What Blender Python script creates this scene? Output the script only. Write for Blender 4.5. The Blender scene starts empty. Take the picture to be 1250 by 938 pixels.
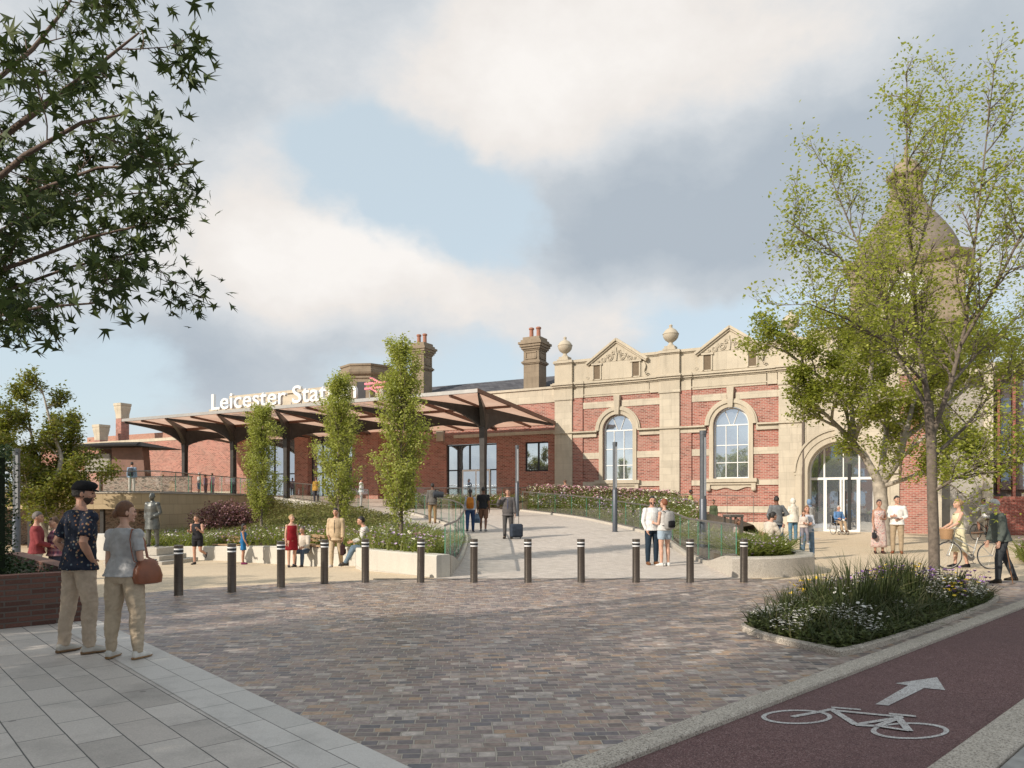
import bpy, bmesh, math, random
import numpy as np
from mathutils import Vector, Matrix, noise
rad = math.radians
random.seed(11)
RNG = np.random.default_rng(5)
scene = bpy.context.scene
COL = scene.collection
V = Vector

# ------------------------------------------------------------------ tagging
def tag(o, label=None, cat=None, group=None, kind=None):
    if label: o['label'] = label
    if cat: o['category'] = cat
    if group: o['group'] = group
    if kind: o['kind'] = kind
    return o
def empty(name, loc=(0, 0, 0), rz=0, label=None, cat=None, group=None):
    o = bpy.data.objects.new(name, None)
    o.empty_display_size = .2
    COL.objects.link(o)
    o.location = loc
    o.rotation_euler = (0, 0, rz)
    return tag(o, label, cat, group)
def copy_tree(o, parent=None):
    c = o.copy(); COL.objects.link(c)
    if parent is not None: c.parent = parent
    for ch in list(o.children): copy_tree(ch, c)
    return c
def link_mesh(name, me, mat=None, parent=None, smooth=None):
    o = bpy.data.objects.new(name, me)
    if mat is not None and len(me.materials) == 0:
        for m in (mat if isinstance(mat, (list, tuple)) else [mat]): me.materials.append(m)
    COL.objects.link(o)
    if parent is not None: o.parent = parent
    if smooth is not None:
        me.polygons.foreach_set('use_smooth', [True] * len(me.polygons))
        if smooth < 179: me.set_sharp_from_angle(angle=rad(smooth))
    return o

# ------------------------------------------------------------------ mesh collector
class MB:
    def __init__(s): s.v = []; s.f = []
    def add(s, vs, fs, M=None):
        b = len(s.v)
        s.v += [tuple(M @ V(p)) for p in vs] if M is not None else [tuple(p) for p in vs]
        s.f += [tuple(i + b for i in f) for f in fs]
        return s
    def box(s, x0, x1, y0, y1, z0, z1, M=None, ch=0):
        if ch:
            c = ch
            ring = lambda x0, x1, y0, y1, z: [(x0, y0, z), (x1, y0, z), (x1, y1, z), (x0, y1, z)]
            def oct_(x0, x1, y0, y1, z, q):
                return [(x0 + q, y0, z), (x1 - q, y0, z), (x1, y0 + q, z), (x1, y1 - q, z), (x1 - q, y1, z), (x0 + q, y1, z), (x0, y1 - q, z), (x0, y0 + q, z)]
            s.loft([oct_(x0 + c, x1 - c, y0 + c, y1 - c, z0, c * .6), oct_(x0, x1, y0, y1, z0 + c, c), oct_(x0, x1, y0, y1, z1 - c, c), oct_(x0 + c, x1 - c, y0 + c, y1 - c, z1, c * .6)], M)
            return s
        v = [(x0, y0, z0), (x1, y0, z0), (x1, y1, z0), (x0, y1, z0), (x0, y0, z1), (x1, y0, z1), (x1, y1, z1), (x0, y1, z1)]
        return s.add(v, [(3, 2, 1, 0), (4, 5, 6, 7), (0, 1, 5, 4), (1, 2, 6, 5), (2, 3, 7, 6), (3, 0, 4, 7)], M)
    def loft(s, rings, M=None, cap=True, closed=True):
        n = len(rings[0]); vs = [p for r in rings for p in r]; fs = []
        for i in range(len(rings) - 1):
            for j in range(n if closed else n - 1):
                k = (j + 1) % n
                fs.append((i * n + j, i * n + k, (i + 1) * n + k, (i + 1) * n + j))
        if cap:
            fs.append(tuple(range(n - 1, -1, -1)))
            fs.append(tuple((len(rings) - 1) * n + j for j in range(n)))
        return s.add(vs, fs, M)
    def tube(s, pts, r, n=8, M=None, cap=True, up=None):
        pts = [V(p) for p in pts]; m = len(pts)
        rr = r if isinstance(r, list) else [r] * m
        t0 = (pts[1] - pts[0]).normalized()
        if up is None:
            up = V((0, 0, 1)) if abs(t0.z) < .9 else V((0, 1, 0))
        up = V(up); rings = []
        for i, p in enumerate(pts):
            t = (pts[min(i + 1, m - 1)] - pts[max(i - 1, 0)])
            t = t.normalized() if t.length > 1e-9 else t0
            a = t.cross(up)
            if a.length < 1e-4: a = t.cross(V((1, 0, 0)))
            a.normalize(); b = a.cross(t); up = b
            q = rr[i]; ra, rb = q if isinstance(q, (tuple, list)) else (q, q)
            rings.append([p + a * (ra * math.cos(2 * math.pi * k / n)) - b * (rb * math.sin(2 * math.pi * k / n)) for k in range(n)])
        return s.loft(rings, M, cap)
    def lathe(s, prof, n=16, M=None, c=(0, 0)):
        rings = [[(c[0] + max(r, 1e-4) * math.cos(2 * math.pi * k / n), c[1] + max(r, 1e-4) * math.sin(2 * math.pi * k / n), z) for k in range(n)] for r, z in prof]
        return s.loft(rings, M)
    def prism(s, poly, z0, z1, M=None):
        f0 = z0 if callable(z0) else (lambda x, y: z0)
        f1 = z1 if callable(z1) else (lambda x, y: z1)
        return s.loft([[(x, y, f0(x, y)) for x, y in poly], [(x, y, f1(x, y)) for x, y in poly]], M)
    def face(s, pts, M=None): return s.add(pts, [tuple(range(len(pts)))], M)
    def ball(s, c, r, nu=12, nv=8, M=None):
        rx, ry, rz = r if isinstance(r, (tuple, list)) else (r, r, r)
        rings = []
        for i in range(nv + 1):
            a = -math.pi / 2 + math.pi * i / nv
            q = max(math.cos(a), .02)
            rings.append([(c[0] + rx * q * math.cos(2 * math.pi * k / nu), c[1] + ry * q * math.sin(2 * math.pi * k / nu), c[2] + rz * math.sin(a)) for k in range(nu)])
        return s.loft(rings, M)
    def mesh(s, name):
        me = bpy.data.meshes.new(name)
        me.from_pydata(s.v, [], s.f); me.update()
        return me
    def build(s, name, mat, parent=None, smooth=None, bevel=0):
        me = s.mesh(name)
        bm = bmesh.new(); bm.from_mesh(me)
        bmesh.ops.recalc_face_normals(bm, faces=bm.faces)
        if bevel: 
            bmesh.ops.bevel(bm, geom=[e for e in bm.edges if len(e.link_faces) == 2 and e.calc_face_angle(0) > .6], offset=bevel, segments=1, affect='EDGES', clamp_overlap=True)
        bm.to_mesh(me); bm.free()
        return link_mesh(name, me, mat, parent, smooth)

# numpy scatter of small templates into one mesh
class Scatter:
    def __init__(s): s.co = []; s.lo = []; s.tot = []; s.mi = []; s.n = 0
    def add(s, tv, tf, P, Rm, S, mi=0):
        tv = np.asarray(tv, float); P = np.asarray(P, float); n = len(P)
        if n == 0: return s
        S = np.asarray(S, float)
        if S.ndim == 1: S = S[:, None]
        loc = tv[None] * S[:, None, :]
        co = np.einsum('nij,nkj->nki', Rm, loc) + P[:, None, :]
        k = len(tv)
        base = (np.arange(n) * k)[:, None] + s.n
        for f in tf: 
            s.lo.append((base + np.array(f)[None]).reshape(-1)); s.tot.append(np.full(n, len(f))); s.mi.append(np.full(n, mi))
        s.co.append(co.reshape(-1, 3)); s.n += n * k
        return s
    def build(s, name, mats, parent=None, smooth=False):
        co = np.concatenate(s.co).astype(np.float32); lo = np.concatenate(s.lo).astype(np.int32)
        tot = np.concatenate(s.tot).astype(np.int32); mi = np.concatenate(s.mi).astype(np.int32)
        me = bpy.data.meshes.new(name)
        me.vertices.add(len(co)); me.vertices.foreach_set('co', co.reshape(-1))
        me.loops.add(len(lo)); me.loops.foreach_set('vertex_index', lo)
        me.polygons.add(len(tot))
        me.polygons.foreach_set('loop_start', np.concatenate([[0], np.cumsum(tot)[:-1]]).astype(np.int32))
        me.polygons.foreach_set('loop_total', tot)
        for m in mats: me.materials.append(m)
        me.polygons.foreach_set('material_index', mi)
        if smooth: me.polygons.foreach_set('use_smooth', np.ones(len(tot), bool))
        me.update(calc_edges=True); me.validate()
        return link_mesh(name, me, None, parent)
def rots(n, tilt=1.0, rng=RNG, yaw=None, tmin=0.0):
    y = rng.uniform(0, 2 * np.pi, n) if yaw is None else yaw
    t = rng.uniform(tmin, tilt, n)
    a = rng.uniform(0, 2 * np.pi, n)
    cy, sy, ct, st, ca, sa = np.cos(y), np.sin(y), np.cos(t), np.sin(t), np.cos(a), np.sin(a)
    Z = np.zeros(n); O = np.ones(n)
    Ry = np.stack([np.stack([cy, -sy, Z], 1), np.stack([sy, cy, Z], 1), np.stack([Z, Z, O], 1)], 1)
    ax = np.stack([ca, sa, Z], 1)
    K = np.stack([np.stack([Z, -ax[:, 2], ax[:, 1]], 1), np.stack([ax[:, 2], Z, -ax[:, 0]], 1), np.stack([-ax[:, 1], ax[:, 0], Z], 1)], 1)
    I = np.eye(3)[None]
    Rt = I + st[:, None, None] * K + (1 - ct)[:, None, None] * np.einsum('nij,njk->nik', K, K)
    return np.einsum('nij,njk->nik', Rt, Ry)
LEAF = ([(0, 0, 0), (.30, .42, .07), (0, 1, -.04), (-.30, .42, .07)], [(0, 1, 2), (0, 2, 3)])
def star_leaf():
    v = [(0, 0, 0)]; angs = [-100, -58, -30, -12, 0, 12, 30, 58, 100]
    rr = [.55, .22, .82, .30, 1.0, .30, .82, .22, .55]
    for a, r in zip(angs, rr): v.append((r * math.sin(rad(a)), .12 + r * math.cos(rad(a)), -.22 * r * r))
    return v, [(0, i, i + 1) for i in range(1, 9)]
STAR = star_leaf()
BLADE = ([(-.012, 0, 0), (.012, 0, 0), (.010, .06, .45), (-.010, .06, .45), (.006, .22, .8), (-.006, .22, .8), (0, .45, 1)], [(0, 1, 2, 3), (3, 2, 4, 5), (5, 4, 6)])
FLOWER = ([(math.cos(k * math.pi / 3), math.sin(k * math.pi / 3), .15 * (k % 2)) for k in range(6)], [(0, 1, 2, 3, 4, 5)])
CUP = ([(0, 0, -.7)] + [(math.cos(k * math.pi * .4), math.sin(k * math.pi * .4), .3) for k in range(5)], [(0, 1, 2), (0, 2, 3), (0, 3, 4), (0, 4, 5), (0, 5, 1)])

# ------------------------------------------------------------------ materials
MATS = {}
class NT:
    def __init__(s, name):
        s.m = bpy.data.materials.new(name); s.m.use_nodes = True
        s.t = s.m.node_tree; s.b = s.t.nodes['Principled BSDF']; s.out = s.t.nodes['Material Output']
    def n(s, typ, **kw):
        nd = s.t.nodes.new(typ)
        for k, v in kw.items():
            if k.startswith('i_'):
                key = k[2:]; key = int(key) if key.isdigit() else key.replace('_', ' ')
                nd.inputs[key].default_value = v
            else: setattr(nd, k, v)
        return nd
    def l(s, a, b): s.t.links.new(a, b)
    def math(s, op, a, b=None, c=None):
        nd = s.t.nodes.new('ShaderNodeMath'); nd.operation = op
        for i, x in enumerate((a, b, c)):
            if x is None: continue
            if isinstance(x, (int, float)): nd.inputs[i].default_value = x
            else: s.l(x, nd.inputs[i])
        return nd.outputs[0]
    def mix(s, f, a, b, blend='MIX'):
        nd = s.t.nodes.new('ShaderNodeMix'); nd.data_type = 'RGBA'; nd.blend_type = blend
        for i, x in ((0, f), (6, a), (7, b)):
            if isinstance(x, (int, float)): nd.inputs[i].default_value = x
            elif isinstance(x, (tuple, list)): nd.inputs[i].default_value = (*x[:3], 1)
            else: s.l(x, nd.inputs[i])
        return nd.outputs[2]
    def ramp(s, f, stops, interp='LINEAR'):
        nd = s.t.nodes.new('ShaderNodeValToRGB'); r = nd.color_ramp; r.interpolation = interp
        while len(r.elements) < len(stops): r.elements.new(.5)
        for e, (p, c) in zip(r.elements, stops):
            e.position = p; e.color = (*c, 1) if isinstance(c, (tuple, list)) else (c, c, c, 1)
        s.l(f, nd.inputs[0]); return nd.outputs[0]
    def obj(s): return s.n('ShaderNodeTexCoord').outputs['Object']
    def noise(s, vec, scale, detail=4, rough=.55, dist=0):
        nd = s.n('ShaderNodeTexNoise'); nd.inputs['Scale'].default_value = scale; nd.inputs['Detail'].default_value = detail
        nd.inputs['Roughness'].default_value = rough; nd.inputs['Distortion'].default_value = dist
        if vec is not None: s.l(vec, nd.inputs['Vector'])
        return nd.outputs['Fac']
    def bump(s, h, strength=.3, dist=.02, normal=None):
        nd = s.n('ShaderNodeBump'); nd.inputs['Strength'].default_value = strength; nd.inputs['Distance'].default_value = dist
        s.l(h, nd.inputs['Height'])
        if normal is not None: s.l(normal, nd.inputs['Normal'])
        return nd.outputs[0]
    def mapping(s, vec, scale=(1, 1, 1), rot=(0, 0, 0), loc=(0, 0, 0)):
        nd = s.n('ShaderNodeMapping'); s.l(vec, nd.inputs[0])
        nd.inputs['Scale'].default_value = scale; nd.inputs['Rotation'].default_value = rot; nd.inputs['Location'].default_value = loc
        return nd.outputs[0]
    def wallvec(s):
        x = s.n('ShaderNodeSeparateXYZ'); s.l(s.obj(), x.inputs[0])
        c = s.n('ShaderNodeCombineXYZ'); s.l(s.math('ADD', x.outputs[0], x.outputs[1]), c.inputs[0]); s.l(x.outputs[2], c.inputs[1])
        return c.outputs[0]
    def set(s, rough=None, metal=None, spec=None, color=None, normal=None):
        for key, val in (('Roughness', rough), ('Metallic', metal), ('Specular IOR Level', spec), ('Base Color', color), ('Normal', normal)):
            if val is None: continue
            if isinstance(val, (int, float)): s.b.inputs[key].default_value = val
            elif isinstance(val, (tuple, list)): s.b.inputs[key].default_value = (*val, 1)
            else: s.l(val, s.b.inputs[key])
        return s.m
def mul(c, k): return tuple(min(1, x * k) for x in c)
def plain(name, c, rough=.6, var=.15, scale=6., bump=0., bscale=60., metal=0., spec=.4):
    if name in MATS: return MATS[name]
    t = NT(name); o = t.obj()
    f = t.noise(o, scale, 5, .6)
    colr = t.ramp(f, [(.25, mul(c, 1 - var)), (.75, mul(c, 1 + var))])
    nm = t.bump(t.noise(o, bscale, 3), bump, .01) if bump else None
    rr = t.math('ADD', t.math('MULTIPLY', t.noise(o, scale * 2.3, 3), .2), rough - .1)
    MATS[name] = t.set(rough=rr, metal=metal, spec=spec, color=colr, normal=nm)
    return MATS[name]
def brick(name, c1, c2, c3, mortar, bw=.225, bh=.075, gap=.012, bump=.5, stain=.25, rough=.85, dirt=(0.12, .09, .07)):
    t = NT(name); v = t.wallvec()
    b = t.n('ShaderNodeTexBrick', i_Scale=1.0, i_Mortar_Size=gap, i_Mortar_Smooth=.25, i_Bias=0.0, i_Brick_Width=bw, i_Row_Height=bh)
    b.inputs['Color1'].default_value = (0, 0, 0, 1); b.inputs['Color2'].default_value = (1, 1, 1, 1); b.inputs['Mortar'].default_value = (.5, .5, .5, 1)
    t.l(v, b.inputs['Vector'])
    bc = t.ramp(b.outputs['Color'], [(0, c1), (.35, c2), (.7, c3), (1, mul(c2, 1.25))])
    n1 = t.noise(v, .55, 6, .6); n2 = t.noise(t.obj(), 38, 3)
    bc = t.mix(t.math('MULTIPLY', t.ramp(n1, [(.42, 0), (.72, 1)]), stain), bc, dirt)
    bc = t.mix(.22, bc, t.ramp(n2, [(.3, .2), (.7, .9)]), 'OVERLAY')
    bc = t.mix(t.math('MULTIPLY', t.ramp(t.noise(t.mapping(v, (1, 1.6, 1), loc=(7, 3, 0)), .9, 6, .65), [(.5, 0), (.7, 1)]), .20), bc, mul(mortar, .85))
    cc = t.mix(b.outputs['Fac'], bc, t.mix(t.math('MULTIPLY', n1, .5), mortar, mul(mortar, .6)))
    h = t.math('SUBTRACT', t.math('MULTIPLY', n2, .25), b.outputs['Fac'])
    return t.set(rough=rough, color=cc, normal=t.bump(h, bump, .012), spec=.25)
def ashlar(name, c, bw=.9, bh=.38, joint=.35, stain=.3, gap=.006, streak=.25):
    t = NT(name); v = t.wallvec(); o = t.obj()
    b = t.n('ShaderNodeTexBrick', i_Scale=1.0, i_Mortar_Size=gap, i_Mortar_Smooth=.4, i_Bias=0.0, i_Brick_Width=bw, i_Row_Height=bh)
    b.inputs['Color1'].default_value = (.3, .3, .3, 1); b.inputs['Color2'].default_value = (.75, .75, .75, 1); b.inputs['Mortar'].default_value = (.5, .5, .5, 1)
    t.l(v, b.inputs['Vector'])
    bc = t.ramp(b.outputs['Color'], [(.2, mul(c, .88)), (.8, mul(c, 1.1))])
    n1 = t.noise(o, 1.1, 6, .62); n2 = t.noise(o, 45, 4); n3 = t.noise(t.mapping(o, (3.2, 3.2, .28)), 1.6, 5, .6)
    bc = t.mix(t.math('MULTIPLY', t.ramp(n1, [(.4, 0), (.75, 1)]), stain), bc, mul(c, .5))
    bc = t.mix(t.math('MULTIPLY', t.ramp(n3, [(.52, 0), (.72, 1)]), streak), bc, mul(c, .42))
    bc = t.mix(.16, bc, t.ramp(n2, [(.3, .25), (.7, .85)]), 'OVERLAY')
    cc = t.mix(t.math('MULTIPLY', b.outputs['Fac'], joint), bc, mul(c, .35))
    h = t.math('SUBTRACT', t.math('MULTIPLY', n2, .35), b.outputs['Fac'])
    return t.set(rough=.88, color=cc, normal=t.bump(h, .35, .012), spec=.2)
def paving(name, cols, mortar, bw, bh, gap, rot=0, bump=.5, rough=.6, big=(.35, (.1, .09, .085)), off=.5, spec=.4, mottle=.3, fscale=30, wob=.9, sq=1.0, spots=0):
    wobk = wob
    t = NT(name); o = t.obj()
    mp = t.mapping(o, rot=(0, 0, rot))
    wob = t.n('ShaderNodeTexNoise'); wob.inputs['Scale'].default_value = 7; t.l(mp, wob.inputs['Vector'])
    vm = t.n('ShaderNodeVectorMath', operation='MULTIPLY_ADD'); t.l(wob.outputs['Color'], vm.inputs[0]); vm.inputs[1].default_value = (gap * wobk,) * 3; t.l(mp, vm.inputs[2])
    b = t.n('ShaderNodeTexBrick', i_Scale=1.0, i_Mortar_Size=gap, i_Mortar_Smooth=.5, i_Bias=0.0, i_Brick_Width=bw, i_Row_Height=bh)
    b.offset = off; b.squash = sq; b.squash_frequency = 3
    b.inputs['Color1'].default_value = (0, 0, 0, 1); b.inputs['Color2'].default_value = (1, 1, 1, 1); b.inputs['Mortar'].default_value = (.5, .5, .5, 1)
    t.l(vm.outputs[0], b.inputs['Vector'])
    bc = t.ramp(b.outputs['Color'], [(i / max(1, len(cols) - 1), c) for i, c in enumerate(cols)])
    n1 = t.noise(o, .35, 5, .6); n2 = t.noise(o, fscale, 5, .65)
    bc = t.mix(t.math('MULTIPLY', t.ramp(n1, [(.4, 0), (.7, 1)]), big[0]), bc, big[1])
    bc = t.mix(mottle, bc, t.ramp(n2, [(.3, .15), (.7, .9)]), 'OVERLAY')
    cc = t.mix(b.outputs['Fac'], bc, mortar)
    if spots:
        vo = t.n('ShaderNodeTexVoronoi'); vo.inputs['Scale'].default_value = spots; t.l(o, vo.inputs['Vector'])
        n5 = t.noise(o, 1.3, 6, .65); n6 = t.noise(t.mapping(o, (1, 1, 1), loc=(4, 9, 0)), 4.5, 5, .6)
        cc = t.mix(t.math('MULTIPLY', t.math('LESS_THAN', vo.outputs['Distance'], t.math('MULTIPLY', n6, .11)), .45), cc, mul(mortar, .5))
        cc = t.mix(t.math('MULTIPLY', t.ramp(n5, [(.5, 0), (.68, 1)]), .28), cc, mul(mortar, .7))
    h = t.math('SUBTRACT', t.math('MULTIPLY', n2, .3), b.outputs['Fac'])
    rr = t.math('ADD', t.math('MULTIPLY', b.outputs['Color'], .15), rough - .07)
    return t.set(rough=rr, color=cc, normal=t.bump(h, bump, .01), spec=spec)
def speckle(name, c, dark, light, scale=220, rough=.85, bump=.3, big=.25, patch=None):
    t = NT(name); o = t.obj()
    w = t.n('ShaderNodeTexVoronoi'); w.inputs['Scale'].default_value = scale; t.l(o, w.inputs['Vector'])
    sx = t.n('ShaderNodeSeparateColor'); t.l(w.outputs['Color'], sx.inputs[0])
    bc = t.ramp(sx.outputs[0], [(0, dark), (.4, c), (.7, mul(c, 1.1)), (1, light)])
    n1 = t.noise(o, .5, 6, .62)
    bc = t.mix(t.math('MULTIPLY', t.ramp(n1, [(.35, 0), (.75, 1)]), big), bc, patch or mul(c, .6))
    n2 = t.noise(o, 9, 5, .7)
    bc = t.mix(.25, bc, t.ramp(n2, [(.3, .3), (.7, .75)]), 'OVERLAY')
    return t.set(rough=rough, color=bc, normal=t.bump(sx.outputs[0], bump, .006), spec=.25)
def leafmat(name, cols, trans=.35, rough=.55):
    t = NT(name); g = t.n('ShaderNodeNewGeometry')
    c = t.ramp(g.outputs['Random Per Island'], [(i / max(1, len(cols) - 1), k) for i, k in enumerate(cols)])
    t.set(rough=rough, color=c, spec=.3)
    tr = t.n('ShaderNodeBsdfTranslucent'); t.l(t.mix(.5, c, (.55, .6, .05), 'MIX') if trans > .3 else c, tr.inputs['Color'])
    mx = t.n('ShaderNodeMixShader'); mx.inputs[0].default_value = trans
    t.l(t.b.outputs[0], mx.inputs[1]); t.l(tr.outputs[0], mx.inputs[2]); t.l(mx.outputs[0], t.out.inputs[0])
    return t.m
def glassmat(name, tint=(.93, .97, .96), refl=.12, rough=.01):
    t = NT(name); tr = t.n('ShaderNodeBsdfTransparent'); tr.inputs[0].default_value = (*tint, 1)
    gl = t.n('ShaderNodeBsdfGlossy'); gl.inputs['Roughness'].default_value = rough
    lw = t.n('ShaderNodeFresnel'); lw.inputs[0].default_value = 1.45
    mx = t.n('ShaderNodeMixShader'); t.l(t.math('ADD', t.math('MULTIPLY', lw.outputs[0], .22), refl * .3), mx.inputs[0])
    t.l(tr.outputs[0], mx.inputs[1]); t.l(gl.outputs[0], mx.inputs[2]); t.l(mx.outputs[0], t.out.inputs[0])
    return t.m
def cloth(c, rough=.85, key=None, bscale=260, bump=.25, sheen=True):
    k = 'cloth_%.2f_%.2f_%.2f' % c
    if k in MATS: return MATS[k]
    t = NT('fabric'); o = t.obj()
    f = t.noise(o, 9, 4, .6)
    cc = t.ramp(f, [(.3, mul(c, .8)), (.7, mul(c, 1.15))])
    h = t.math('ADD', t.math('MULTIPLY', t.noise(o, 14, 4, .5, .6), 1.6), t.math('MULTIPLY', t.noise(o, bscale, 2), .25))
    MATS[k] = t.set(rough=rough, color=cc, normal=t.bump(h, bump, .03), spec=.2)
    return MATS[k]
def skin(c):
    k = 'skin_%.2f' % c[0]
    if k in MATS: return MATS[k]
    t = NT('skin'); o = t.obj()
    cc = t.ramp(t.noise(o, 14, 4), [(.3, mul(c, .86)), (.7, (min(1, c[0] * 1.12), c[1] * 1.02, c[2] * 1.0))])
    t.b.inputs['Subsurface Weight'].default_value = .08
    t.b.inputs['Subsurface Radius'].default_value = (.02, .008, .004)
    MATS[k] = t.set(rough=.5, color=cc, spec=.35)
    return MATS[k]
# ================================================================== camera, light, sky
EYE = 1.67; FPX = 900.0; HOR = 613.0
cam = bpy.data.cameras.new('camera'); camo = bpy.data.objects.new('camera', cam); COL.objects.link(camo)
camo.location = (0, 0, EYE); camo.rotation_euler = (rad(90), 0, 0)
cam.sensor_width = 36; cam.lens = FPX / 1250 * 36; cam.shift_y = (HOR - 469) / 1250; cam.clip_end = 6000; cam.clip_start = .05
scene.camera = camo
scene.view_settings.view_transform = 'Standard'; scene.view_settings.look = 'None'; scene.view_settings.exposure = 0
SUN_AZ = 52.0   # light travels toward +Y turned this far to +X
SUN_EL = 28.5
sd = V((math.sin(rad(SUN_AZ)) * math.cos(rad(SUN_EL)), math.cos(rad(SUN_AZ)) * math.cos(rad(SUN_EL)), -math.sin(rad(SUN_EL))))
sl = bpy.data.lights.new('sun', 'SUN'); so = bpy.data.objects.new('sun', sl); COL.objects.link(so)
sl.energy = 5.0; sl.angle = rad(.55); sl.color = (1, .90, .77)
so.rotation_euler = sd.to_track_quat('-Z', 'Y').to_euler(); so.location = (-20, -20, 30)
def at(px, py, d): return V(((px - 625) / FPX * d, d, EYE + (HOR - py) / FPX * d))
def pdir(px, py): return V(((px - 625) / FPX, 1, (HOR - py) / FPX)).normalized()
def gnd(px, py, z=0.0):
    d = (EYE - z) * FPX / (py - HOR)
    return V(((px - 625) / FPX * d, d, z))

def make_world():
    w = bpy.data.worlds.new('World'); scene.world = w; w.use_nodes = True
    t = NT.__new__(NT); t.t = w.node_tree
    out = t.t.nodes['World Output']; bg = t.t.nodes['Background']
    sky = t.n('ShaderNodeTexSky'); sky.sky_type = 'NISHITA'; sky.sun_disc = False
    sky.sun_elevation = rad(SUN_EL); sky.sun_rotation = rad(SUN_AZ + 180); sky.altitude = 50; sky.air_density = 1.0; sky.dust_density = .6; sky.ozone_density = 1.2
    bg.inputs['Strength'].default_value = .092
    sk = t.mix(.62, sky.outputs[0], (9.2, 10.6, 11.3))
    t.l(sk, bg.inputs['Color'])
    d = t.n('ShaderNodeTexCoord').outputs['Generated']
    # soft warped direction
    wn = t.n('ShaderNodeTexNoise'); wn.inputs['Scale'].default_value = 3.2; wn.inputs['Detail'].default_value = 5; wn.inputs['Roughness'].default_value = .55; t.l(d, wn.inputs['Vector'])
    wp = t.n('ShaderNodeVectorMath', operation='MULTIPLY_ADD'); t.l(wn.outputs['Color'], wp.inputs[0]); wp.inputs[1].default_value = (.26, .26, .20)
    off = t.n('ShaderNodeVectorMath', operation='SUBTRACT'); t.l(d, off.inputs[0]); off.inputs[1].default_value = (.13, .13, .10); t.l(off.outputs[0], wp.inputs[2])
    wd = wp.outputs[0]
    def blob(px, py, r, amp, sz=1.7):
        c = pdir(px, py)
        m = t.mapping(wd, scale=(1, 1, sz), loc=(-c.x, -c.y, -c.z * sz))
        ln = t.n('ShaderNodeVectorMath', operation='LENGTH'); t.l(m, ln.inputs[0])
        mr = t.n('ShaderNodeMapRange', interpolation_type='SMOOTHSTEP'); t.l(ln.outputs['Value'], mr.inputs[0])
        mr.inputs[1].default_value = 0; mr.inputs[2].default_value = r; mr.inputs[3].default_value = amp; mr.inputs[4].default_value = 0
        return mr.outputs[0]
    def total(lst, base):
        s = base
        for b in lst: s = t.math('ADD', s, blob(*b))
        return s
    n0 = t.noise(t.mapping(d, scale=(1, 1, 1.7)), 6.5, 9, .62)
    n1 = t.math('ADD', t.math('MULTIPLY', t.noise(t.mapping(wd, scale=(1, 1, 2.1)), 2.4, 9, .6), .62), t.math('MULTIPLY', n0, .38))
    dens = total([(490, 235, .26, -.42), (610, 270, .22, -.34), (440, 215, .2, -.22), (880, 400, .22, -.38), (720, 330, .16, -.10), (560, 460, .2, -.22), (150, 470, .2, -.32), (690, 230, .14, -.2), (1060, 400, .2, -.2),
                  (860, 260, .42, .34), (450, 40, .45, .30), (760, 80, .45, .32), (400, 320, .30, .38), (250, 460, .22, .22), (720, 395, .2, .12), (1150, 120, .5, .3), (60, 250, .4, .12)], n1)
    mask = t.n('ShaderNodeMapRange', interpolation_type='SMOOTHSTEP'); t.l(dens, mask.inputs[0]); mask.inputs[1].default_value = .37; mask.inputs[2].default_value = .61
    n2 = t.math('ADD', t.math('MULTIPLY', t.noise(t.mapping(wd, scale=(1, 1, 1.9), loc=(.12, .05, .07)), 3.1, 9, .62), .5), t.math('MULTIPLY', t.noise(t.mapping(d, scale=(1, 1, 1.6), loc=(.3, .1, .2)), 7.0, 10, .64), .5))
    lit = total([(740, 60, .34, .38), (620, 130, .22, .24), (420, 290, .26, .38), (330, 340, .2, .26), (500, 330, .16, .2), (780, 385, .16, .28), (640, 390, .15, .16), (1000, 60, .2, .1),
                 (880, 250, .30, -.30), (760, 300, .22, -.18), (250, 450, .24, -.3), (480, 400, .2, -.14), (330, 120, .3, -.14), (1180, 160, .35, -.3), (950, 200, .3, -.2)], n2)
    cc = t.ramp(lit, [(.14, (.45, .51, .575)), (.36, (.55, .60, .65)), (.56, (.70, .725, .75)), (.76, (.86, .82, .785)), (1.0, (.96, .925, .89))])
    b2 = t.n('ShaderNodeBackground'); t.l(cc, b2.inputs[0]); b2.inputs[1].default_value = 1.0
    mx = t.n('ShaderNodeMixShader'); t.l(mask.outputs[0], mx.inputs[0]); t.l(bg.outputs[0], mx.inputs[1]); t.l(b2.outputs[0], mx.inputs[2])
    t.l(mx.outputs[0], out.inputs[0])
make_world()

# ================================================================== ground surfaces
def sm(t): t = max(0., min(1., t)); return t * t * (3 - 2 * t)
def lerp_tab(tab, y):
    if y <= tab[0][0]: return tab[0][1]
    for (a, b), (c, d) in zip(tab, tab[1:]):
        if y <= c: return b + (d - b) * (y - a) / (c - a)
    return tab[-1][1]
def ramp_z(x, y): return max(0., .31 + .052 * (y - 27.3) - .016 * x) * (1 - sm((x - 8) / 5))
def dip_z(x, y): return -.6 * sm((y - 15) / 13) * sm((-x - 1.5) / 5)
XL = [(15.9, -1.7), (27, -1.75), (30, -3.06), (34.4, -4.9), (41.2, -8.3), (46, -11.6), (54, -17.4), (80, -17.4)]
XR = [(15.9, 5.2), (30, 5.5), (33, 14), (80, 14)]
def xl(y): return lerp_tab(XL, y)
def surf(x, y):
    if x < -17.4 and y > 36.5: return 2.1
    if y > 15.9 and x > xl(y): return ramp_z(x, y)
    return dip_z(x, y)

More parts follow.
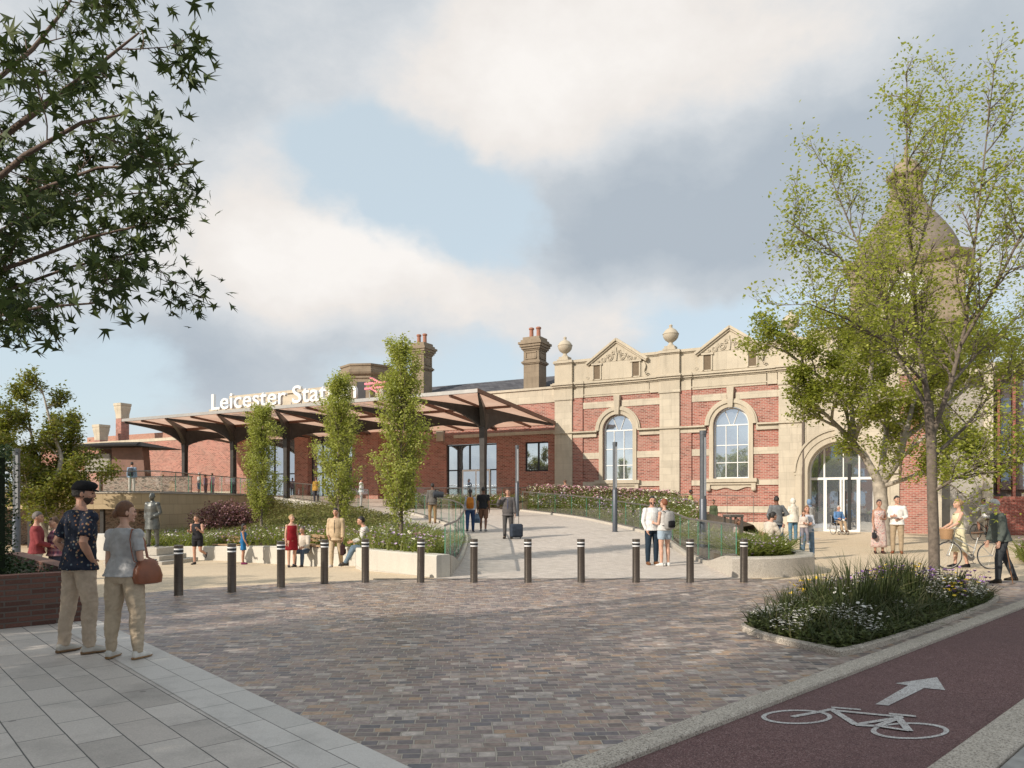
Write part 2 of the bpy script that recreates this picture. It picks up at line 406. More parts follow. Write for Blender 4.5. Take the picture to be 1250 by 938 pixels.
M_setts = paving('setts', [(.055, .06, .085), (.25, .16, .14), (.135, .10, .105), (.43, .33, .28), (.20, .13, .11), (.08, .085, .11), (.40, .245, .14), (.30, .23, .215), (.155, .115, .12), (.53, .455, .40), (.095, .075, .075), (.33, .225, .175)], (.40, .35, .29), .165, .095, .0075, rot=rad(-4), bump=.9, rough=.44, big=(.3, (.11, .085, .08)), spec=.55, mottle=.6, wob=3.2, sq=.75, fscale=16, spots=1.2)
M_ramp = paving('ramp setts', [(.44, .385, .335), (.58, .51, .45), (.50, .44, .38), (.64, .57, .51), (.40, .355, .32)], (.40, .355, .31), .2, .1, .01, rot=rad(24), bump=.4, rough=.75, big=(.22, (.33, .30, .27)))
M_slab = paving('granite slabs', [(.49, .435, .39), (.55, .50, .45), (.51, .46, .415), (.59, .535, .485), (.44, .395, .355)], (.10, .095, .09), .64, .30, .006, rot=rad(-132.4), bump=.4, rough=.62, big=(.3, (.35, .33, .31)), mottle=.22, off=.5, fscale=90, spots=2.2)
M_slab2 = paving('pale granite slabs', [(.55, .515, .475), (.60, .565, .525), (.52, .49, .455)], (.14, .13, .12), .64, .30, .005, rot=rad(-132.4), bump=.3, rough=.62, big=(.2, (.36, .35, .34)), mottle=.2, fscale=90, spots=2.2)
M_buff = speckle('buff resin paving', (.60, .48, .34), (.42, .33, .22), (.74, .62, .47), 90, big=.3, patch=(.42, .35, .26))
M_lane = speckle('red asphalt', (.155, .083, .08), (.06, .035, .035), (.33, .22, .21), 150, bump=.7, big=.5, patch=(.12, .075, .075), rough=.8)
M_road = speckle('asphalt', (.075, .075, .08), (.03, .03, .032), (.16, .16, .16), 130, bump=.7)
M_kerb = speckle('granite kerb', (.47, .415, .35), (.19, .165, .14), (.64, .58, .5), 110, bump=.35, big=.3)
M_granite = speckle('granite', (.47, .43, .37), (.30, .27, .24), (.60, .56, .5), 120, bump=.25, big=.3, patch=(.36, .33, .29))
M_earth = plain('earth', (.10, .075, .05), .95, .35, 9, .6, 40)
M_paint = speckle('road paint', (.56, .55, .53), (.20, .15, .145), (.68, .68, .66), 120, bump=.5, big=.55, patch=(.30, .26, .25))
M_dark = plain('dark gap', (.03, .03, .03), .8)

def grid_sheet(name, ys, xa, xb, nx, zf, mat, dz=0.0):
    m = MB(); rows = []
    for y in ys:
        a, b = xa(y), xb(y)
        rows.append([(a + (b - a) * i / nx, y, zf(a + (b - a) * i / nx, y) + dz) for i in range(nx + 1)])
    m.loft(rows, cap=False, closed=False)
    return tag(m.build(name, mat, None, 60), kind='structure')
E1 = V((-.669, .743, 0)); KV = V((.7295, .684, 0)); KN = V((.684, -.7295, 0))
A0 = V((-5.88, 10.44, 0)); K0 = V((1.435, 5.74, 0))
def kx(y): return K0.x + (y - K0.y) * KV.x / KV.y
tag(MB().face([(-3000, -3000, -.85), (3000, -3000, -.85), (3000, 3000, -.85), (-3000, 3000, -.85)]).build('ground', M_buff), kind='structure')
def flat(name, pts, z, mat): return tag(MB().face([(p[0], p[1], z) for p in pts]).build(name, mat), kind='structure')
frange = lambda a, b, n: [a + (b - a) * i / n for i in range(n + 1)]
grid_sheet('plaza_paving', frange(11.6, 80, 70), lambda y: -70, lambda y: min(60, kx(y) - .02), 120, dip_z, M_buff, -.004)
grid_sheet('ramp_paving', frange(15.9, 70, 90), xl, lambda y: lerp_tab(XR, y), 24, ramp_z, M_ramp, .004)
C0 = (-.235, 4.17)
sett = [C0] + [tuple((K0 + KV * a)[:2]) for a in (5, 10, 14)] + [(9.6, 15.9), (5.5, 15.9), (-2.6, 15.9), (-4.2, 15.4), (-5.4, 14.7), (-6.5, 13.9), (-7.6, 12.36)] + [tuple(A0[:2])]
flat('cobbled_paving', sett, 0.0, M_setts)
def off(p, q, k): return tuple((V((p[0], p[1], 0)) + q * k)[:2])
e_far = tuple((A0 + E1 * 2.6)[:2]); e_near = tuple((A0 - E1 * 14)[:2])
flat('slab_paving', [e_near, e_far, off(e_far, KV, -22), off(e_near, KV, -22)], .004, M_slab)
flat('slab_edge_band', [e_near, e_far, off(e_far, KV, -.52), off(e_near, KV, -.52)], .008, M_slab2)
def strip(name, w0, w1, z0, z1, mat, a0=-14, a1=70):
    p = [K0 + KV * a0 + KN * w0, K0 + KV * a1 + KN * w0, K0 + KV * a1 + KN * w1, K0 + KV * a0 + KN * w1]
    m = MB().prism([(q.x, q.y) for q in p], z0, z1)
    return tag(m.build(name, mat, None, None, .012 if z1 - z0 > .1 else 0), kind='structure')
strip('kerb', .0, .206, -.3, .012, M_kerb)
strip('cycle_lane', .20, 1.62, -.5, -.028, M_lane)
strip('kerb', 1.605, 1.90, -.3, .006, M_kerb)
strip('kerb', 1.905, 2.06, -.3, -.012, plain('concrete kerb', (.33, .32, .30), .8, .25, 8, .3, 60))
strip('road', 2.05, 14, -.6, -.13, M_road)
strip('pavement', 13.9, 30, -.6, -.02, M_slab)
m = MB().box(-3.0, 5.4, 15.93, 16.0, -.02, .009)
tag(m.build('drain_channel', M_dark), kind='structure')

# island bed kerb and its soil
ISL_ = [gnd(*p) for p in ((1040, 806), (1000, 797), (958, 788), (925, 779), (906, 771), (903, 767), (918, 762), (960, 748), (1010, 738), (1100, 727), (1200, 727), (1232, 733))]
def chaikin(P, it=2):
    for _ in range(it): P = [q for a, b in zip(P, P[1:] + P[:1]) for q in (a * .75 + b * .25, a * .25 + b * .75)]
    return P
isl = [(p.x, p.y) for p in chaikin(ISL_)]
cx, cy = sum(p[0] for p in isl) / len(isl), sum(p[1] for p in isl) / len(isl)
ins = [(x + (cx - x) * .055, y + (cy - y) * .07) for x, y in isl]
m = MB()
n = len(isl)
vs = [(x, y, -.02) for x, y in isl] + [(x, y, .07) for x, y in isl] + [(x, y, .07) for x, y in ins] + [(x, y, -.02) for x, y in ins]
m.add(vs, [(k * n + j, k * n + (j + 1) % n, ((k + 1) % 4) * n + (j + 1) % n, ((k + 1) % 4) * n + j) for k in range(4) for j in range(n)])
tag(m.build('island_kerb', M_kerb, None, None, .012), kind='structure')
tag(MB().prism(ins, -.01, .05).build('island_soil', M_earth), kind='structure')

# bicycle symbol and arrow on the lane
def lane(zx, zy, ox=850, oy=640, k=3.125, z=-.0235): return gnd(ox + zx / k, oy + zy / k, z)
m = MB()
def stroke(a, b, w=.05):
    p, q = lane(*a), lane(*b); dv = (q - p).normalized(); nn = V((-dv.y, dv.x, 0)) * (w / 2)
    m.face([tuple(p - nn), tuple(q - nn), tuple(q + nn), tuple(p + nn)])
def ring(cxz, cyz, rx, ry, kk=.86):
    N = 48
    o_ = [lane(cxz + rx * math.cos(a * 2 * math.pi / N), cyz + ry * math.sin(a * 2 * math.pi / N)) for a in range(N)]
    i_ = [lane(cxz + rx * kk * math.cos(a * 2 * math.pi / N), cyz + ry * (kk - .05) * math.sin(a * 2 * math.pi / N)) for a in range(N)]
    for a in range(N):
        b = (a + 1) % N; m.face([tuple(o_[a]), tuple(o_[b]), tuple(i_[b]), tuple(i_[a])])
ring(383, 735, 136, 27.5); ring(815, 788, 150, 31.5)
z0 = list(range(len(m.v)))
for k, (a, b, w) in enumerate([((365, 735), (520, 706), .045), ((515, 699), (628, 708), .045), ((512, 704), (610, 766), .06), ((606, 767), (692, 771), .05), ((530, 712), (790, 737), .05), ((606, 766), (775, 739), .045), ((690, 772), (778, 738), .05), ((735, 725), (838, 735), .05), ((765, 735), (812, 791), .06), ((690, 772), (812, 790), .045)]):
    b0 = len(m.v); stroke(a, b, w)
    for i in range(b0, len(m.v)): x, y, z = m.v[i]; m.v[i] = (x, y, z + .0006 * (k + 1))
tag(m.build('lane_marking', M_paint), 'white bicycle symbol painted on the red cycle lane', 'road marking')
m = MB().face([tuple(lane(*p)) for p in ((683, 687), (733, 692), (870, 625), (950, 633), (918, 584), (760, 607), (808, 615))])
tag(m.build('lane_marking', M_paint), 'white straight-ahead arrow painted on the red cycle lane', 'road marking')
# ================================================================== station
AF = rad(28.37)
F0 = V((2.82, 48.8, 0))
def FW(s, o, z=0): return V((F0.x + .8799 * s - .4751 * o, F0.y - .4751 * s - .8799 * o, z))
M_brick = brick('red brick', (.19, .06, .045), (.315, .105, .078), (.385, .155, .12), (.48, .38, .32), .28, .095, .013, bump=.5, stain=.35)
M_brick2 = brick('pale red brick', (.34, .15, .105), (.40, .18, .13), (.45, .22, .16), (.50, .40, .33), stain=.15, bump=.3)
M_brick_deep = brick('dark red brick', (.19, .045, .035), (.25, .06, .045), (.29, .08, .06), (.33, .2, .16), bump=.3)
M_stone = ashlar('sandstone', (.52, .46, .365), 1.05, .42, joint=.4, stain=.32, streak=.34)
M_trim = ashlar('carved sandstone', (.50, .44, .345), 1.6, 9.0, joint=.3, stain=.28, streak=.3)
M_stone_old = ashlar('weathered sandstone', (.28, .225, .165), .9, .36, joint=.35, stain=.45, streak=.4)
M_slate = brick('roof slate', (.06, .06, .07), (.085, .085, .095), (.10, .10, .11), (.03, .03, .035), .4, .25, .01, .3, stain=.1)
M_white = plain('white painted frame', (.74, .74, .72), .4, .06, 20)
M_black = plain('dark metal frame', (.028, .030, .033), .45, .15, 8, metal=.2)
M_canopy = plain('dark bronze steel', (.055, .052, .050), .42, .25, 3, metal=.35)
def soffit_mat():
    t = NT('copper toned soffit'); o = t.obj()
    c = t.ramp(t.noise(t.mapping(o, (1, 1, 1)), .9, 4), [(.3, (.68, .43, .31)), (.7, (.80, .56, .43))])
    t.set(rough=.28, color=c, spec=.6); tr = t.n('ShaderNodeBsdfTranslucent'); t.l(c, tr.inputs[0]); mx = t.n('ShaderNodeMixShader'); mx.inputs[0].default_value = .72
    t.l(t.b.outputs[0], mx.inputs[1]); t.l(tr.outputs[0], mx.inputs[2]); t.l(mx.outputs[0], t.out.inputs[0]); return t.m
M_copper = soffit_mat()
M_rust = plain('brown steel', (.17, .085, .06), .5, .25, 3)
M_fascia = plain('pale metal fascia', (.40, .385, .365), .35, .1, 2, metal=.3)
M_pot = plain('terracotta', (.33, .15, .10), .8, .2, 10)
def window_glass(name, base, refl):
    t = NT(name); o = t.obj()
    wv = t.noise(o, 1.3, 3, .5)
    t.set(rough=.02, metal=.88, color=t.ramp(t.noise(o, .5, 3), [(.3, mul(base, .9)), (.7, base)]), normal=t.bump(wv, .05, .03))
    return t.m
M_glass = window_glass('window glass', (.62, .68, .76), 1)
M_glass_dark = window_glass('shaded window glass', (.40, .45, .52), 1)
M_interior = plain('dark interior', (.05, .05, .055), .7, .3, 1)

hall = empty('station_hall', F0, -AF, 'red brick and sandstone station hall with arched windows, gables and urn finials', 'building')
# local frame: x = s along the front, y = inward, z up
def bx(m, s0, s1, o0, o1, z0, z1, ch=0): return m.box(s0, s1, -o1, -o0, z0, z1, None, ch)
def panel_with_arch(m, s0, s1, z0, z1, c, w, sill, spring, o, depth=.35, N=20):
    """wall sheet with an arched opening and its reveal"""
    r = w / 2; y = -o
    def q(*p): m.face([(a, y, b) for a, b in p])
    q((s0, z0), (c - r, z0), (c - r, z1), (s0, z1)); q((c + r, z0), (s1, z0), (s1, z1), (c + r, z1))
    if sill > z0: q((c - r, z0), (c + r, z0), (c + r, sill), (c - r, sill))
    arc = [(c - r * math.cos(math.pi * i / N), spring + r * math.sin(math.pi * i / N)) for i in range(N + 1)]
    for a, b in zip(arc, arc[1:]): q(a, b, (b[0], z1), (a[0], z1))
    rim = [(c - r, sill)] + arc + [(c + r, sill)]
    for a, b in zip(rim, rim[1:]): m.face([(a[0], y, a[1]), (b[0], y, b[1]), (b[0], y + depth, b[1]), (a[0], y + depth, a[1])])
def arch_band(m, c, r0, r1, spring, o0, o1, N=20, sill=None):
    for i in range(N):
        a, b = math.pi * i / N, math.pi * (i + 1) / N
        p = lambda r, t, o: (c - r * math.cos(t), -o, spring + r * math.sin(t))
        m.face([p(r0, a, o1), p(r0, b, o1), p(r1, b, o1), p(r1, a, o1)])
        m.face([p(r1, a, o1), p(r1, b, o1), p(r1, b, o0), p(r1, a, o0)])
        m.face([p(r0, a, o0), p(r0, b, o0), p(r0, b, o1), p(r0, a, o1)])
    if sill is not None:
        for s in (-1, 1): m.box(min(c + s * r0, c + s * r1), max(c + s * r0, c + s * r1), -o1, -o0, sill, spring)
HB = -.22                                 # brick plane
wins = [(4.34, 1.98), (11.39, 2.02)]
# brick wall as one mesh with its openings
m = MB()
panel_with_arch(m, 0, 7.7, -.2, 8.5, 4.34, 2.1, 3.05, 6.25, HB)
panel_with_arch(m, 7.7, 14.8, -.2, 8.5, 11.39, 2.1, 3.05, 6.25, HB)
for a, b in ((1.24, 1.95), (8.35, 9.06)): bx(m, a, b, HB - .05, HB + .10, -.1, 8.5)
bx(m, 20.2, 21.7, HB - 2, HB + .1, -.1, 8.4)
m.face([(0, .22, -.2), (0, 14, -.2), (0, 14, 10.7), (0, .22, 10.7)])
m.face([(21.7, .12, -.2), (21.7, 14, -.2), (21.7, 14, 8), (21.7, .12, 8)])
m.build('brick_wall', M_brick, hall)
# stone bands
def bands(s0, s1, c, w):
    for z0, z1, cut, q in ((7.72, 8.12, .24, .05), (5.86, 6.22, w / 2 + .44, .07), (4.45, 4.86, w / 2 + .27, .05), (2.66, 2.98, None, .08), (1.06, 1.42, None, .06), (-.1, .5, None, .12)):
        for a, b in ([(s0, s1)] if cut is None else [(s0, c - cut), (c + cut, s1)]):
            m = MB(); bx(m, a, b, HB - .05, HB + q + .06 * (z0 > 5 and z0 < 7), z0, z1); m.build('stone_band', M_stone, hall)
bands(1.20, 7.16, *wins[0]); bands(8.31, 14.13, *wins[1])
# impost moulding lip across piers and bands
for a, b in ((-.06, 3.0), (5.7, 9.9), (12.9, 15.4)):
    m = MB(); bx(m, a, b, -.3, .10, 6.16, 6.26); m.build('impost_moulding', M_trim, hall)
# piers
for a in (0, 7.12, 14.1): 
    m = MB(); bx(m, a, a + 1.24, -.5, 0, -.1, 9.2); bx(m, a - .06, a + 1.30, -.4, .08, -.1, .6)
    bx(m, a - .05, a + 1.29, -.4, .07, 8.36, 8.52)
    m.build('pier', M_stone, hall)
# frieze, cornice, attic parapet
m = MB()
def entab(s0, s1, o):
    bx(m, s0, s1, -.6, o, 8.46, 9.12)
    for k, (z0, z1, p) in enumerate(((9.12, 9.2, .06), (9.2, 9.32, .16), (9.32, 9.42, .26), (9.42, 9.5, .10))): bx(m, s0 - p * .5, s1 + p * .5, -.6, o + p, z0, z1)
for s0, s1, o in ((-.04, 1.28, .05), (1.34, 2.0, -.10), (2.06, 6.4, -.16), (6.46, 7.04, -.10), (7.08, 8.39, .05), (8.45, 9.05, -.10), (9.11, 13.4, -.16), (13.46, 14.0, -.1), (14.06, 15.4, .05), (15.46, 20.0, -.12), (20.1, 22, .02)): entab(s0, s1, o)
bx(m, -.1, 15.46, -.5, -.13, 8.58, 8.66)
for s0, s1, o in ((0, 1.24, .0), (1.24, 7.12, -.2), (7.12, 8.35, 0), (8.35, 14.1, -.2), (14.1, 15.34, 0), (15.34, 21.9, -.2)):
    bx(m, s0, s1, -.6, o, 9.5, 10.72)
    for z0, z1, p in ((10.72, 10.79, .06), (10.79, 10.9, .14), (10.9, 10.97, .08)): bx(m, s0 - .05 * p / .1, s1 + .05 * p / .1, -.62 - p, o + p, z0, z1)
m.build('cornice', M_trim, hall)
# gables with scrolls, slots and carved scrollwork
def gable(c):
    g = MB(); o = -.02
    hw = 1.66
    bx(g, c - hw, c + hw, -.55, o, 9.5, 10.6)
    for a in (-1, 1):                                   # recessed slots flanked by strips
        q = c + a * 1.30
        bx(g, q - .30, q - .22, o - .02, o + .07, 9.55, 10.45); bx(g, q + .22, q + .30, o - .02, o + .07, 9.55, 10.45)
        bx(g, q - .36, q + .36, o - .02, o + .12, 10.45, 10.56)
        pr = []                                          # S-shaped bracket
        for i in range(15):
            t = i / 14; z = 10.45 - t * .95; pr.append((c + a * (1.70 + .10 + .22 * (t ** 1.5) + .09 * math.sin(t * 6.5)), z))
        P = [(c + a * 1.66, 10.45)] + pr + [(c + a * 1.66, 9.5)]
        for y0, y1 in ((.05, .35),):
            g.loft([[(s, y0, z) for s, z in P], [(s, y1, z) for s, z in P]])
        g.tube([(c + a * (1.95 + .12 * math.cos(k * .6) * (1 - k / 14)), .04, 9.68 + .12 * math.sin(k * .6) * (1 - k / 14)) for k in range(12)], .03, 6)
    # pediment
    ap, zb = 12.02, 10.62
    tri = [(c - 1.78, zb), (c + 1.78, zb), (c, ap - .18)]
    g.loft([[(s, -o + .02, z) for s, z in tri], [(s, -o + .45, z) for s, z in tri]])
    for a in (-1, 1):
        p0 = V((c + a * 2.05, 0, zb - .02)); p1 = V((c, 0, ap)); dv = (p1 - p0).normalized(); nv = V((-dv.z * a, 0, dv.x * a))
        if nv.z < 0: nv = -nv
        for k0, k1, pr in ((-.20, -.10, .08), (-.10, 0.0, .18), (0, .06, .10)):
            A, B, C_, D = p0 + nv * k0, p1 + nv * k0, p1 + nv * k1, p0 + nv * k1
            g.loft([[(q.x, -o - pr, q.z) for q in (A, B, C_, D)], [(q.x, .55, q.z) for q in (A, B, C_, D)]])
    g.build('gable', M_trim, hall)
    s = MB()
    for a in (-1, 1):
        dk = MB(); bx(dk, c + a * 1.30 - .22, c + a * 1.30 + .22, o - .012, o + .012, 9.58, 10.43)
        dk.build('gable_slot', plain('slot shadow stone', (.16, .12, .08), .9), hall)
    for a in (-1, 1):                                    # carved spiral foliage
        for (cx, cz, r0, turns, ph) in ((.42, 10.86, .24, 1.9, 0), (.90, 10.76, .19, 1.8, 2), (.22, 11.16, .14, 1.5, 1), (1.22, 10.69, .10, 1.4, .5), (.62, 11.02, .09, 1.4, 2)):
            s.tube([(c + a * (cx + r0 * (1 - .72 * k / 22) * math.cos(ph + k / 22 * turns * 6.28)), -o - .015, cz + r0 * (1 - .72 * k / 22) * math.sin(ph + k / 22 * turns * 6.28)) for k in range(23)], .032, 5)
    s.tube([(c, -o - .02, 10.66), (c + .03, -o - .02, 11.0), (c - .03, -o - .02, 11.3), (c, -o - .02, 11.5)], [.05, .06, .05, .015], 6)
    s.ball((c, -o - .01, 11.08), (.09, .05, .13)); 
    s.build('carved_relief', M_trim, hall, 50)
gable(4.30); gable(11.35)
# urn finials
for c in (.62, 7.74, 14.7):
    m = MB(); Mx = Matrix.Translation((c, .30, 10.97))
    bxs = [(-.40, .40, .0, .10), (-.32, .32, .10, .26)]
    for a, b, z0, z1 in bxs: m.box(a, b, a, b, z0, z1, Mx)
    m.lathe([(.30, .26), (.22, .32), (.13, .42), (.12, .50), (.20, .56), (.34, .66), (.44, .80), (.475, .94), (.475, 1.0), (.50, 1.01), (.50, 1.05), (.46, 1.06), (.42, 1.16), (.30, 1.30), (.16, 1.38), (.10, 1.42), (.09, 1.50), (.12, 1.55), (.06, 1.62), (.0, 1.64)], 22, Mx)
    m.build('urn_finial', M_trim, hall, 40)
# arched windows
def arched_window(c, w):
    m = MB(); r = w / 2
    arch_band(m, c, r + .02, r + .26, 6.25, HB - .05, HB + .12, 24, 3.05)
    arch_band(m, c, r + .26, r + .44, 6.25, HB - .05, HB + .2, 24)
    arch_band(m, c, r + .44, r + .52, 6.25, HB - .05, HB + .14, 24)
    m.loft([[(c + a, -HB - .30, z) for a, z in ((-.13, 6.25 + r - .02), (.13, 6.25 + r - .02), (.2, 8.44), (-.2, 8.44))], [(c + a, -HB + .05, z) for a, z in ((-.13, 6.25 + r - .02), (.13, 6.25 + r - .02), (.2, 8.44), (-.2, 8.44))]])
    bx(m, c - r - .5, c + r + .5, HB - .3, HB + .30, 2.84, 3.06); bx(m, c - r - .42, c + r + .42, HB - .1, HB + .2, 2.70, 2.85)
    for a in (-1, 1):
        bx(m, c + a * (r + .30) - .12, c + a * (r + .30) + .12, HB - .1, HB + .2, 2.35, 2.7)
        m.ball((c + a * (r + .30), -HB - .16, 2.42), (.13, .10, .12))
    # wavy apron under the sill
    P = [(c - r - .2, 2.7)] + [(c - r - .2 + (2 * r + .4) * i / 24, 2.50 - .07 * math.sin(i / 24 * 6.28 * 2) - .06 * math.sin(i / 24 * math.pi)) for i in range(25)] + [(c + r + .2, 2.7)]
    m.loft([[(s, -HB - .1, z) for s, z in P], [(s, -HB + .04, z) for s, z in P]])
    fr = m.build('window_surround', M_trim, hall, 35)
    g = MB(); y = -HB + .26; N = 24
    pts = [(c - r, y, 3.05)] + [(c - r * math.cos(math.pi * i / N), y, 6.25 + r * math.sin(math.pi * i / N)) for i in range(N + 1)] + [(c + r, y, 3.05)]
    g.face(pts[::-1]); g.build('window_pane', M_glass, fr)
    b = MB(); q = HB - .20
    arch_band(b, c, r - .075, r, 6.25, q - .06, q, 24, 3.05)
    for f in (-1, 1): bx(b, c + f * (w / 6) - .022, c + f * (w / 6) + .022, q - .06, q - .005, 3.05, 6.25)
    for z, h in ((3.05, .09), (3.98, .05), (5.02, .05), (6.20, .07)): bx(b, c - r + .02, c + r - .02, q - .06, q - .002, z, z + h)
    for f in (-1, 1):
        b.tube([(c + f * .09, -q + .03, 6.25), (c + f * .42, -q + .03, 6.25 + r * .9)], .026, 4)
    b.build('window_bar', M_white, fr)
for c, w in wins: arched_window(c, w)
# entrance arch bay
m = MB(); D = 17.3; r = 1.66; OS = -.05
panel_with_arch(m, 15.34, 20.2, -.1, 8.5, D, 2 * r, -.1, 3.36, OS, 1.1, 24)
m.build('entrance_wall', M_stone, hall)
m = MB()
arch_band(m, D, r, r + .30, 3.36, OS - .05, OS + .06, 24, -.1); arch_band(m, D, r + .30, r + .62, 3.36, OS - .05, OS + .12, 24, -.1)
arch_band(m, D, r + .62, r + .74, 3.36, OS - .05, OS + .2, 24)
bx(m, D - .24, D + .24, OS - .1, OS + .3, 4.95, 5.95)
bx(m, 15.36, D - r - .7, OS - .1, OS + .14, 3.2, 3.42); bx(m, D + r + .7, 20.16, OS - .1, OS + .14, 3.2, 3.42)
for a in (15.5, 19.7): bx(m, a, a + .06, OS - .02, OS + .03, .1, 8.2)
m.build('entrance_arch', M_trim, hall, 35)
dr = MB(); y = OS - .9
arch_band(dr, D, r - .07, r, 3.36, y - .08, y, 24, 0)
door = dr.build('entrance_door', M_white, hall)
g = MB()
pts = [(D - r, -y + .05, 0)] + [(D - r * math.cos(math.pi * i / 24), -y + .05, 3.36 + r * math.sin(math.pi * i / 24)) for i in range(25)] + [(D + r, -y + .05, 0)]
g.face(pts[::-1]); g.build('door_pane', M_glass, door)
b = MB()
for s in (-.88, .92): bx(b, D + s - .045, D + s + .045, y - .08, y + .004, 0, 4.75 if s < 0 else 4.7)
bx(b, D + .08, D + .14, y - .08, y + .003, 3.0, 5.0)
bx(b, D - r, D + r, y - .08, y + .006, 2.92, 3.06); bx(b, D - .88, D + .92, y - .08, y + .01, 0, .12)
for s in (-.80, -.03, .12, .84): bx(b, D + s - .05, D + s + .05, y - .08, y + .012, .1, 2.92)
b.build('door_frame', M_white, door)
b = MB()
for s in (-.16, .20): bx(b, D + s, D + s + .035, y + .02, y + .07, .7, 2.3)
b.build('door_handle', M_black, door)
b = MB(); bx(b, D + .33, D + .50, y - .06, y + .02, 0.1, 3.8); b.build('door_post', M_black, door)
# attic over the entrance with oculus opening
m = MB()
bx(m, 15.6, 18.0, -.6, -.05, 10.97, 11.3)
N = 20; cxo, cz, ro, R2 = 18.9, 11.5, .42, .8
for y0 in (.05, .5):
    for i in range(N):
        a, bq = 2 * math.pi * i / N, 2 * math.pi * (i + 1) / N
        P = lambda rr, t: (cxo + rr * math.cos(t) * .9, y0, cz + rr * math.sin(t) * 1.15)
        m.face([P(ro, a), P(ro, bq), P(R2, bq), P(R2, a)])
for i in range(N):
    a, bq = 2 * math.pi * i / N, 2 * math.pi * (i + 1) / N
    for rr in (ro, R2): m.face([(cxo + rr * math.cos(a) * .9, .05, cz + rr * math.sin(a) * 1.15), (cxo + rr * math.cos(bq) * .9, .05, cz + rr * math.sin(bq) * 1.15), (cxo + rr * math.cos(bq) * .9, .5, cz + rr * math.sin(bq) * 1.15), (cxo + rr * math.cos(a) * .9, .5, cz + rr * math.sin(a) * 1.15)])
bx(m, 18.0, 19.8, -.6, -.03, 10.97, 11.02)
m.build('oculus_parapet', M_trim, hall, 40)
# roof behind
m = MB()
m.loft([[(0.4, 1.0, 9.6), (21.5, 1.0, 9.6), (21.5, 13, 9.6), (.4, 13, 9.6)], [(4, 7, 11.9), (18, 7, 11.9), (18, 7.2, 11.9), (4, 7.2, 11.9)]])
m.build('roof', M_slate, hall)
m = MB(); m.tube([(15.42, -.06, .1), (15.42, -.06, 8.4)], .05, 8)
m.build('drainpipe', plain('lead pipe', (.15, .12, .10), .6), hall, 40)

# ------------------------------------------------------------------ long low wing under the canopy
wing = empty('station_wing', F0, -AF, 'long low red brick station wing behind the steel canopy', 'building')
W = -.5
m = MB()
def wall_rect(m, s0, s1, z0, z1, o, holes, depth=.25):
    ss = sorted({s0, s1, *[h[0] for h in holes], *[h[1] for h in holes]}); zs = sorted({z0, z1, *[h[2] for h in holes], *[h[3] for h in holes]})
    for a, b in zip(ss, ss[1:]):
        for c, d in zip(zs, zs[1:]):
            if any(h[0] <= a and b <= h[1] and h[2] <= c and d <= h[3] for h in holes): continue
            m.face([(a, -o, c), (b, -o, c), (b, -o, d), (a, -o, d)])
    for h in holes:
        P = [(h[0], h[2]), (h[1], h[2]), (h[1], h[3]), (h[0], h[3])]
        for (a, b), (c, d) in zip(P, P[1:] + P[:1]): m.face([(a, -o, b), (c, -o, d), (c, -o + depth, d), (a, -o + depth, b)])
wh = [(-8.9, -4.7, 1.1, 5.8), (-2.45, -.72, 3.75, 5.75)]
wall_rect(m, -15, 0, .4, 8.35, W, wh)
bx(m, -15.0, -13.95, -1.0, .98, .3, 7.6)
bx(m, -28.8, -27.6, -1.0, .98, .8, 7.6); bx(m, -22.3, -20.9, -1.0, .98, .6, 7.6); bx(m, -16.4, -14.9, -1.0, 1.0, .6, 7.6)
bx(m, -60, -28.8, -1.2, W, 1.0, 7.35)
bx(m, -38, -33.4, -6, -4, 6, 10.3)
m.build('brick_wall', M_brick, wing)
m = MB()
bx(m, -60, -28.9, -1.3, W + .04, 7.35, 7.62)
bx(m, -38.2, -33.3, -6.1, -3.9, 10.3, 10.5)
bx(m, -15, 0, -1, W + .06, 8.35, 9.25); bx(m, -15, -.1, -1.1, W + .16, 9.25, 9.40)
bx(m, -32, -15.2, -4, -1.2, 7.5, 10.75); bx(m, -32.1, -15.1, -4.1, -1.05, 10.75, 11.0); bx(m, -32.05, -15.15, -4.1, -1.15, 9.3, 9.42)
bx(m, -8.2, -.02, W - .1, W + .10, 6.25, 6.48); bx(m, -9.65, -9.05, W - .1, W + .2, 6.1, 7.0)
bx(m, -60, -28.9, -1.3, W + .03, 1.0, 2.6)
m.build('stone_parapet', M_stone, wing)
# octagonal stone lantern
m = MB(); oc = (-17.5, 2.2)
m.lathe([(1.95, 8.5), (1.95, 11.25), (2.05, 11.3), (2.05, 11.4), (2.0, 11.45), (2.22, 11.6), (2.30, 11.75), (2.30, 11.95), (2.12, 12.0), (2.12, 12.2), (2.2, 12.25), (2.2, 12.4), (.1, 12.42)], 8, None, oc)
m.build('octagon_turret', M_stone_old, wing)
m = MB(); 
for k in range(8):
    a = math.pi / 8 + k * math.pi / 4; q = Matrix.Translation((oc[0], oc[1], 0)) @ Matrix.Rotation(a, 4, 'Z')
    MB().box(1.78, 1.815, -.35, .35, 9.6, 11.0, q).build('turret_opening', M_interior, wing)
m = MB()
m.loft([[(-15, 1.4, 9.3), (0.3, 1.4, 9.3), (.3, 9, 9.3), (-15, 9, 9.3)], [(-15, 6.6, 11.25), (.3, 6.6, 11.25), (.3, 6.9, 11.25), (-15, 6.9, 11.25)]])
m.loft([[(-27, 2.0, 10.7), (-15.5, 2.0, 10.7), (-15.5, 9, 10.7), (-27, 9, 10.7)], [(-17.5, 5, 12.6), (-16.5, 5, 12.6), (-16.5, 6, 12.6), (-17.5, 6, 12.6)]])
m.build('roof', M_slate, wing)
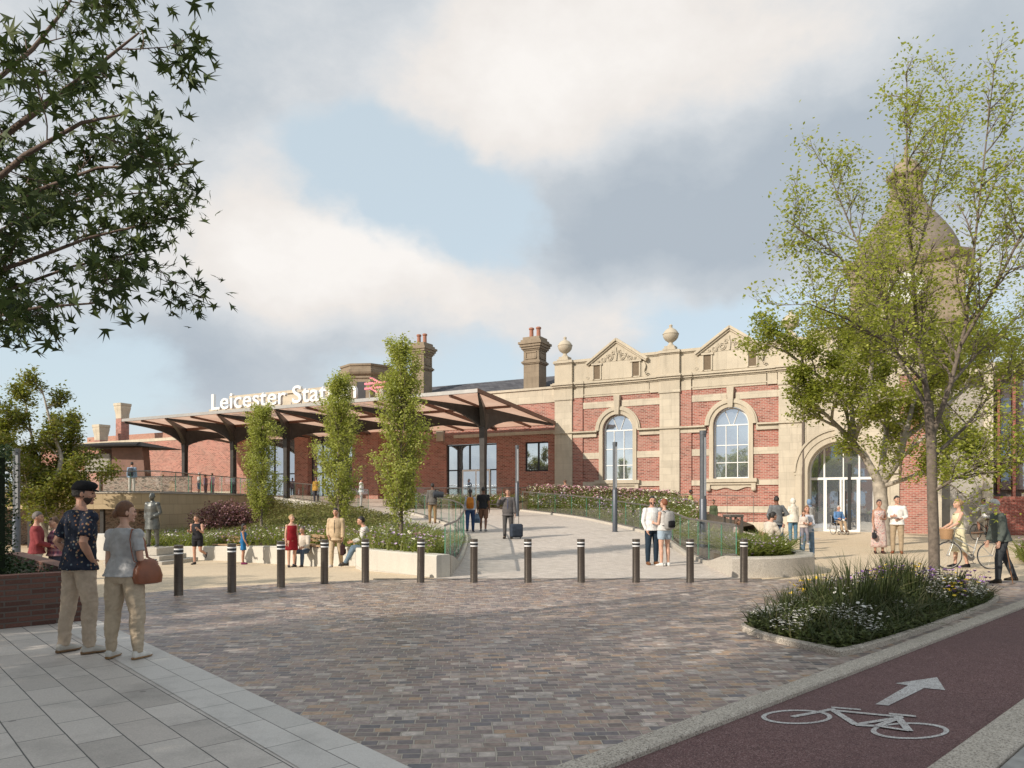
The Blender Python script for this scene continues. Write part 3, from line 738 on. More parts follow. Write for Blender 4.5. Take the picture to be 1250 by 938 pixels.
# glazing of the wing
def glazed(name, s0, s1, z0, z1, o, mull, trans, fr_mat, depth=.12, gm=None):
    b = MB()
    for s in [s0, *mull, s1]: bx(b, s - .05, s + .05, o - depth, o, z0, z1)
    for z in [z0, *trans, z1 - .09]: bx(b, s0, s1, o - depth, o - .006, z, z + .09)
    f = b.build(name, fr_mat, wing)
    g = MB(); bx(g, s0, s1, o - depth * .6, o - depth * .5, z0, z1); g.build('pane', gm or M_glass, f)
    return f
d = glazed('door_screen', -8.85, -4.75, 1.1, 5.78, W - .15, (-8.0, -7.0, -5.95), (3.9,), M_black)
b = MB(); bx(b, -7.6, -5.3, W - .18, W - .12, 1.1, 3.98)
q = b.build('automatic_door', M_white, d)
g = MB(); bx(g, -7.5, -6.5, W - .13, W - .115, 1.2, 3.85); bx(g, -6.4, -5.4, W - .13, W - .115, 1.2, 3.85); g.build('door_glass', M_glass, q)
glazed('window', -2.45, -.72, 3.75, 5.75, W - .12, (-1.5,), (), M_black)
glazed('entrance_glazing', -27.6, -22.3, 1.2, 7.4, .5, (-26.3, -25.0, -23.6), (3.9,), M_black)
glazed('entrance_glazing', -20.9, -16.4, 1.2, 7.4, .5, (-19.8, -18.6, -17.5), (3.9,), M_black)
b = MB(); bx(b, -28.8, -14, .3, .9, 7.3, 7.62); b.build('lintel', M_rust, wing)

# stone chimneys
def stone_chimney(c, o, base, top, w):
    b = MB(); q = Matrix.Translation((c, -o, 0)); h = w / 2
    def bb(k, z0, z1): b.box(-h - k, h + k, -h - k, h + k, z0, z1, q)
    bb(.35, base - 1.5, base); b.loft([[(x * (h + .35), y * (h + .35), base) for x, y in ((-1, -1), (1, -1), (1, 1), (-1, 1))], [(x * h, y * h, base + .6) for x, y in ((-1, -1), (1, -1), (1, 1), (-1, 1))]], q)
    bb(0, base + .6, top - .95); mid = base + (top - base) * .60
    bb(.07, mid - .16, mid - .08); bb(.13, mid - .08, mid + .04); bb(.05, mid + .04, mid + .12)
    for k, z0, z1 in ((.06, top - .95, top - .85), (.14, top - .85, top - .7), (.22, top - .7, top - .52), (.30, top - .52, top - .36), (.16, top - .36, top - .2), (.05, top - .2, top)): bb(k, z0, z1)
    for ax in range(4):                                   # framed sunk panels
        rz = Matrix.Translation((c, -o, 0)) @ Matrix.Rotation(ax * math.pi / 2, 4, 'Z')
        z0, z1 = mid + .2, top - 1.05; a = h - .22
        for x0, x1, za, zb in ((-a - .06, a + .06, z0, z0 + .07), (-a - .06, a + .06, z1 - .07, z1), (-a - .06, -a, z0, z1), (a, a + .06, z0, z1)): b.box(x0, x1, -h - .05, -h, za, zb, rz)
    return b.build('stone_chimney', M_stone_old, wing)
for c, o, base, top, w in ((-2.75, -2.6, 8.9, 13.3, 1.2), (-13.1, -3.4, 9.2, 14.1, 1.15)):
    ch = stone_chimney(c, o, base, top, w)
    for s in (-.28, .28):
        p = MB(); p.lathe([(.17, top - .02), (.15, top + .1), (.14, top + .6), (.19, top + .64), (.19, top + .74), (.13, top + .78)], 12, None, (c + s, -o))
        p.build('chimney_pot', M_pot, ch, 40)

# ------------------------------------------------------------------ clock tower behind the hall
tow = empty('clock_tower', F0 + V((0, 0, -.7)), -AF, 'tall stone clock tower with bell-shaped dome rising behind the trees', 'clock tower')
tc = (20.5, 8.0)
q = Matrix.Translation((*tc, 0))
def chs(h, c, z): return [(-h + c, -h, z), (h - c, -h, z), (h, -h + c, z), (h, h - c, z), (h - c, h, z), (-h + c, h, z), (-h, h - c, z), (-h, -h + c, z)]
m = MB()
m.loft([chs(h, c, z) for h, c, z in ((3.0, .7, 0), (3.0, .7, 12.6), (3.2, .8, 12.7), (3.3, .8, 12.95), (2.95, .8, 13.0), (2.95, .8, 16.3), (3.15, .85, 16.4), (3.4, .9, 16.75), (3.4, .9, 16.95), (2.9, .9, 17.0))], q)
for sx in (-1, 1):
    for sy in (-1, 1): m.box(sx * 2.55 - .45, sx * 2.55 + .45, sy * 2.55 - .45, sy * 2.55 + .45, 12.9, 16.35, q)
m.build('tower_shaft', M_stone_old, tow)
m = MB()
prof = [(3.0, 17.0), (3.0, 17.5), (2.85, 18.1), (2.55, 18.75), (2.17, 19.35), (1.78, 19.9), (1.42, 20.35), (1.17, 20.7), (1.08, 20.9)]
m.lathe(prof, 24, None, tc)
m.build('dome', ashlar('grey dome stone', (.22, .185, .15), .8, .3, stain=.4, streak=.4), tow, 30)
m = MB()
m.lathe([(1.15, 20.9), (1.15, 21.05), (.95, 21.1), (.95, 21.2)], 8, None, tc)
for k in range(8):
    a = k * math.pi / 4 + math.pi / 8; m.box(.62, .92, -.16, .16, 21.2, 22.5, Matrix.Translation((*tc, 0)) @ Matrix.Rotation(a, 4, 'Z'))
m.lathe([(1.05, 22.5), (1.15, 22.6), (1.15, 22.75), (.9, 22.8), (.85, 23.1), (.6, 23.5), (.3, 23.75), (.16, 23.9), (.10, 24.4), (.17, 24.5), (.05, 24.65), (.02, 25.2), (0, 25.22)], 16, None, tc)
m.lathe([(.5, 21.2), (.5, 22.5)], 8, None, tc)
m.build('lantern', M_stone_old, tow, 35)
for k in range(4):
    rz = Matrix.Translation((*tc, 0)) @ Matrix.Rotation(k * math.pi / 2, 4, 'Z') @ Matrix.Translation((0, -2.96, 15.0)) @ Matrix.Rotation(math.pi / 2, 4, 'X')
    d = MB(); d.lathe([(1.12, -.05), (1.12, .1), (.98, .12), (.96, .04)], 32, rz)
    f = d.build('clock_surround', M_stone_old, tow, 30)
    d = MB(); d.lathe([(.97, .0), (.97, .05), (.0, .051)], 32, rz)
    fc = d.build('clock_face', plain('clock white', (.62, .62, .58), .5), f)
    d = MB()
    for hh in range(12):
        a = hh * math.pi / 6; L = .16; d.box(-.025, .025, .76, .76 + L, .054, .06, rz @ Matrix.Rotation(a, 4, 'Z'))
    d.box(-.035, .035, -.1, .5, .062, .07, rz @ Matrix.Rotation(-rad(140), 4, 'Z')); d.box(-.025, .025, -.15, .78, .072, .08, rz @ Matrix.Rotation(-rad(60), 4, 'Z'))
    d.build('clock_hand', M_black, fc)

# ------------------------------------------------------------------ right-hand wing: brick fins and tall glazing
rw = empty('glazed_wing', F0, -AF, 'modern wing with tall glass strips between thin red brick fins', 'building')
m = MB()
bx(m, 21.8, 60, -9, -.9, -.1, 8.2)
m.build('wall', plain('grey cladding', (.33, .31, .28), .7, .2, 4), rw)
m = MB()
k = 0
for s in frange(24.6, 58, 52):
    bx(m, s, s + .11, -.9, -.25 + .1 * (k % 3), 1.75 if k % 4 else 2.1, 7.9 + .1 * (k % 3)); k += 1
m.build('brick_fins', M_brick_deep, rw)
g = MB()
for i, s in enumerate(frange(24.76, 58, 52)): bx(g, s + .02, s + .44, -.9, -.62, 2.3, 7.6 + .2 * (i % 2))
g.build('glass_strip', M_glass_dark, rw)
m = MB(); bx(m, 24.4, 28.3, -.9, -.18, -.1, 1.95); bx(m, 30.5, 60, -.9, -.18, -.1, 1.4); m.build('plinth_wall', M_brick_deep, rw)
m = MB(); bx(m, 21.8, 22.15, -.9, .05, 0, 8.2); bx(m, 24.0, 24.4, -.9, .0, 0, 8.2); bx(m, 21.7, 60, -1, .1, 8.2, 8.7); bx(m, 28.3, 30.5, -.9, -.3, 0, 2.9)
m.build('stone_frame', M_stone, rw)

# ------------------------------------------------------------------ canopy
can = empty('station_canopy', F0, -AF, 'folded steel canopy with copper underside on six branching columns', 'canopy')
SL, SR, OF, OB, ZF, ZB = -30.4, .15, 10.1, .15, 7.64, 6.79
def zc(o): return ZB + (ZF - ZB) * (o - OB) / (OF - OB)
m = MB(); m.face([(SL, -OB, ZB), (SR, -OB, ZB), (SR, -OF, ZF), (SL, -OF, ZF)]); 
m.build('soffit', M_copper, can)
m = MB()
bx(m, SL, SR, OF, OF + .06, ZF - .05, ZF + .15)
m.build('fascia', M_fascia, can)
m = MB()
for s in (SL, SR - .1): m.loft([[(s, -OB, ZB - .04), (s, -OB, ZB + .2), (s, -OF, ZF + .18), (s, -OF, ZF - .04)], [(s + .1, -OB, ZB - .04), (s + .1, -OB, ZB + .2), (s + .1, -OF, ZF + .18), (s + .1, -OF, ZF - .04)]])
bx(m, SL + .1, SR - .1, OB - .1, OB, ZB - .02, ZB + .2)
m.build('edge_trim', M_rust, can)
m = MB()
cols_s = [-1.7 - 5.32 * i for i in range(6)]; OC = 6.4
def rafter(m, s0, o0, s1, o1, h, w=.07):
    a, b = V((s0, -o0, zc(o0))), V((s1, -o1, zc(o1))); dv = (b - a); dv.z = 0; dv.normalize(); n = V((-dv.y, dv.x, 0)) * w
    m.loft([[tuple(a - n - V((0, 0, .003))), tuple(a + n - V((0, 0, .003))), tuple(a + n - V((0, 0, h))), tuple(a - n - V((0, 0, h)))], [tuple(b - n - V((0, 0, .003))), tuple(b + n - V((0, 0, .003))), tuple(b + n - V((0, 0, h * .7))), tuple(b - n - V((0, 0, h * .7)))]])
for i in range(7):
    s = cols_s[0] + 2.66 - 5.32 * i
    if SL < s < SR: rafter(m, s, OB, s, OF - .05, .22)
for i in range(6):
    s = cols_s[i]
    rafter(m, s, OF - .05, s, OC, .16, .05); rafter(m, s, OC, s, OB, .2, .05)
rafter(m, SL, OC, SR, OC, .2, .06)
m.build('rafters', M_rust, can)
def column_mesh(s):
    m = MB(); top = zc(OC); zf = ramp_z(*FW(s, OC)[:2])
    sq = lambda h, z, k=0: [(s - h, -OC - h, z), (s + h, -OC - h, z), (s + h, -OC + h, z), (s - h, -OC + h, z)]
    m.loft([sq(.16, zf - .2), sq(.16, zf + 3.2), sq(.18, top - 1.4), sq(.22, top - .95), sq(.26, top - .4)])
    ends = [(s - 2.62, OF - .15), (s + 2.62 if s < -3 else SR - .05, OF - .15), (s - 2.62, OB + .3), (s + 2.62 if s < -3 else SR - .05, OB + .3)]
    for (es, eo) in ends:
        a = V((s, -OC, 0)); b = V((max(es, SL + .05), -eo, 0)); dv = b - a; L = dv.length; dv.normalize(); n = V((-dv.y, dv.x, 0))
        rings = []
        for i in range(13):
            t = i / 12; p = a + dv * (L * t); o = -p.y
            up = zc(o) - .02
            low = up - (.13 + .95 * (1 - t) ** 4.5 + .36 * (1 - t) ** 1.1); w = .11 * (1 - t) + .05
            rings.append([(p.x - n.x * w, p.y - n.y * w, up), (p.x + n.x * w, p.y + n.y * w, up), (p.x + n.x * w, p.y + n.y * w, low), (p.x - n.x * w, p.y - n.y * w, low)])
        m.loft(rings)
    return m
for s in cols_s: column_mesh(s).build('column', M_canopy, can, 35)

# letters on the canopy edge
sg = empty('station_sign', F0, -AF, 'large white raised station name letters along the top edge of the canopy', 'sign')
def text_mesh(txt, height, ext=.06, bold=.008):
    cu = bpy.data.curves.new('lettering', 'FONT'); cu.body = txt; cu.size = 1; cu.extrude = ext; cu.offset = bold; cu.resolution_u = 4
    o = bpy.data.objects.new('t', cu); COL.objects.link(o)
    bpy.context.view_layer.update()
    me = bpy.data.meshes.new_from_object(o.evaluated_get(bpy.context.evaluated_depsgraph_get()))
    bpy.data.objects.remove(o); bpy.data.curves.remove(cu)
    return me
me = text_mesh('Leicester Station', 1)
co = np.array([v.co[:] for v in me.vertices]); x0, x1 = co[:, 0].min(), co[:, 0].max()
base = co[:, 1].min(); cap = .729
LX0, LX1, ZH = -20.9, -8.35, 1.12
kx_, kz_ = (LX1 - LX0) / (x1 - x0), ZH / cap
out = np.stack([LX0 + (co[:, 0] - x0) * kx_, -9.95 - co[:, 2] * 1.6, ZF + .26 + co[:, 1] * kz_], 1)
me.vertices.foreach_set('co', out.astype(np.float32).reshape(-1)); me.update()
M_letter = plain('white letters', (.80, .79, .77), .4, .05, 3)
link_mesh('lettering', me, M_letter, sg)
# double-arrow emblem in pink beside the letters
m = MB(); S0, S1, zb, zt = -7.75, -6.2, ZF + .42, ZF + 1.36
hh = zt - zb; w = S1 - S0; th = .105 * hh * 1.25
for zz in (.64, .34): bx(m, S0, S1, 9.88, 10.0, zb + hh * zz - th / 2, zb + hh * zz + th / 2)
def dg(m, a, b, dz=.0):
    (sa, za), (sb, zb_) = a, b; k = th * .95
    P = [(sa - k, za), (sa + k, za), (sb + k, zb_), (sb - k, zb_)]
    m.loft([[(p, -10.012 - dz, z) for p, z in P], [(p, -9.868 + dz, z) for p, z in P]])
dg(m, (S0 + w * .30, zt), (S0 + w * .72, zb + hh * .64)); dg(m, (S0 + w * .72, zb + hh * .64), (S0 + w * .28, zb + hh * .34), .004); dg(m, (S0 + w * .28, zb + hh * .34), (S0 + w * .70, zb), .008)
m.build('rail_emblem', plain('pink emblem', (.72, .22, .28), .5, .06), sg)
m = MB()
for s in frange(-20.5, -8.6, 14): m.tube([(s, -9.9, ZF + .15), (s, -9.9, ZF + .32)], .03, 6)
for s in (-7.4, -6.5): m.tube([(s, -9.93, ZF + .15), (s, -9.93, ZF + .75)], .03, 6)
m.build('sign_post', M_fascia, sg)

# ------------------------------------------------------------------ buildings far left
lb = empty('brick_workshop', FW(-62, -8), -AF, 'distant low brick building with pale stone cornice and two brick chimneys', 'building')
M_lbrick = brick('distant brick', (.33, .13, .09), (.38, .16, .11), (.42, .19, .14), (.5, .38, .3), stain=.15)
m = MB(); m.box(-2, 30, 0, 8, 0, 9.2); m.build('wall', M_lbrick, lb)
m = MB()
for z0, z1, p in ((7.6, 7.85, .12), (7.85, 8.15, .3), (8.15, 8.4, .5)): m.box(-2 - p, 30, -p, 8, z0, z1)
m.build('cornice', M_trim, lb)
for (px0, px1, pt, d, zs) in ((113, 134, 519, 76, .38), (139, 160, 493, 78, .36)):
    w = (px1 - px0) / FPX * d * .62; P = at((px0 + px1) / 2, pt, d)
    L = (Matrix.Translation(lb.location) @ Matrix.Rotation(-AF, 4, 'Z')).inverted() @ P
    m = MB(); qm = Matrix.Translation((L.x, L.y, 0)); h = w / 2
    m.box(-h * .8, h * .8, -h * .8, h * .8, 6, L.z - 1.6, qm)
    ch = m.build('chimney', M_brick, lb)
    m = MB(); rr = lambda k, z: [(-k, -k, z), (k, -k, z), (k, k, z), (-k, k, z)]
    m.loft([rr(h * .8, L.z - 1.6), rr(h * .84, L.z - 1.1), rr(h * 1.02, L.z - .5), rr(h * 1.02, L.z - .3), rr(h * 1.1, L.z - .25), rr(h * 1.1, L.z)], qm)
    m.build('chimney_cap', M_stone, ch)

# ------------------------------------------------------------------ balcony, pavilion and mural
bal = empty('stone_balcony', (-17.4, 36.5, 0), 0, 'sandstone block terrace wall with open passage under its left part', 'terrace wall')
M_block = ashlar('buff block', (.47, .37, .24), .95, .52, joint=.6, stain=.12, gap=.012, streak=.1)
m = MB()
m.box(-.55, 0, 0, 22, -.7, 2.1)
m.box(-22, -.55, 0, .5, 1.32, 2.1); m.box(-22, -.55, .5, 30, 1.75, 2.1)
m.build('block_wall', M_block, bal)
m = MB(); m.box(-22, .04, -.05, .55, 2.102, 2.16); m.box(-.6, .04, .55, 22, 2.102, 2.16); m.build('coping', M_granite, bal)
for x in (-3.0, -6.6, -10.2): MB().box(x - .09, x + .09, .15, .33, -.7, 1.32).build('post', M_canopy, bal)
def mural_mat():
    t = NT('mural print'); v = t.wallvec()
    n = t.noise(t.mapping(v, (1.0, 2.6, 1)), 2.6, 9, .66, 1.0)
    return t.set(rough=.5, color=t.ramp(n, [(.36, (.03, .028, .025)), (.46, (.14, .10, .07)), (.5, (.32, .27, .23)), (.58, (.20, .11, .075)), (.62, (.05, .04, .04)), (.72, (.42, .39, .35))]))
M_mural = mural_mat()
m = MB(); m.box(-14, -.9, 3.2, 3.4, -.7, 1.7); tag(link_mesh('passage_mural', m.mesh('passage_mural'), M_mural), 'dark abstract mural panel at the back of the passage under the terrace', 'mural').location = bal.location
pm = empty('printed_screen', (-24.0, 47.0, 2.1), rad(-12), 'black and white abstract printed screen standing on the terrace', 'screen')
m = MB(); m.box(-2.4, 4.0, 0, .08, .05, 1.15); m.build('screen_panel', M_mural, pm)
m = MB(); m.box(-2.45, 4.05, -.03, .11, 1.15, 1.2); m.box(-2.45, 4.05, -.03, .11, 0, .06); m.build('screen_frame', M_canopy, pm)

pv = empty('garden_pavilion', (-27.3, 50, 2.1), rad(-10), 'dark flat-roofed pavilion with rust brown and grey panels', 'pavilion')
m = MB(); m.loft([[(-3.6, -1.5, 3.22), (3.4, -1.8, 3.22), (3.2, 3.5, 3.3), (-3.2, 3.5, 3.3)], [(-3.6, -1.5, 3.32), (3.4, -1.8, 3.32), (1.2, 1.5, 3.75), (-1.0, 1.5, 3.75)]]); m.build('roof', plain('black roofing', (.012, .011, .011), .9, .2), pv)
m = MB(); m.box(-1.4, .55, -.6, -.5, 1.6, 2.8); m.box(-1.4, -1.3, -.6, -.5, 0, 2.8); m.box(.45, .55, -.6, -.5, 0, 2.8); m.build('grey_panel', plain('grey cladding', (.33, .31, .28), .7, .2, 4), pv)
m = MB(); m.loft([[(.6, -.55, 0), (3.2, -.55, 0), (3.2, .1, 0), (.6, .1, 0)], [(.6, -.55, 3.2), (2.9, -.55, 3.2), (2.9, .1, 3.2), (.6, .1, 3.2)]]); m.box(-1.3, .45, .6, .7, 0, 3.2); m.build('rust_panel', M_rust, pv)
for x in (-3.1, -2.75, -2.4, -2.05, -1.75): MB().box(x - .05, x + .05, -.9, -.8, 0, 3.22).build('post', M_canopy, pv)
# ================================================================== street furniture
M_steel = NT('brushed bronze steel'); _o = M_steel.obj()
M_steel.set(rough=.34, metal=.85, color=M_steel.ramp(M_steel.noise(M_steel.mapping(_o, (1, 1, 30)), 6, 3), [(.3, (.14, .125, .11)), (.7, (.20, .18, .16))])); M_steel = M_steel.m
M_steel_dk = plain('grey lamp steel', (.14, .15, .165), .35, .12, 4, metal=.5)
M_band = plain('reflective white band', (.80, .80, .80), .3, .05)
def bollard_parts(root):
    m = MB(); m.lathe([(.082, 0), (.082, .012), (.078, .014), (.078, .80), (.080, .803), (.080, .895), (.074, .90), (0, .9005)], 24)
    m.build('post', M_steel, root, 35)
    for z in (.745, .815):
        b = MB(); b.lathe([(.0795 if z < .8 else .0815, z), (.0795 if z < .8 else .0815, z + .024)], 24); b.build('reflective_band', M_band, root, 35)
    b = MB(); b.lathe([(.0785, .77), (.0812, .772), (.0812, .812), (.0785, .814)], 24); b.build('collar', M_black, root, 35)
BOL = [(218, 727), (283, 723), (343, 717), (396, 712.5), (446, 711), (513.5, 711), (578.5, 711), (644.5, 711), (709.5, 711), (776.5, 711), (842.5, 711), (908, 711)]
blab = ['steel bollard nearest the grey t-shirt woman at the left end of the row',
        'steel bollard second from the left end, in front of the stone wall', 'steel bollard beside the woman in the red dress', 'steel bollard just left of the man in the cream suit',
        'steel bollard in front of the left end of the pale planter block', 'steel bollard in front of the right end of the pale planter block',
        'steel bollard at the left foot of the ramp by the glass end', 'steel bollard below the man with the suitcase', 'steel bollard below the tall lamp post midway up the ramp',
        'steel bollard just left of the talking couple', 'steel bollard between the talking couple and the near lamp post', 'steel bollard in front of the curved granite planter at the right end']
b0 = None
for i, (px, py) in enumerate(BOL):
    p = gnd(px, py)
    if b0 is None:
        b0 = empty('bollard', p); bollard_parts(b0); o = b0
    else:
        o = copy_tree(b0); o.location = p
    o.rotation_euler = (rad(random.uniform(-.5, .5)), rad(random.uniform(-.5, .5)), random.uniform(0, 6))
    tag(o, blab[i], 'bollard', 'steel bollards along the edge of the cobbles')

def lamp(root):
    m = MB(); m.lathe([(.13, 0), (.13, .02), (.105, .03), (.105, 1.75), (.10, 1.76)], 20); m.build('base', plain('dark lamp base', (.10, .11, .13), .4, .12, 4, metal=.4), root, 35)
    m = MB(); m.lathe([(.092, 1.75), (.092, 3.62), (.10, 3.625), (.10, 3.75), (.0, 3.752)], 20); m.build('post', M_steel_dk, root, 35)
    m = MB(); m.box(-.03, .03, -.098, -.08, 1.85, 3.55); m.build('light_strip', plain('lamp diffuser', (.55, .56, .58), .3, .05), root)
L0 = None
for (x, y, z, rz, lab) in ((5.57, 21.5, 0, .6, 'dark slim lamp post at the foot of the ramp beside the near glass panels'), (4.3, 30.8, None, .5, 'grey slim lamp post midway up the ramp by the flower slope'), (.27, 39, None, .4, 'farthest slim lamp post behind the man with the suitcase'), (-14.45, 21.5, -.52, .6, 'slim lamp post at the left edge behind the brick planter')):
    z = surf(x, y) if z is None else z
    if L0 is None: L0 = empty('lamp_post', (x, y, z), rz); lamp(L0); o = L0
    else: o = copy_tree(L0); o.location = (x, y, z); o.rotation_euler.z = rz
    tag(o, lab, 'lamp post', 'slim column lamp posts of the square')

# glass balustrades
M_pane = glassmat('clear glass', (.975, .99, .985), .10)
M_edge = plain('green glass edge', (.10, .30, .20), .15, .1, spec=.7)
M_rail = plain('handrail steel', (.20, .19, .18), .35, .1, 5, metal=.6)
def resample(path, step):
    P = [V(p) for p in path]; seg = [(b - a).length for a, b in zip(P, P[1:])]; L = sum(seg); n = max(1, round(L / step)); out = []
    for i in range(n + 1):
        t = L * i / n; k = 0
        while k < len(seg) - 1 and t > seg[k]: t -= seg[k]; k += 1
        out.append(P[k] + (P[k + 1] - P[k]) * min(1, t / seg[k]))
    return out
def smooth_path(path, it=2):
    P = [V(p) for p in path]
    for _ in range(it):
        Q = [P[0]]
        for a, b in zip(P, P[1:]): Q += [a * .75 + b * .25, a * .25 + b * .75]
        P = Q + [P[-1]]
    return P
def balustrade(path, zf, h, label, step=1.5, z_extra=0, edges=True, kerb=None, topf=None):
    pts = resample(path, step); root = empty('glass_balustrade', (pts[0].x, pts[0].y, 0), 0, label, 'balustrade', 'glass balustrades of the ramp and terrace')
    O = V((pts[0].x, pts[0].y, 0)); Z = lambda p: zf(p.x, p.y) + z_extra
    T = (lambda p: topf(p.x, p.y)) if topf else (lambda p: Z(p) + h)
    ed = MB()
    for a, b in zip(pts, pts[1:]):
        dv = (b - a).normalized(); n = V((-dv.y, dv.x, 0)) * .009; g = dv * .012
        A, B = a + g - O, b - g - O; za, zb = Z(a), Z(b); ta, tb = T(a), T(b); m = MB()
        m.loft([[(A.x + n.x, A.y + n.y, za + .03), (B.x + n.x, B.y + n.y, zb + .03), (B.x - n.x, B.y - n.y, zb + .03), (A.x - n.x, A.y - n.y, za + .03)], [(A.x + n.x, A.y + n.y, ta), (B.x + n.x, B.y + n.y, tb), (B.x - n.x, B.y - n.y, tb), (A.x - n.x, A.y - n.y, ta)]])
        m.build('glass_panel', M_pane, root)
        for q, z, tz, s in ((A, za, ta, -1), (B, zb, tb, 1)):
            w = dv * (.003 * s); ed.loft([[(q.x + n.x * 1.1, q.y + n.y * 1.1, z + .03), (q.x + w.x + n.x * 1.1, q.y + w.y + n.y * 1.1, z + .03), (q.x + w.x - n.x * 1.1, q.y + w.y - n.y * 1.1, z + .03), (q.x - n.x * 1.1, q.y - n.y * 1.1, z + .03)], [(q.x + n.x * 1.1, q.y + n.y * 1.1, tz), (q.x + w.x + n.x * 1.1, q.y + w.y + n.y * 1.1, tz), (q.x + w.x - n.x * 1.1, q.y + w.y - n.y * 1.1, tz), (q.x - n.x * 1.1, q.y - n.y * 1.1, tz)]])
    ed.build('glass_edge', M_edge, root)
    fine = resample(path, .5)
    m = MB(); m.tube([(p.x - O.x, p.y - O.y, T(p) + .025) for p in fine], .028, 8); m.build('handrail', M_rail, root, 40)
    m = MB(); m.tube([(p.x - O.x, p.y - O.y, Z(p) + .02) for p in fine], (.03, .03), 4); m.build('base_channel', M_rail, root)
    if kerb:
        m = MB(); m.loft([[(p.x - O.x - kerb, p.y - O.y, -.7), (p.x - O.x + kerb, p.y - O.y, -.7), (p.x - O.x + kerb, p.y - O.y, Z(p)), (p.x - O.x - kerb, p.y - O.y, Z(p))] for p in fine]); m.build('kerb_upstand', M_granite, root)
    return root
G1 = smooth_path([(-1.50, 16.5, 0), (-1.55, 22, 0), (-1.72, 27.5, 0), (-2.5, 32, 0), (-4.8, 38.3, 0), (-6.5, 41.5, 0)])
def rtop(x, y): return ramp_z(x, y) + 1.12
def g1z(x, y): return max(ramp_z(x, y) + .10, .46 - .36 * sm((y - 16.4) / 3.5))
balustrade(G1, g1z, 1.0, 'curved glass balustrade along the left side of the ramp', 1.6, 0, True, .14, rtop)
G4 = smooth_path([(5.02, 16.5, 0), (5.45, 22, 0), (5.9, 29.0, 0), (4.9, 33.5, 0), (3.6, 38.5, 0), (.6, 43.2, 0)])
balustrade(G4, g1z, 1.0, 'glass balustrade along the right side of the ramp below the flowers', 1.6, 0, True, .14, rtop)
G2 = [(xl(y) + .22, y, 0) for y in frange(41.0, 53.5, 8)]
balustrade(G2, ramp_z, 1.05, 'glass balustrade above the hedge slope under the canopy', 1.5, .12)
balustrade([(-37, 36.62, 0), (-17.46, 36.62, 0)], lambda x, y: 2.16, 1.02, 'glass balustrade on the front edge of the stone terrace', 1.5)
balustrade([(-17.46, 36.75, 0), (-17.46, 53.5, 0)], lambda x, y: 2.16, 1.02, 'glass balustrade on the side edge of the stone terrace', 1.5)
balustrade([(-5.6, 42.8, 0), (-.6, 45.4, 0), (1.6, 47.2, 0)], ramp_z, 1.0, 'glass balustrade in front of the glazed doors', 1.4, .25)
# railing with ball posts along the hall front
rl = empty('wall_railing', FW(0, 1.6), -AF, 'low thin metal railing running along the foot of the hall windows', 'railing')
m = MB(); m.tube([(0, 0, 2.25), (6, 0, 2.2), (13, 0, 2.0)], .02, 6); m.build('handrail', M_rail, rl)
m = MB()
for s in frange(0, 13, 9): m.tube([(s, 0, .5), (s, 0, 2.22 - .016 * s)], .014, 6)
m.build('posts', M_rail, rl)

# planters
def wall_poly(name, path, tops, label, cat, th=.35, bottom=-.75, mat=None, closed=False, joints=True):
    P = [V((x, y, 0)) for x, y in path]; n = len(P); rings = []
    m = MB()
    for i, p in enumerate(P):
        a = P[i - 1] if (i or closed) else p; b = P[(i + 1) % n] if (i < n - 1 or closed) else p
        d1 = (p - a).normalized() if (p - a).length else (b - p).normalized(); d2 = (b - p).normalized() if (b - p).length else d1
        nv = V((-(d1 + d2).y, (d1 + d2).x, 0)).normalized() * th / max(.5, math.sqrt((1 + d1.dot(d2)) / 2))
        t = tops[i] if isinstance(tops, (list, tuple)) else tops
        q = p + nv; rings.append([(p.x, p.y, bottom), (p.x, p.y, t - .03), (p.x + nv.x * .08, p.y + nv.y * .08, t), (q.x, q.y, t), (q.x, q.y, bottom)])
    if closed: rings.append(rings[0])
    m.loft(rings, None, not closed)
    return tag(m.build(name, mat or M_granite, None, 40), label, cat)
WL = [(-1.66, 16.2), (-3.75, 18.4), (-4.1, 19.4), (-4.6, 21.6), (-5.6, 23.7), (-8.2, 26.6), (-11.2, 28.5), (-14.3, 29.7), (-17.0, 30.2)]
WT = [.50, .50, .46, .36, .22, .08, -.04, -.13, -.15]
M_pale = ashlar('pale cast stone', (.52, .49, .43), .95, 9.0, joint=.45, stain=.2, streak=.15)
wall_poly('stone_planter', WL[::-1], WT[::-1], 'long pale stone planter wall curving left around the flower bed', 'planter', .38, mat=M_pale)
WR = [(4.86, 16.25), (5.4, 16.2), (6.2, 16.42), (6.95, 17.0), (7.35, 17.9), (7.4, 19.2), (7.15, 20.2), (6.85, 22), (6.75, 24), (6.6, 27.5)]
wall_poly('stone_planter', WR, [.44] * 10, 'curved granite planter at the right foot of the ramp', 'planter', .42, -.3)
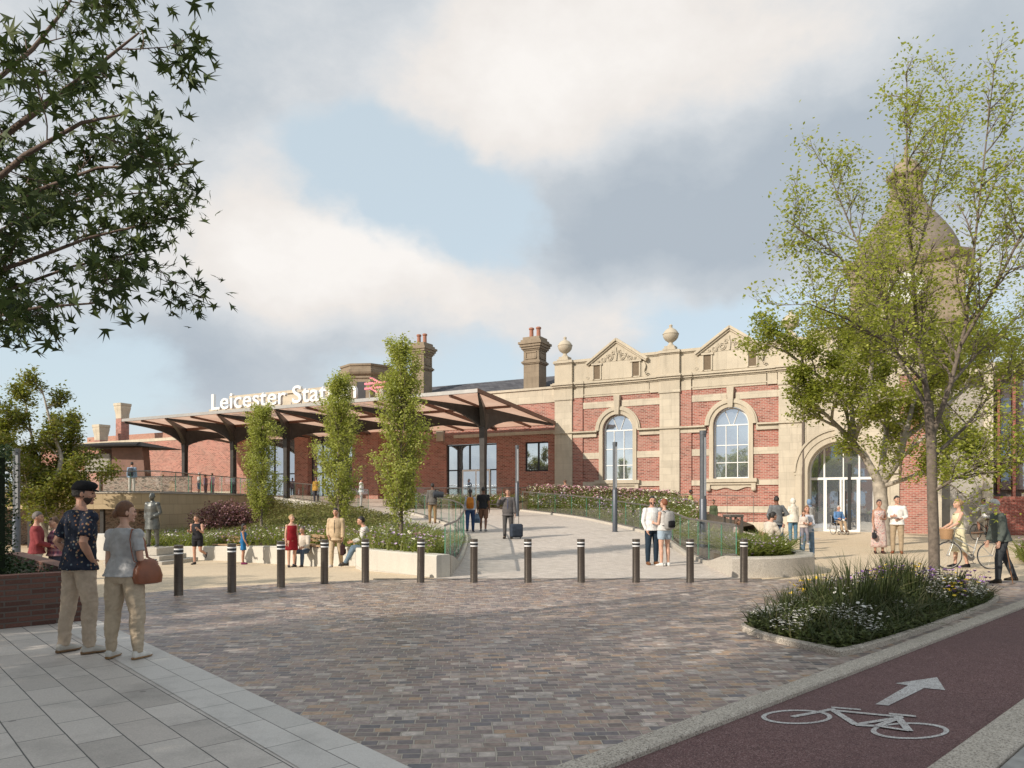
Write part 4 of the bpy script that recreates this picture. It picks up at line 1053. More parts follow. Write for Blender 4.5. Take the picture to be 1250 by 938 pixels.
# white coping of the terrace edge
m = MB(); ys = frange(29.2, 54, 40)
m.loft([[(xl(y) - .30, y - .1, ramp_z(xl(y), y) - .75), (xl(y) + .12, y + .1, ramp_z(xl(y), y) - .75), (xl(y) + .12, y + .1, ramp_z(xl(y), y) + .10), (xl(y) - .30, y - .1, ramp_z(xl(y), y) + .10)] for y in ys])
tag(m.build('terrace_edge', plain('pale render', (.58, .55, .50), .8, .1, 2, .1)), 'pale stone edging wall between the planted slope and the upper path', 'wall')
M_wood = plain('weathered timber', (.34, .22, .13), .7, .3, 7, .3, 40)
def bench(x, y, z, rz, lab, L=1.5):
    r_ = empty('wooden_bench', (x, y, z), rz, lab, 'bench')
    m = MB()
    for k in range(5): m.box(-L / 2, L / 2, -.2 + k * .085, -.2 + k * .085 + .07, .0, .05)
    m.build('seat', M_wood, r_, None, .006)
    m = MB(); 
    for k in range(2): m.box(-L / 2, L / 2, .22, .26, .12 + k * .14, .23 + k * .14)
    m.build('backrest', M_wood, r_, None, .006)
    m = MB()
    for s in (-1, 1): m.box(s * L / 2 - s * .2 - .03, s * L / 2 - s * .2 + .03, -.18, .22, -.05, -.002); m.box(s * L / 2 - s * .2 - .03, s * L / 2 - s * .2 + .03, .262, .30, -.05, .36)
    m.build('bracket', M_black, r_)
bench(-11.0, 28.65, -.02, rad(-32) , 'short timber seat on the planter wall by the woman in blue')
bench(-6.75, 25.2, .17, rad(-48), 'short timber seat on the planter wall beside the seated man in white')
bench(-4.35, 21.3, .40, rad(-75), 'short timber seat by the man leaning at the planter corner', 1.3)
bench(7.25, 20.6, .46, rad(80), 'timber seat on the curved granite planter', 1.6)
# litter bin
lbn = empty('litter_bin', (8.1, 27, 0.05), rad(12), 'dark square litter bin beside the wall with open top slot', 'litter bin')
m = MB(); m.box(-.27, .27, -.27, .27, 0, .80, None, .02); m.build('body', M_steel_dk if False else plain('bronze bin', (.11, .10, .09), .5, .15, 5, metal=.3), lbn)
m = MB()
for sx in (-1, 1):
    for sy in (-1, 1): m.box(sx * .225 - .035, sx * .225 + .035, sy * .225 - .035, sy * .225 + .035, .80, 1.06)
m.box(-.28, .28, -.28, .28, 1.06, 1.16, None, .02); m.build('hood', plain('bronze bin', (.11, .10, .09)), lbn)

# brick planter on the left
M_fbrick = brick('dark planter brick', (.085, .042, .034), (.12, .055, .044), (.15, .075, .058), (.14, .115, .10), .30, .072, .012, .7, stain=.3)
bp = empty('brick_planter', (-5.9, 10.4, 0), 0, 'dark red brick planter with soil and ivy at the left edge', 'planter')
bp.rotation_euler.z = math.atan2(KV.y, KV.x)      # local x along the kerb direction, y away from it
m = MB()
m.box(-6, 0, 0, .24, -.02, .70); m.box(-.24, 0, .24, 5.0, -.02, .70); m.box(-6, -.24, 4.76, 5.0, -.02, .70)
m.build('brick_wall', M_fbrick, bp)
m = MB(); m.box(-6, -.25, .25, 4.75, .2, .52); m.build('soil', M_earth, bp)
M_cap = brick('brick capping', (.16, .075, .055), (.20, .095, .07), (.23, .12, .09), (.2, .17, .14), .075, 3, .008, .5)
m = MB(); m.box(-.245, .004, .245, 5.004, .702, .715); m.build('capping', M_cap, bp)

# statue on its stepped plinth is built with the people; curved pale seat beside it
m = MB(); rings = []
for i in range(19):
    a = rad(200 + 140 * i / 18); c, s = math.cos(a), math.sin(a)
    rings.append([(1.3 * c, 1.3 * s, 0), (1.3 * c, 1.3 * s, 1.0), (1.2 * c, 1.2 * s, 1.04), (1.05 * c, 1.05 * s, .5), (.75 * c, .75 * s, .45), (.75 * c, .75 * s, 0)])
m.loft(rings)
o = tag(m.build('curved_seat', plain('pale concrete', (.55, .53, .49), .7, .1, 3), None, 30), 'curved pale concrete seat in front of the terrace passage', 'seat'); o.location = (-15.9, 30.0, -.6)
# ================================================================== trees
M_bark = plain('grey bark', (.16, .13, .105), .9, .4, 14, .8, 50)
M_bark2 = plain('pale bark', (.34, .30, .25), .9, .5, 5, .8, 30)
M_bark3 = plain('brown twig bark', (.13, .09, .07), .85, .35, 14, .6, 50)
L_lime = leafmat('lime leaf', [(.20, .25, .035), (.40, .43, .075), (.29, .34, .05), (.54, .54, .14), (.14, .18, .03)], .48)
L_green = leafmat('spring leaf', [(.13, .17, .025), (.26, .29, .045), (.19, .23, .035), (.36, .36, .08), (.08, .115, .02)], .40)
L_poplar = leafmat('poplar leaf', [(.25, .30, .065), (.43, .46, .12), (.34, .38, .09), (.55, .56, .21), (.18, .22, .05)], .44)
L_maple = leafmat('dark star leaf', [(.028, .046, .014), (.06, .09, .021), (.04, .066, .017), (.085, .115, .026), (.022, .036, .012)], .20)
L_olive = leafmat('olive leaf', [(.08, .10, .02), (.17, .19, .04), (.12, .15, .03), (.22, .17, .06), (.06, .08, .02)], .34)
L_dark = leafmat('dark hedge leaf', [(.02, .04, .015), (.04, .07, .025), (.03, .055, .02), (.055, .09, .03)], .2)
class Tree:
    def __init__(s, seed): s.w = MB(); s.a = []; s.d = []; s.r = random.Random(seed)
    def limb(s, pts, r0, r1, n=7):
        k = len(pts); s.w.tube(pts, [r0 + (r1 - r0) * i / (k - 1) for i in range(k)], n)
    def sub(s, pts, r, L, lvl, mx, num, t0=.15, ang=(30, 65), up=.25, ratio=.5, anchors=4, flat=0, ra=.55):
        R_ = s.r; P = [V(p) for p in pts]; seg = [(b - a).length for a, b in zip(P, P[1:])]; tot = sum(seg)
        for i in range(num):
            t = t0 + (1 - t0) * (i + R_.random()) / num; q = t * tot; k = 0
            while k < len(seg) - 1 and q > seg[k]: q -= seg[k]; k += 1
            f = min(1, q / max(seg[k], 1e-6)); p = P[k].lerp(P[k + 1], f); tg = (P[k + 1] - P[k]).normalized()
            ax = tg.cross(V((R_.gauss(0, 1), R_.gauss(0, 1), R_.gauss(0, 1)))).normalized()
            a = rad(R_.uniform(*ang)); d = (tg * math.cos(a) + ax * math.sin(a)); d.z *= (1 - flat); d = (d + V((0, 0, up * R_.uniform(.3, 1.4)))).normalized()
            l = L * R_.uniform(.6, 1.25) * (1 - .45 * t); rr = max(.004, r * (1 - .6 * t) * ra)
            c = [p]; dd = d.copy(); n = 5
            for j in range(n):
                dd = (dd + V((R_.gauss(0, .16), R_.gauss(0, .16), R_.gauss(0, .12) + up * .10))).normalized(); c.append(c[-1] + dd * (l / n))
            s.limb(c, rr, max(.002, rr * .3), 5 if lvl < mx else 3)
            if lvl < mx: s.sub(c, rr, l * ratio, lvl + 1, mx, max(3, int(num * .75)), .2, ang, up, ratio, anchors, flat, ra)
            if lvl >= mx - 1:
                for j in range(anchors):
                    u = .25 + .75 * (j + R_.random()) / anchors * 1.0; x = u * n; kk = min(n - 1, int(x)); s.a.append(c[kk].lerp(c[kk + 1], min(1, x - kk)))
    def build(s, name, label, cat, leaf, tmpl, size, per, spread, barkm, origin, group=None, tilt=1.2, droop=None, cullz=None, parts=True):
        O = V(origin); root = empty(name, O, 0, label, cat, group)
        s.w.v = [(x - O.x, y - O.y, z - O.z) for x, y, z in s.w.v]
        s.w.build('trunk', barkm, root, 60)
        A = np.array([tuple(p - O) for p in s.a]); n = len(A) * per
        P = np.repeat(A, per, 0) + RNG.normal(0, spread, (n, 3)); S = RNG.uniform(size[0], size[1], n)
        sc = Scatter(); sc.add(tmpl[0], tmpl[1], P, rots(n, tilt, tmin=droop or 0), S); o = sc.build('crown', [leaf], root)
        print('tree', name, n, 'leaves')
        return root
# near tree in the island bed
T = Tree(3); D0 = 13.4
A = lambda px, py, dd=0: at(px, py, D0 + dd)
trunk = [V((A(1141, 727).x, D0, -.05)), A(1140, 660), A(1138, 600), A(1137, 540), A(1133, 490)]
T.limb(trunk, .095, .078, 12)
M_ = [([A(1133, 490), A(1121, 420, .2), A(1114, 330, .3), A(1107, 220, .2), A(1107, 90, .3)], .095), ([A(1137, 535), A(1160, 470, -.2), A(1178, 400, -.4), A(1193, 270, -.6), A(1212, 100, -.6)], .09),
      ([A(1133, 500), A(1098, 440, .4), A(1075, 360, .7), A(1040, 280, 1.0), A(1005, 195, 1.2)], .07), ([A(1140, 600), A(1165, 585, -.4), A(1205, 565, -.9), A(1275, 550, -1.4)], .055),
      ([A(1137, 560), A(1180, 520, .5), A(1225, 460, .9), A(1290, 410, 1.2)], .06), ([A(1121, 420, .2), A(1075, 360, -.4), A(1020, 310, -.8), A(960, 270, -1.0)], .05),
      ([A(1174, 420, -.4), A(1215, 350, -1.0), A(1255, 270, -1.5), A(1290, 190, -1.8)], .055), ([A(1114, 330, .3), A(1135, 260, 1.0), A(1150, 190, 1.5), A(1162, 110, 1.7)], .045),
      ([A(1130, 470), A(1085, 420, -.8), A(1035, 390, -1.4), A(985, 370, -1.7)], .05), ([A(1160, 470, -.2), A(1195, 430, 1.2), A(1240, 390, 2.0), A(1290, 360, 2.4)], .05),
      ([A(1135, 500), A(1125, 430, 1.0), A(1100, 380, 1.9), A(1070, 300, 2.3)], .05)]
for p, r in M_:
    r *= .58; T.limb(p, r, .008, 8); T.sub(p, r, 1.15, 1, 2, 20, .14, (25, 66), .30, .55, 4)
T.build('street_tree', 'young slender tree with sparse lime green leaves in the island bed', 'tree', L_lime, LEAF, (.05, .09), 2, .16, M_bark, trunk[0], 'trees of the square')
# broad tree by the entrance
T = Tree(9); D0 = 28.5
base = V((A(1078, 0).x, D0, 0))
stem = [base, A(1077, 630), A(1074, 600), A(1072, 588)]
T.limb(stem, .29, .22, 12)
M_ = [([A(1072, 588), A(1058, 562), A(1042, 540), A(1010, 508, -.6), A(965, 470, -1.2)], .26), ([A(1042, 540), A(1040, 500, .6), A(1032, 450, 1), A(1015, 410, 1.4)], .17), ([A(1076, 590), A(1098, 560, .3), A(1104, 535, .3), A(1118, 480, .6), A(1135, 425, .8)], .27),
      ([A(1078, 594), A(1108, 584, -.8), A(1135, 572, -1.2), A(1190, 555, -1.8)], .14), ([A(1074, 586), A(1082, 530, 1.2), A(1080, 470, 1.6), A(1075, 405, 1.4)], .2), ([A(1104, 535, .3), A(1150, 500, 1.4), A(1195, 460, 2), A(1230, 440, 2.2)], .17),
      ([A(1040, 500, .6), A(1000, 460, -.4), A(960, 430, -.9), A(935, 420, -1)], .12), ([A(1118, 480, .6), A(1160, 440, -1), A(1195, 410, -1.8)], .13), ([A(1042, 540), A(1060, 490, -1.6), A(1065, 440, -2.2), A(1060, 400, -2.4)], .15)]
for p, r in M_:
    r *= .68; T.limb(p, r, .03, 8); T.sub(p, r, 2.3, 1, 3, 9, .18, (30, 70), .20, .55, 4, .2)
print(len(T.a))
T.build('street_tree', 'broad tree with forked pale trunk in front of the entrance door', 'tree', L_green, LEAF, (.09, .17), 5, .16, M_bark2, base, 'trees of the square')
# tree far left
T = Tree(21); D0 = 33
base = V((A(62, 0).x, D0, -.6))
for p, r in [([base, A(66, 600), A(75, 560), A(60, 510), A(50, 470)], .16), ([base + V((-.4, .3, 0)), A(45, 600), A(20, 560), A(0, 510)], .15), ([base + V((.2, .4, 0)), A(60, 610, .5), A(88, 560, 1), A(95, 520, 1.2)], .12), ([base, A(50, 590, 1), A(38, 530, 1.4), A(28, 475, 1.6)], .13), ([base, A(40, 600, -1), A(-5, 560, -1.4), A(-40, 520, -1.6)], .12), ([base, A(70, 615, -.5), A(95, 590, -1), A(110, 575, -1)], .08)]:
    T.limb(p, r, .02, 7); T.sub(p, r, 1.9, 1, 3, 9, .2, (30, 70), .12, .55, 4)
T.build('street_tree', 'bushy multi-stemmed olive green tree behind the left lamp post', 'tree', L_olive, LEAF, (.10, .19), 5, .16, M_bark2, base, 'trees of the square')
# poplars
def poplar(seed):
    T = Tree(seed); H = 5.6
    T.limb([(0, 0, -.3), (.01, .0, 1), (.0, .02, 3), (0, 0, H)], .06, .012, 8); R_ = T.r
    for i in range(150):
        t = R_.random() ** .85; z = .75 + t * (H - 1.0); a = R_.uniform(0, 6.283)
        prof = .74 * (min(1, (z - .35) / 1.2) ** .8) * (1 - ((z) / (H + .2)) ** 3.4) ** .8 * (.85 + .25 * math.sin(z * 3.1 + a))
        l = prof * R_.uniform(.7, 1.15) + .05
        p = V((0, 0, z - .25)); q = V((math.cos(a) * l, math.sin(a) * l, z + l * 1.15))
        if q.z > H + .1: q.z = H + .1
        c = [p, p.lerp(q, .5) + V((math.cos(a), math.sin(a), -.2)) * l * .12, q]; T.limb(c, .012, .003, 3)
        for j in range(11):
            u = .25 + .78 * R_.random(); T.a.append(p.lerp(q, u) + V((R_.gauss(0, .03), R_.gauss(0, .03), R_.gauss(0, .05))))
    return T
P0 = poplar(4).build('poplar_tree', 'tallest columnar poplar, nearest the curved glass balustrade', 'tree', L_poplar, LEAF, (.05, .095), 11, .07, M_bark, (0, 0, 0), 'columnar trees in the flower bed', 1.4)
P0.location = (-2.95, 19.6, .42); P0.scale = (1.0, 1.0, .98)
for (x, y, z, rz, s, sz, lab) in ((-6.15, 26.2, .25, 2.1, 1.12, 1.05, 'middle columnar poplar behind the man in the cream suit'), (-10.6, 31.2, .15, 4.0, 1.12, 1.0, 'left columnar poplar rising from the clipped hedge slope')):
    o = copy_tree(P0); o.location = (x, y, z); o.rotation_euler.z = rz; o.scale = (s, s, sz); tag(o, lab)
# overhanging star-leaf tree, trunk outside the frame on the left
T = Tree(31); D0 = 5.6
base = V((-7.6, 5.2, 0))
T.limb([base, base + V((.1, 0, 2)), base + V((.2, .1, 4)), base + V((.3, .2, 7.5))], .2, .08, 10)
B = lambda z: base + V((.25, .1, z))
M_ = [([B(3.2), A(-60, 290, .3), A(40, 235, .5), A(120, 205, .6), A(235, 200, .4)], .05), ([B(4.2), A(-40, 200, -.5), A(60, 125, -.7), A(120, 80, -.6), A(170, 40, -.6)], .055), ([B(2.9), A(-60, 350, 0), A(30, 320, .3), A(110, 290, .4), A(215, 265, .5)], .045),
      ([B(2.6), A(-60, 370, .6), A(20, 350, .8), A(90, 325, 1.0), A(185, 305, 1.1)], .04), ([B(5), A(-30, 120, .4), A(40, 60, .7), A(80, 10, .9), A(110, -40, 1)], .05), ([B(3.6), A(-50, 260, -.8), A(30, 190, -1), A(100, 150, -1), A(150, 140, -1)], .045),
      ([B(2.5), A(-70, 400, -.6), A(0, 385, -.7), A(50, 375, -.7), A(120, 370, -.6)], .032), ([B(3.0), A(-50, 310, 1.3), A(40, 260, 1.7), A(120, 240, 1.9), A(180, 235, 2)], .04)]
for p, r in M_:
    r *= .6; T.limb(p, r, .006, 7); T.sub(p, r, .95, 1, 2, 11, .12, (30, 65), .0, .5, 3, 0, .38)
T.build('maple_tree', 'dark star-leaved tree overhanging the upper left corner', 'tree', L_maple, STAR, (.06, .125), 3, .10, M_bark3, base, 'trees of the square', 1.5, .3)

# trees and a building outside the frame that shade the paving
sdir = V((math.sin(rad(SUN_AZ)), math.cos(rad(SUN_AZ)), 0)); sperp = V((sdir.y, -sdir.x, 0))
T = Tree(41); T.limb([(0, 0, -.2), (0, 0, 3), (.1, 0, 5)], .2, .12, 8)
for k in range(9):
    a = k * .7 * 2; l = 2.4
    p = [V((0, 0, 2.6 + .35 * k)), V((math.cos(a) * l * .5, math.sin(a) * l * .5, 4.0 + .4 * k)), V((math.cos(a) * l, math.sin(a) * l, 4.9 + .45 * k))]
    T.limb(p, .07, .02, 5); T.sub(p, .06, 1.5, 1, 2, 8, .2, (30, 70), .15, .55, 4)
ST = T.build('street_tree', 'leafy street tree standing outside the frame on the sunny side', 'tree', L_green, LEAF, (.16, .27), 3, .2, M_bark, (0, 0, 0), 'street trees outside the frame')
shade = [(-15.6, -8.5, .85), (-16.5, -13, .9), (-9.6, -12, .6), (-8.0, -15, .62), (-5.6, -11, .7), (-6.4, -8.0, .85), (-10.4, -8.2, .74), (-7.6, -6.8, .7), (-4.2, -8, .8)]
for i, (w, a, s) in enumerate(shade):
    o = ST if i == 0 else copy_tree(ST)
    o.location = sperp * w + sdir * a; o.rotation_euler.z = i * 1.3; o.scale = (s, s, s * 1.05)
ob = empty('shade_building', sperp * -4.6 + sdir * -24, math.atan2(sperp.y, sperp.x), 'brick block added outside the frame to shade the foreground paving', 'building')  # unseen block added here, sized so its shadow covers the cycle lane
m = MB(); m.box(0, 30, -14, 0, -.5, 21.2); m.build('wall', M_lbrick, ob)
m = MB(); m.box(-.2, 30.2, -14.2, .25, 21.2, 21.6); m.build('cornice', M_trim, ob)
m = MB()
for f in range(6):
    for k in range(9): m.box(1.2 + k * 3.2, 2.7 + k * 3.2, .005, .03, 1.2 + f * 3.2, 3.2 + f * 3.2)
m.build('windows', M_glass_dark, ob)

# ================================================================== planted beds
F_white = plain('white petals', (.60, .58, .53), .6, .1); F_pink = plain('pink petals', (.50, .28, .33), .6, .25); F_purple = plain('purple petals', (.30, .16, .42), .6, .25)
F_yellow = plain('yellow petals', (.70, .48, .03), .6, .2); F_lilac = plain('lilac petals', (.50, .38, .55), .6, .2); F_cream = plain('cream petals', (.70, .66, .50), .6, .15)
L_grass = leafmat('grass blade', [(.03, .045, .015), (.07, .09, .03), (.05, .07, .02), (.16, .15, .07)], .25)
L_ground = leafmat('ground cover leaf', [(.06, .085, .028), (.125, .155, .045), (.085, .115, .035), (.18, .20, .07)], .25)
L_meadow = leafmat('meadow leaf', [(.10, .13, .03), (.18, .22, .06), (.14, .17, .05), (.26, .26, .10)], .35)
L_ivy = leafmat('ivy slope leaf', [(.11, .125, .03), (.20, .21, .05), (.15, .16, .04), (.27, .25, .09), (.13, .09, .04)], .3)
L_plum = leafmat('plum leaf', [(.12, .05, .05), (.20, .09, .08), (.28, .15, .13), (.16, .10, .06)], .3)
def in_poly(poly, n, rng=RNG):
    p = np.array(poly); lo, hi = p.min(0), p.max(0); out = []
    while sum(map(len, out)) < n:
        q = rng.uniform(lo, hi, (n * 2, 2)); ins_ = np.zeros(len(q), bool); j = len(p) - 1
        for i in range(len(p)):
            c = ((p[i, 1] > q[:, 1]) != (p[j, 1] > q[:, 1])) & (q[:, 0] < (p[j, 0] - p[i, 0]) * (q[:, 1] - p[i, 1]) / (p[j, 1] - p[i, 1] + 1e-12) + p[i, 0]); ins_ ^= c; j = i
        out.append(q[ins_])
    return np.concatenate(out)[:n]
def clump(q, sc=1.3, seed=0): return np.array([noise.noise(V((x * sc + seed, y * sc, seed * 1.7))) for x, y in q])
def bed(name, label, cat, layers, mats, kind='stuff'):
    s = Scatter()
    for (q, zf, tmpl, size, mi, tilt, h0, h1) in layers:
        n = len(q); z = np.array([zf(x, y) for x, y in q]) + RNG.uniform(h0, h1, n); P = np.column_stack([q, z])
        if isinstance(size[0], tuple): S = np.column_stack([RNG.uniform(*size[0], n)] * 2 + [RNG.uniform(*size[1], n)])
        else: S = RNG.uniform(size[0], size[1], n)
        s.add(tmpl[0], tmpl[1], P, rots(n, tilt), S, mi)
    return tag(s.build(name, mats), label, cat, None, kind)
def mound(poly, top):
    c = np.array(poly).mean(0); R_ = max(np.linalg.norm(np.array(poly) - c, axis=1))
    P2 = [V((x, y)) for x, y in poly]
    def edge(x, y):
        p = V((x, y)); best = 9
        for a, b in zip(P2, P2[1:] + P2[:1]):
            ab = b - a; t = max(0, min(1, (p - a).dot(ab) / max(ab.length_squared, 1e-9))); best = min(best, (p - a - ab * t).length)
        return best
    return lambda x, y: top * sm(edge(x, y) / .9)
im = mound(ins, .22)
def sel(q, f, thr): return q[f > thr]
q1 = in_poly(ins, 26000); q2 = in_poly(ins, 9000); q3 = in_poly(ins, 5000)
edge_f = np.array([im(x, y) for x, y in q2])
lay = [(q1, im, LEAF, (.03, .075), 0, 1.3, .03, .16), (in_poly(ins, 4000), im, BLADE, ((.6, 1.1), (.10, .24)), 1, .5, .0, .05),
       (q2[(edge_f < .17) & (clump(q2, 1.5, 4) > .12)], im, FLOWER, (.011, .019), 2, .5, .13, .24),
       (sel(q3[:1600], clump(q3[:1600], 1.1, 2), .22), im, FLOWER, (.018, .032), 3, .7, .28, .50), (sel(q3[1600:3300], clump(q3[1600:3300], .8, 7) + .14 * (q3[1600:3300, 0] - 6.2), .26), im, CUP, (.02, .034), 4, .6, .24, .48),
       (sel(q3[3300:], clump(q3[3300:], 1.2, 12), .12), im, FLOWER, (.018, .03), 2, .7, .22, .42), (in_poly(ins, 700), im, BLADE, ((.4, .7), (.3, .5)), 1, .25, .0, .05)]
bed('groundcover_planting', 'low leafy ground cover with tiny white, yellow and purple flowers in the island bed', 'planting', lay, [L_ground, L_grass, F_white, F_yellow, F_purple])
def grass_tuft(x, y, z, R0, H, n, seed, label):
    rng = np.random.default_rng(seed); a = rng.uniform(0, 6.283, n); r = R0 * .35 * np.sqrt(rng.random(n))
    P = np.column_stack([r * np.cos(a), r * np.sin(a), np.zeros(n)]); lean = rng.uniform(.05, .55, n); yaw = a - np.pi / 2 + rng.normal(0, .5, n)
    cy, sy = np.cos(yaw), np.sin(yaw); Z = np.zeros(n); O = np.ones(n); Rm = np.stack([np.stack([cy, -sy, Z], 1), np.stack([sy, cy, Z], 1), np.stack([Z, Z, O], 1)], 1)
    h = H * rng.uniform(.5, 1.05, n); S = np.column_stack([rng.uniform(.45, .8, n), lean * h * 2.2, h])
    s = Scatter(); s.add(BLADE[0], BLADE[1], P, Rm, S); o = s.build('ornamental_grass', [L_grass]); o.location = (x, y, z)
    return tag(o, label, 'ornamental grass', 'ornamental grasses in the island bed')
for i, (px, py, H, R0, lab) in enumerate([(1045, 758, .95, .8, 'tallest fine ornamental grass in the middle of the island bed'), (1000, 752, .75, .7, 'arching ornamental grass toward the left end of the island bed'), (1028, 764, .5, .5, 'dense ornamental grass at the front of the island bed'), (1075, 750, .85, .7, 'ornamental grass left of the slender tree trunk'), (1112, 738, .85, .6, 'ornamental grass close against the slender tree trunk'), (1165, 732, .55, .5, 'short ornamental grass right of the slender tree trunk'), (968, 758, .5, .5, 'lowest ornamental grass at the left tip of the island bed'), (1090, 735, .9, .6, 'upright ornamental grass at the back of the island bed')]):
    p = gnd(px, py, .1); grass_tuft(p.x, p.y, .1, R0 * .9, H * .95, 170, 50 + i, lab)

# left flower slope
def yf(x): return lerp_tab([(-p[0], p[1]) for p in WL], -x) + .15
def yb(x): return lerp_tab(sorted([(-b, a) for a, b in XL[1:-1]]), -x) if x < -1.75 else 27.
def slope_z(x, y):
    f, b = yf(x), yb(x); tw = lerp_tab([(-p[0], t) for p, t in zip(WL, WT)], -x) - .04
    u = max(0, min(1, (y - f) / max(.5, b - f))); zb_ = min(ramp_z(xl(b), b) - .35, 1.6); 
    return tw + (zb_ - tw) * (u ** (.8 + 3.2 * sm((-x - 10.5) / 4)))
m = MB(); xs = frange(-1.6, -17.2, 34)
m.loft([[(x, yf(x) + (yb(x) - yf(x)) * i / 14, slope_z(x, yf(x) + (yb(x) - yf(x)) * i / 14)) for i in range(15)] for x in xs], cap=False, closed=False)
tag(m.build('planting_soil', M_earth), kind='structure')
poly_l = [(x, yf(x) + .1) for x in frange(-1.8, -17.0, 18)] + [(x, yb(x) - .2) for x in frange(-17.0, -1.8, 18)]
q = in_poly(poly_l, 62000); u = np.array([(y - yf(x)) / max(.5, yb(x) - yf(x)) for x, y in q]); ck = clump(q, .5, 3)
band = .22 + .10 * np.clip((q[:, 0] + 9) / 6, -1, 1)  # front flowers
fr = u < band + .05 * ck; fr = fr | ((q[:, 0] < -12.5) & (u < .55)); hd = ~fr
right_mead = (q[:, 0] > -5.2)
hd2 = hd & ~right_mead; fr2 = fr | right_mead
qh = q[hd2]
bed('hedge_slope', 'clipped green hedge slope below the pale terrace edge', 'hedge', [(qh, slope_z, LEAF, (.07, .13), 0, 1.3, .15, .55), (qh[::3], slope_z, LEAF, (.06, .11), 0, 1.3, .45, .62)], [L_ivy])
qf = q[fr2]; k = clump(qf, .9, 9); idx = np.arange(len(qf))
def flowers(qf, k, dens, zf, hs=(.15, .5), fs=(.02, .045)):
    i = np.arange(len(qf)); r = RNG.random(len(qf))
    return [(qf, zf, LEAF, (.05, .11), 0, 1.2, .02, hs[1] * .85), (qf[::3], zf, BLADE, ((1.0, 2.0), (.25, hs[1] * 1.15)), 0, .4, 0, .05),
            (qf[(r < dens) & (k > .05)], zf, CUP, fs, 1, .8, hs[0], hs[1]), (qf[(r > .2) & (r < .2 + dens) & (k < .05) & (k > -.2)], zf, CUP, fs, 2, .8, hs[0], hs[1]), (qf[(r > .5) & (r < .5 + dens * .6) & (k < -.1)], zf, FLOWER, fs, 3, .8, hs[0], hs[1]), (qf[(r > .8) & (r < .8 + dens * .5)], zf, FLOWER, fs, 4, .8, hs[0], hs[1])]
MEADOW = [L_meadow, F_lilac, F_pink, F_white, F_cream]
bed('flower_planting', 'mixed lilac, pink and white flowers along the long pale planter', 'planting', flowers(qf, k, .16, slope_z), MEADOW)
# plum shrub against the stone wall
sp = Scatter(); n = 5200; c = np.array([-14.4, 37.2, .75]); d_ = RNG.normal(0, 1, (n, 3)); d_ /= np.linalg.norm(d_, axis=1)[:, None]
P = c + d_ * np.array([1.9, 1.4, 1.1]) * (RNG.random((n, 1)) ** .33) * (.85 + .2 * np.sin(d_[:, :1] * 9) * np.cos(d_[:, 1:2] * 7))
sp.add(LEAF[0], LEAF[1], P, rots(n, 1.4), RNG.uniform(.08, .16, n)); sp.add(CUP[0], CUP[1], P[::6] + d_[::6] * .08, rots(len(P[::6]), 1.2), RNG.uniform(.03, .05, len(P[::6])), 1)
tag(sp.build('plum_shrub', [L_plum, F_pink]), 'plum and pink leaved shrub against the sandstone terrace wall', 'shrub')
# right planter flowers and meadow slope
poly_r = [(5.25, 16.75), (6.0, 16.95), (6.55, 17.5), (6.9, 18.2), (6.9, 19.2), (6.4, 20.5), (6.3, 27), (5.95, 27), (5.7, 22)]
tag(MB().prism([(5.0, 16.6), (6.1, 16.7), (6.9, 17.5), (7.1, 18.6), (6.9, 19.8), (6.6, 22), (6.4, 27.4), (5.9, 27.4), (5.5, 22)], -.2, .36).build('planting_soil', M_earth), kind='structure')
qr = in_poly(poly_r, 9000); bed('flower_planting', 'white and pink flowers in the curved granite planter', 'planting', flowers(qr, clump(qr, 1.2, 5), .16, lambda x, y: .34, (.12, .42), (.018, .034)), MEADOW)
HP = [(1.4, 46.0), (5, 41.6), (8.4, 37.2)]
poly_m = [(5.95, 27.6), (6.05, 30), (5.1, 33.5), (3.9, 38.3), (.9, 43.3), (1.2, 46.0), (5, 41.6), (8.5, 37), (8.3, 33), (7.2, 28.5)]
def g4x(y): return lerp_tab([(16, 5.0), (22, 5.45), (29, 5.9), (33.5, 4.9), (38.5, 3.6), (43.2, .6), (48, -3)], y)
def mead_z(x, y): return ramp_z(x, y) + .06 + .62 * sm((x - g4x(y) - .1) / 3.2) * sm((11.2 - x) / 2)
m = MB(); m.loft([[(g4x(y) + .15 + (w) * i / 8, y, mead_z(g4x(y) + .15 + w * i / 8, y)) for i in range(9)] for y, w in ((27.5, 1.5), (30, 4), (33, 6), (36, 6.5), (39, 6), (42, 6), (46, 5))], cap=False, closed=False)
tag(m.build('planting_soil', M_earth), kind='structure')
qm = in_poly(poly_m, 24000); bed('flower_planting', 'tall meadow flowers on the slope right of the ramp', 'planting', flowers(qm, clump(qm, .6, 15), .13, mead_z, (.2, .6), (.03, .055)), MEADOW)
def hedge_path(path, n, wid, z0, hgt): 
    P = resample([(x, y, 0) for x, y in path], .2); i = RNG.integers(0, len(P) - 1, n); b = np.array([(p.x, p.y) for p in P])[i] + RNG.uniform(-.1, .1, (n, 2))
    o_ = RNG.normal(0, wid * .4, (n, 2)); return b + o_
qh = hedge_path(HP, 9000, .9, 0, 0)
bed('flowering_hedge', 'pink flowering hedge in front of the hall windows', 'hedge', [(qh, mead_z, LEAF, (.08, .16), 0, 1.3, .05, .78), (qh[::8], mead_z, CUP, (.04, .075), 1, .9, .4, .86), (qh[1::12], mead_z, CUP, (.04, .07), 2, .9, .35, .84)], [L_ivy, F_pink, F_cream])
poly_d = [(-6.2, 43.2), (-1.2, 45.6), (1.0, 47.0), (.2, 48.8), (-4, 48), (-8, 45.5)]
qd = in_poly(poly_d, 8000); bed('flower_planting', 'meadow flowers in front of the glazed doors', 'planting', flowers(qd, clump(qd, .6, 25), .12, lambda x, y: ramp_z(x, y) + .05, (.2, .75), (.03, .06)), MEADOW)
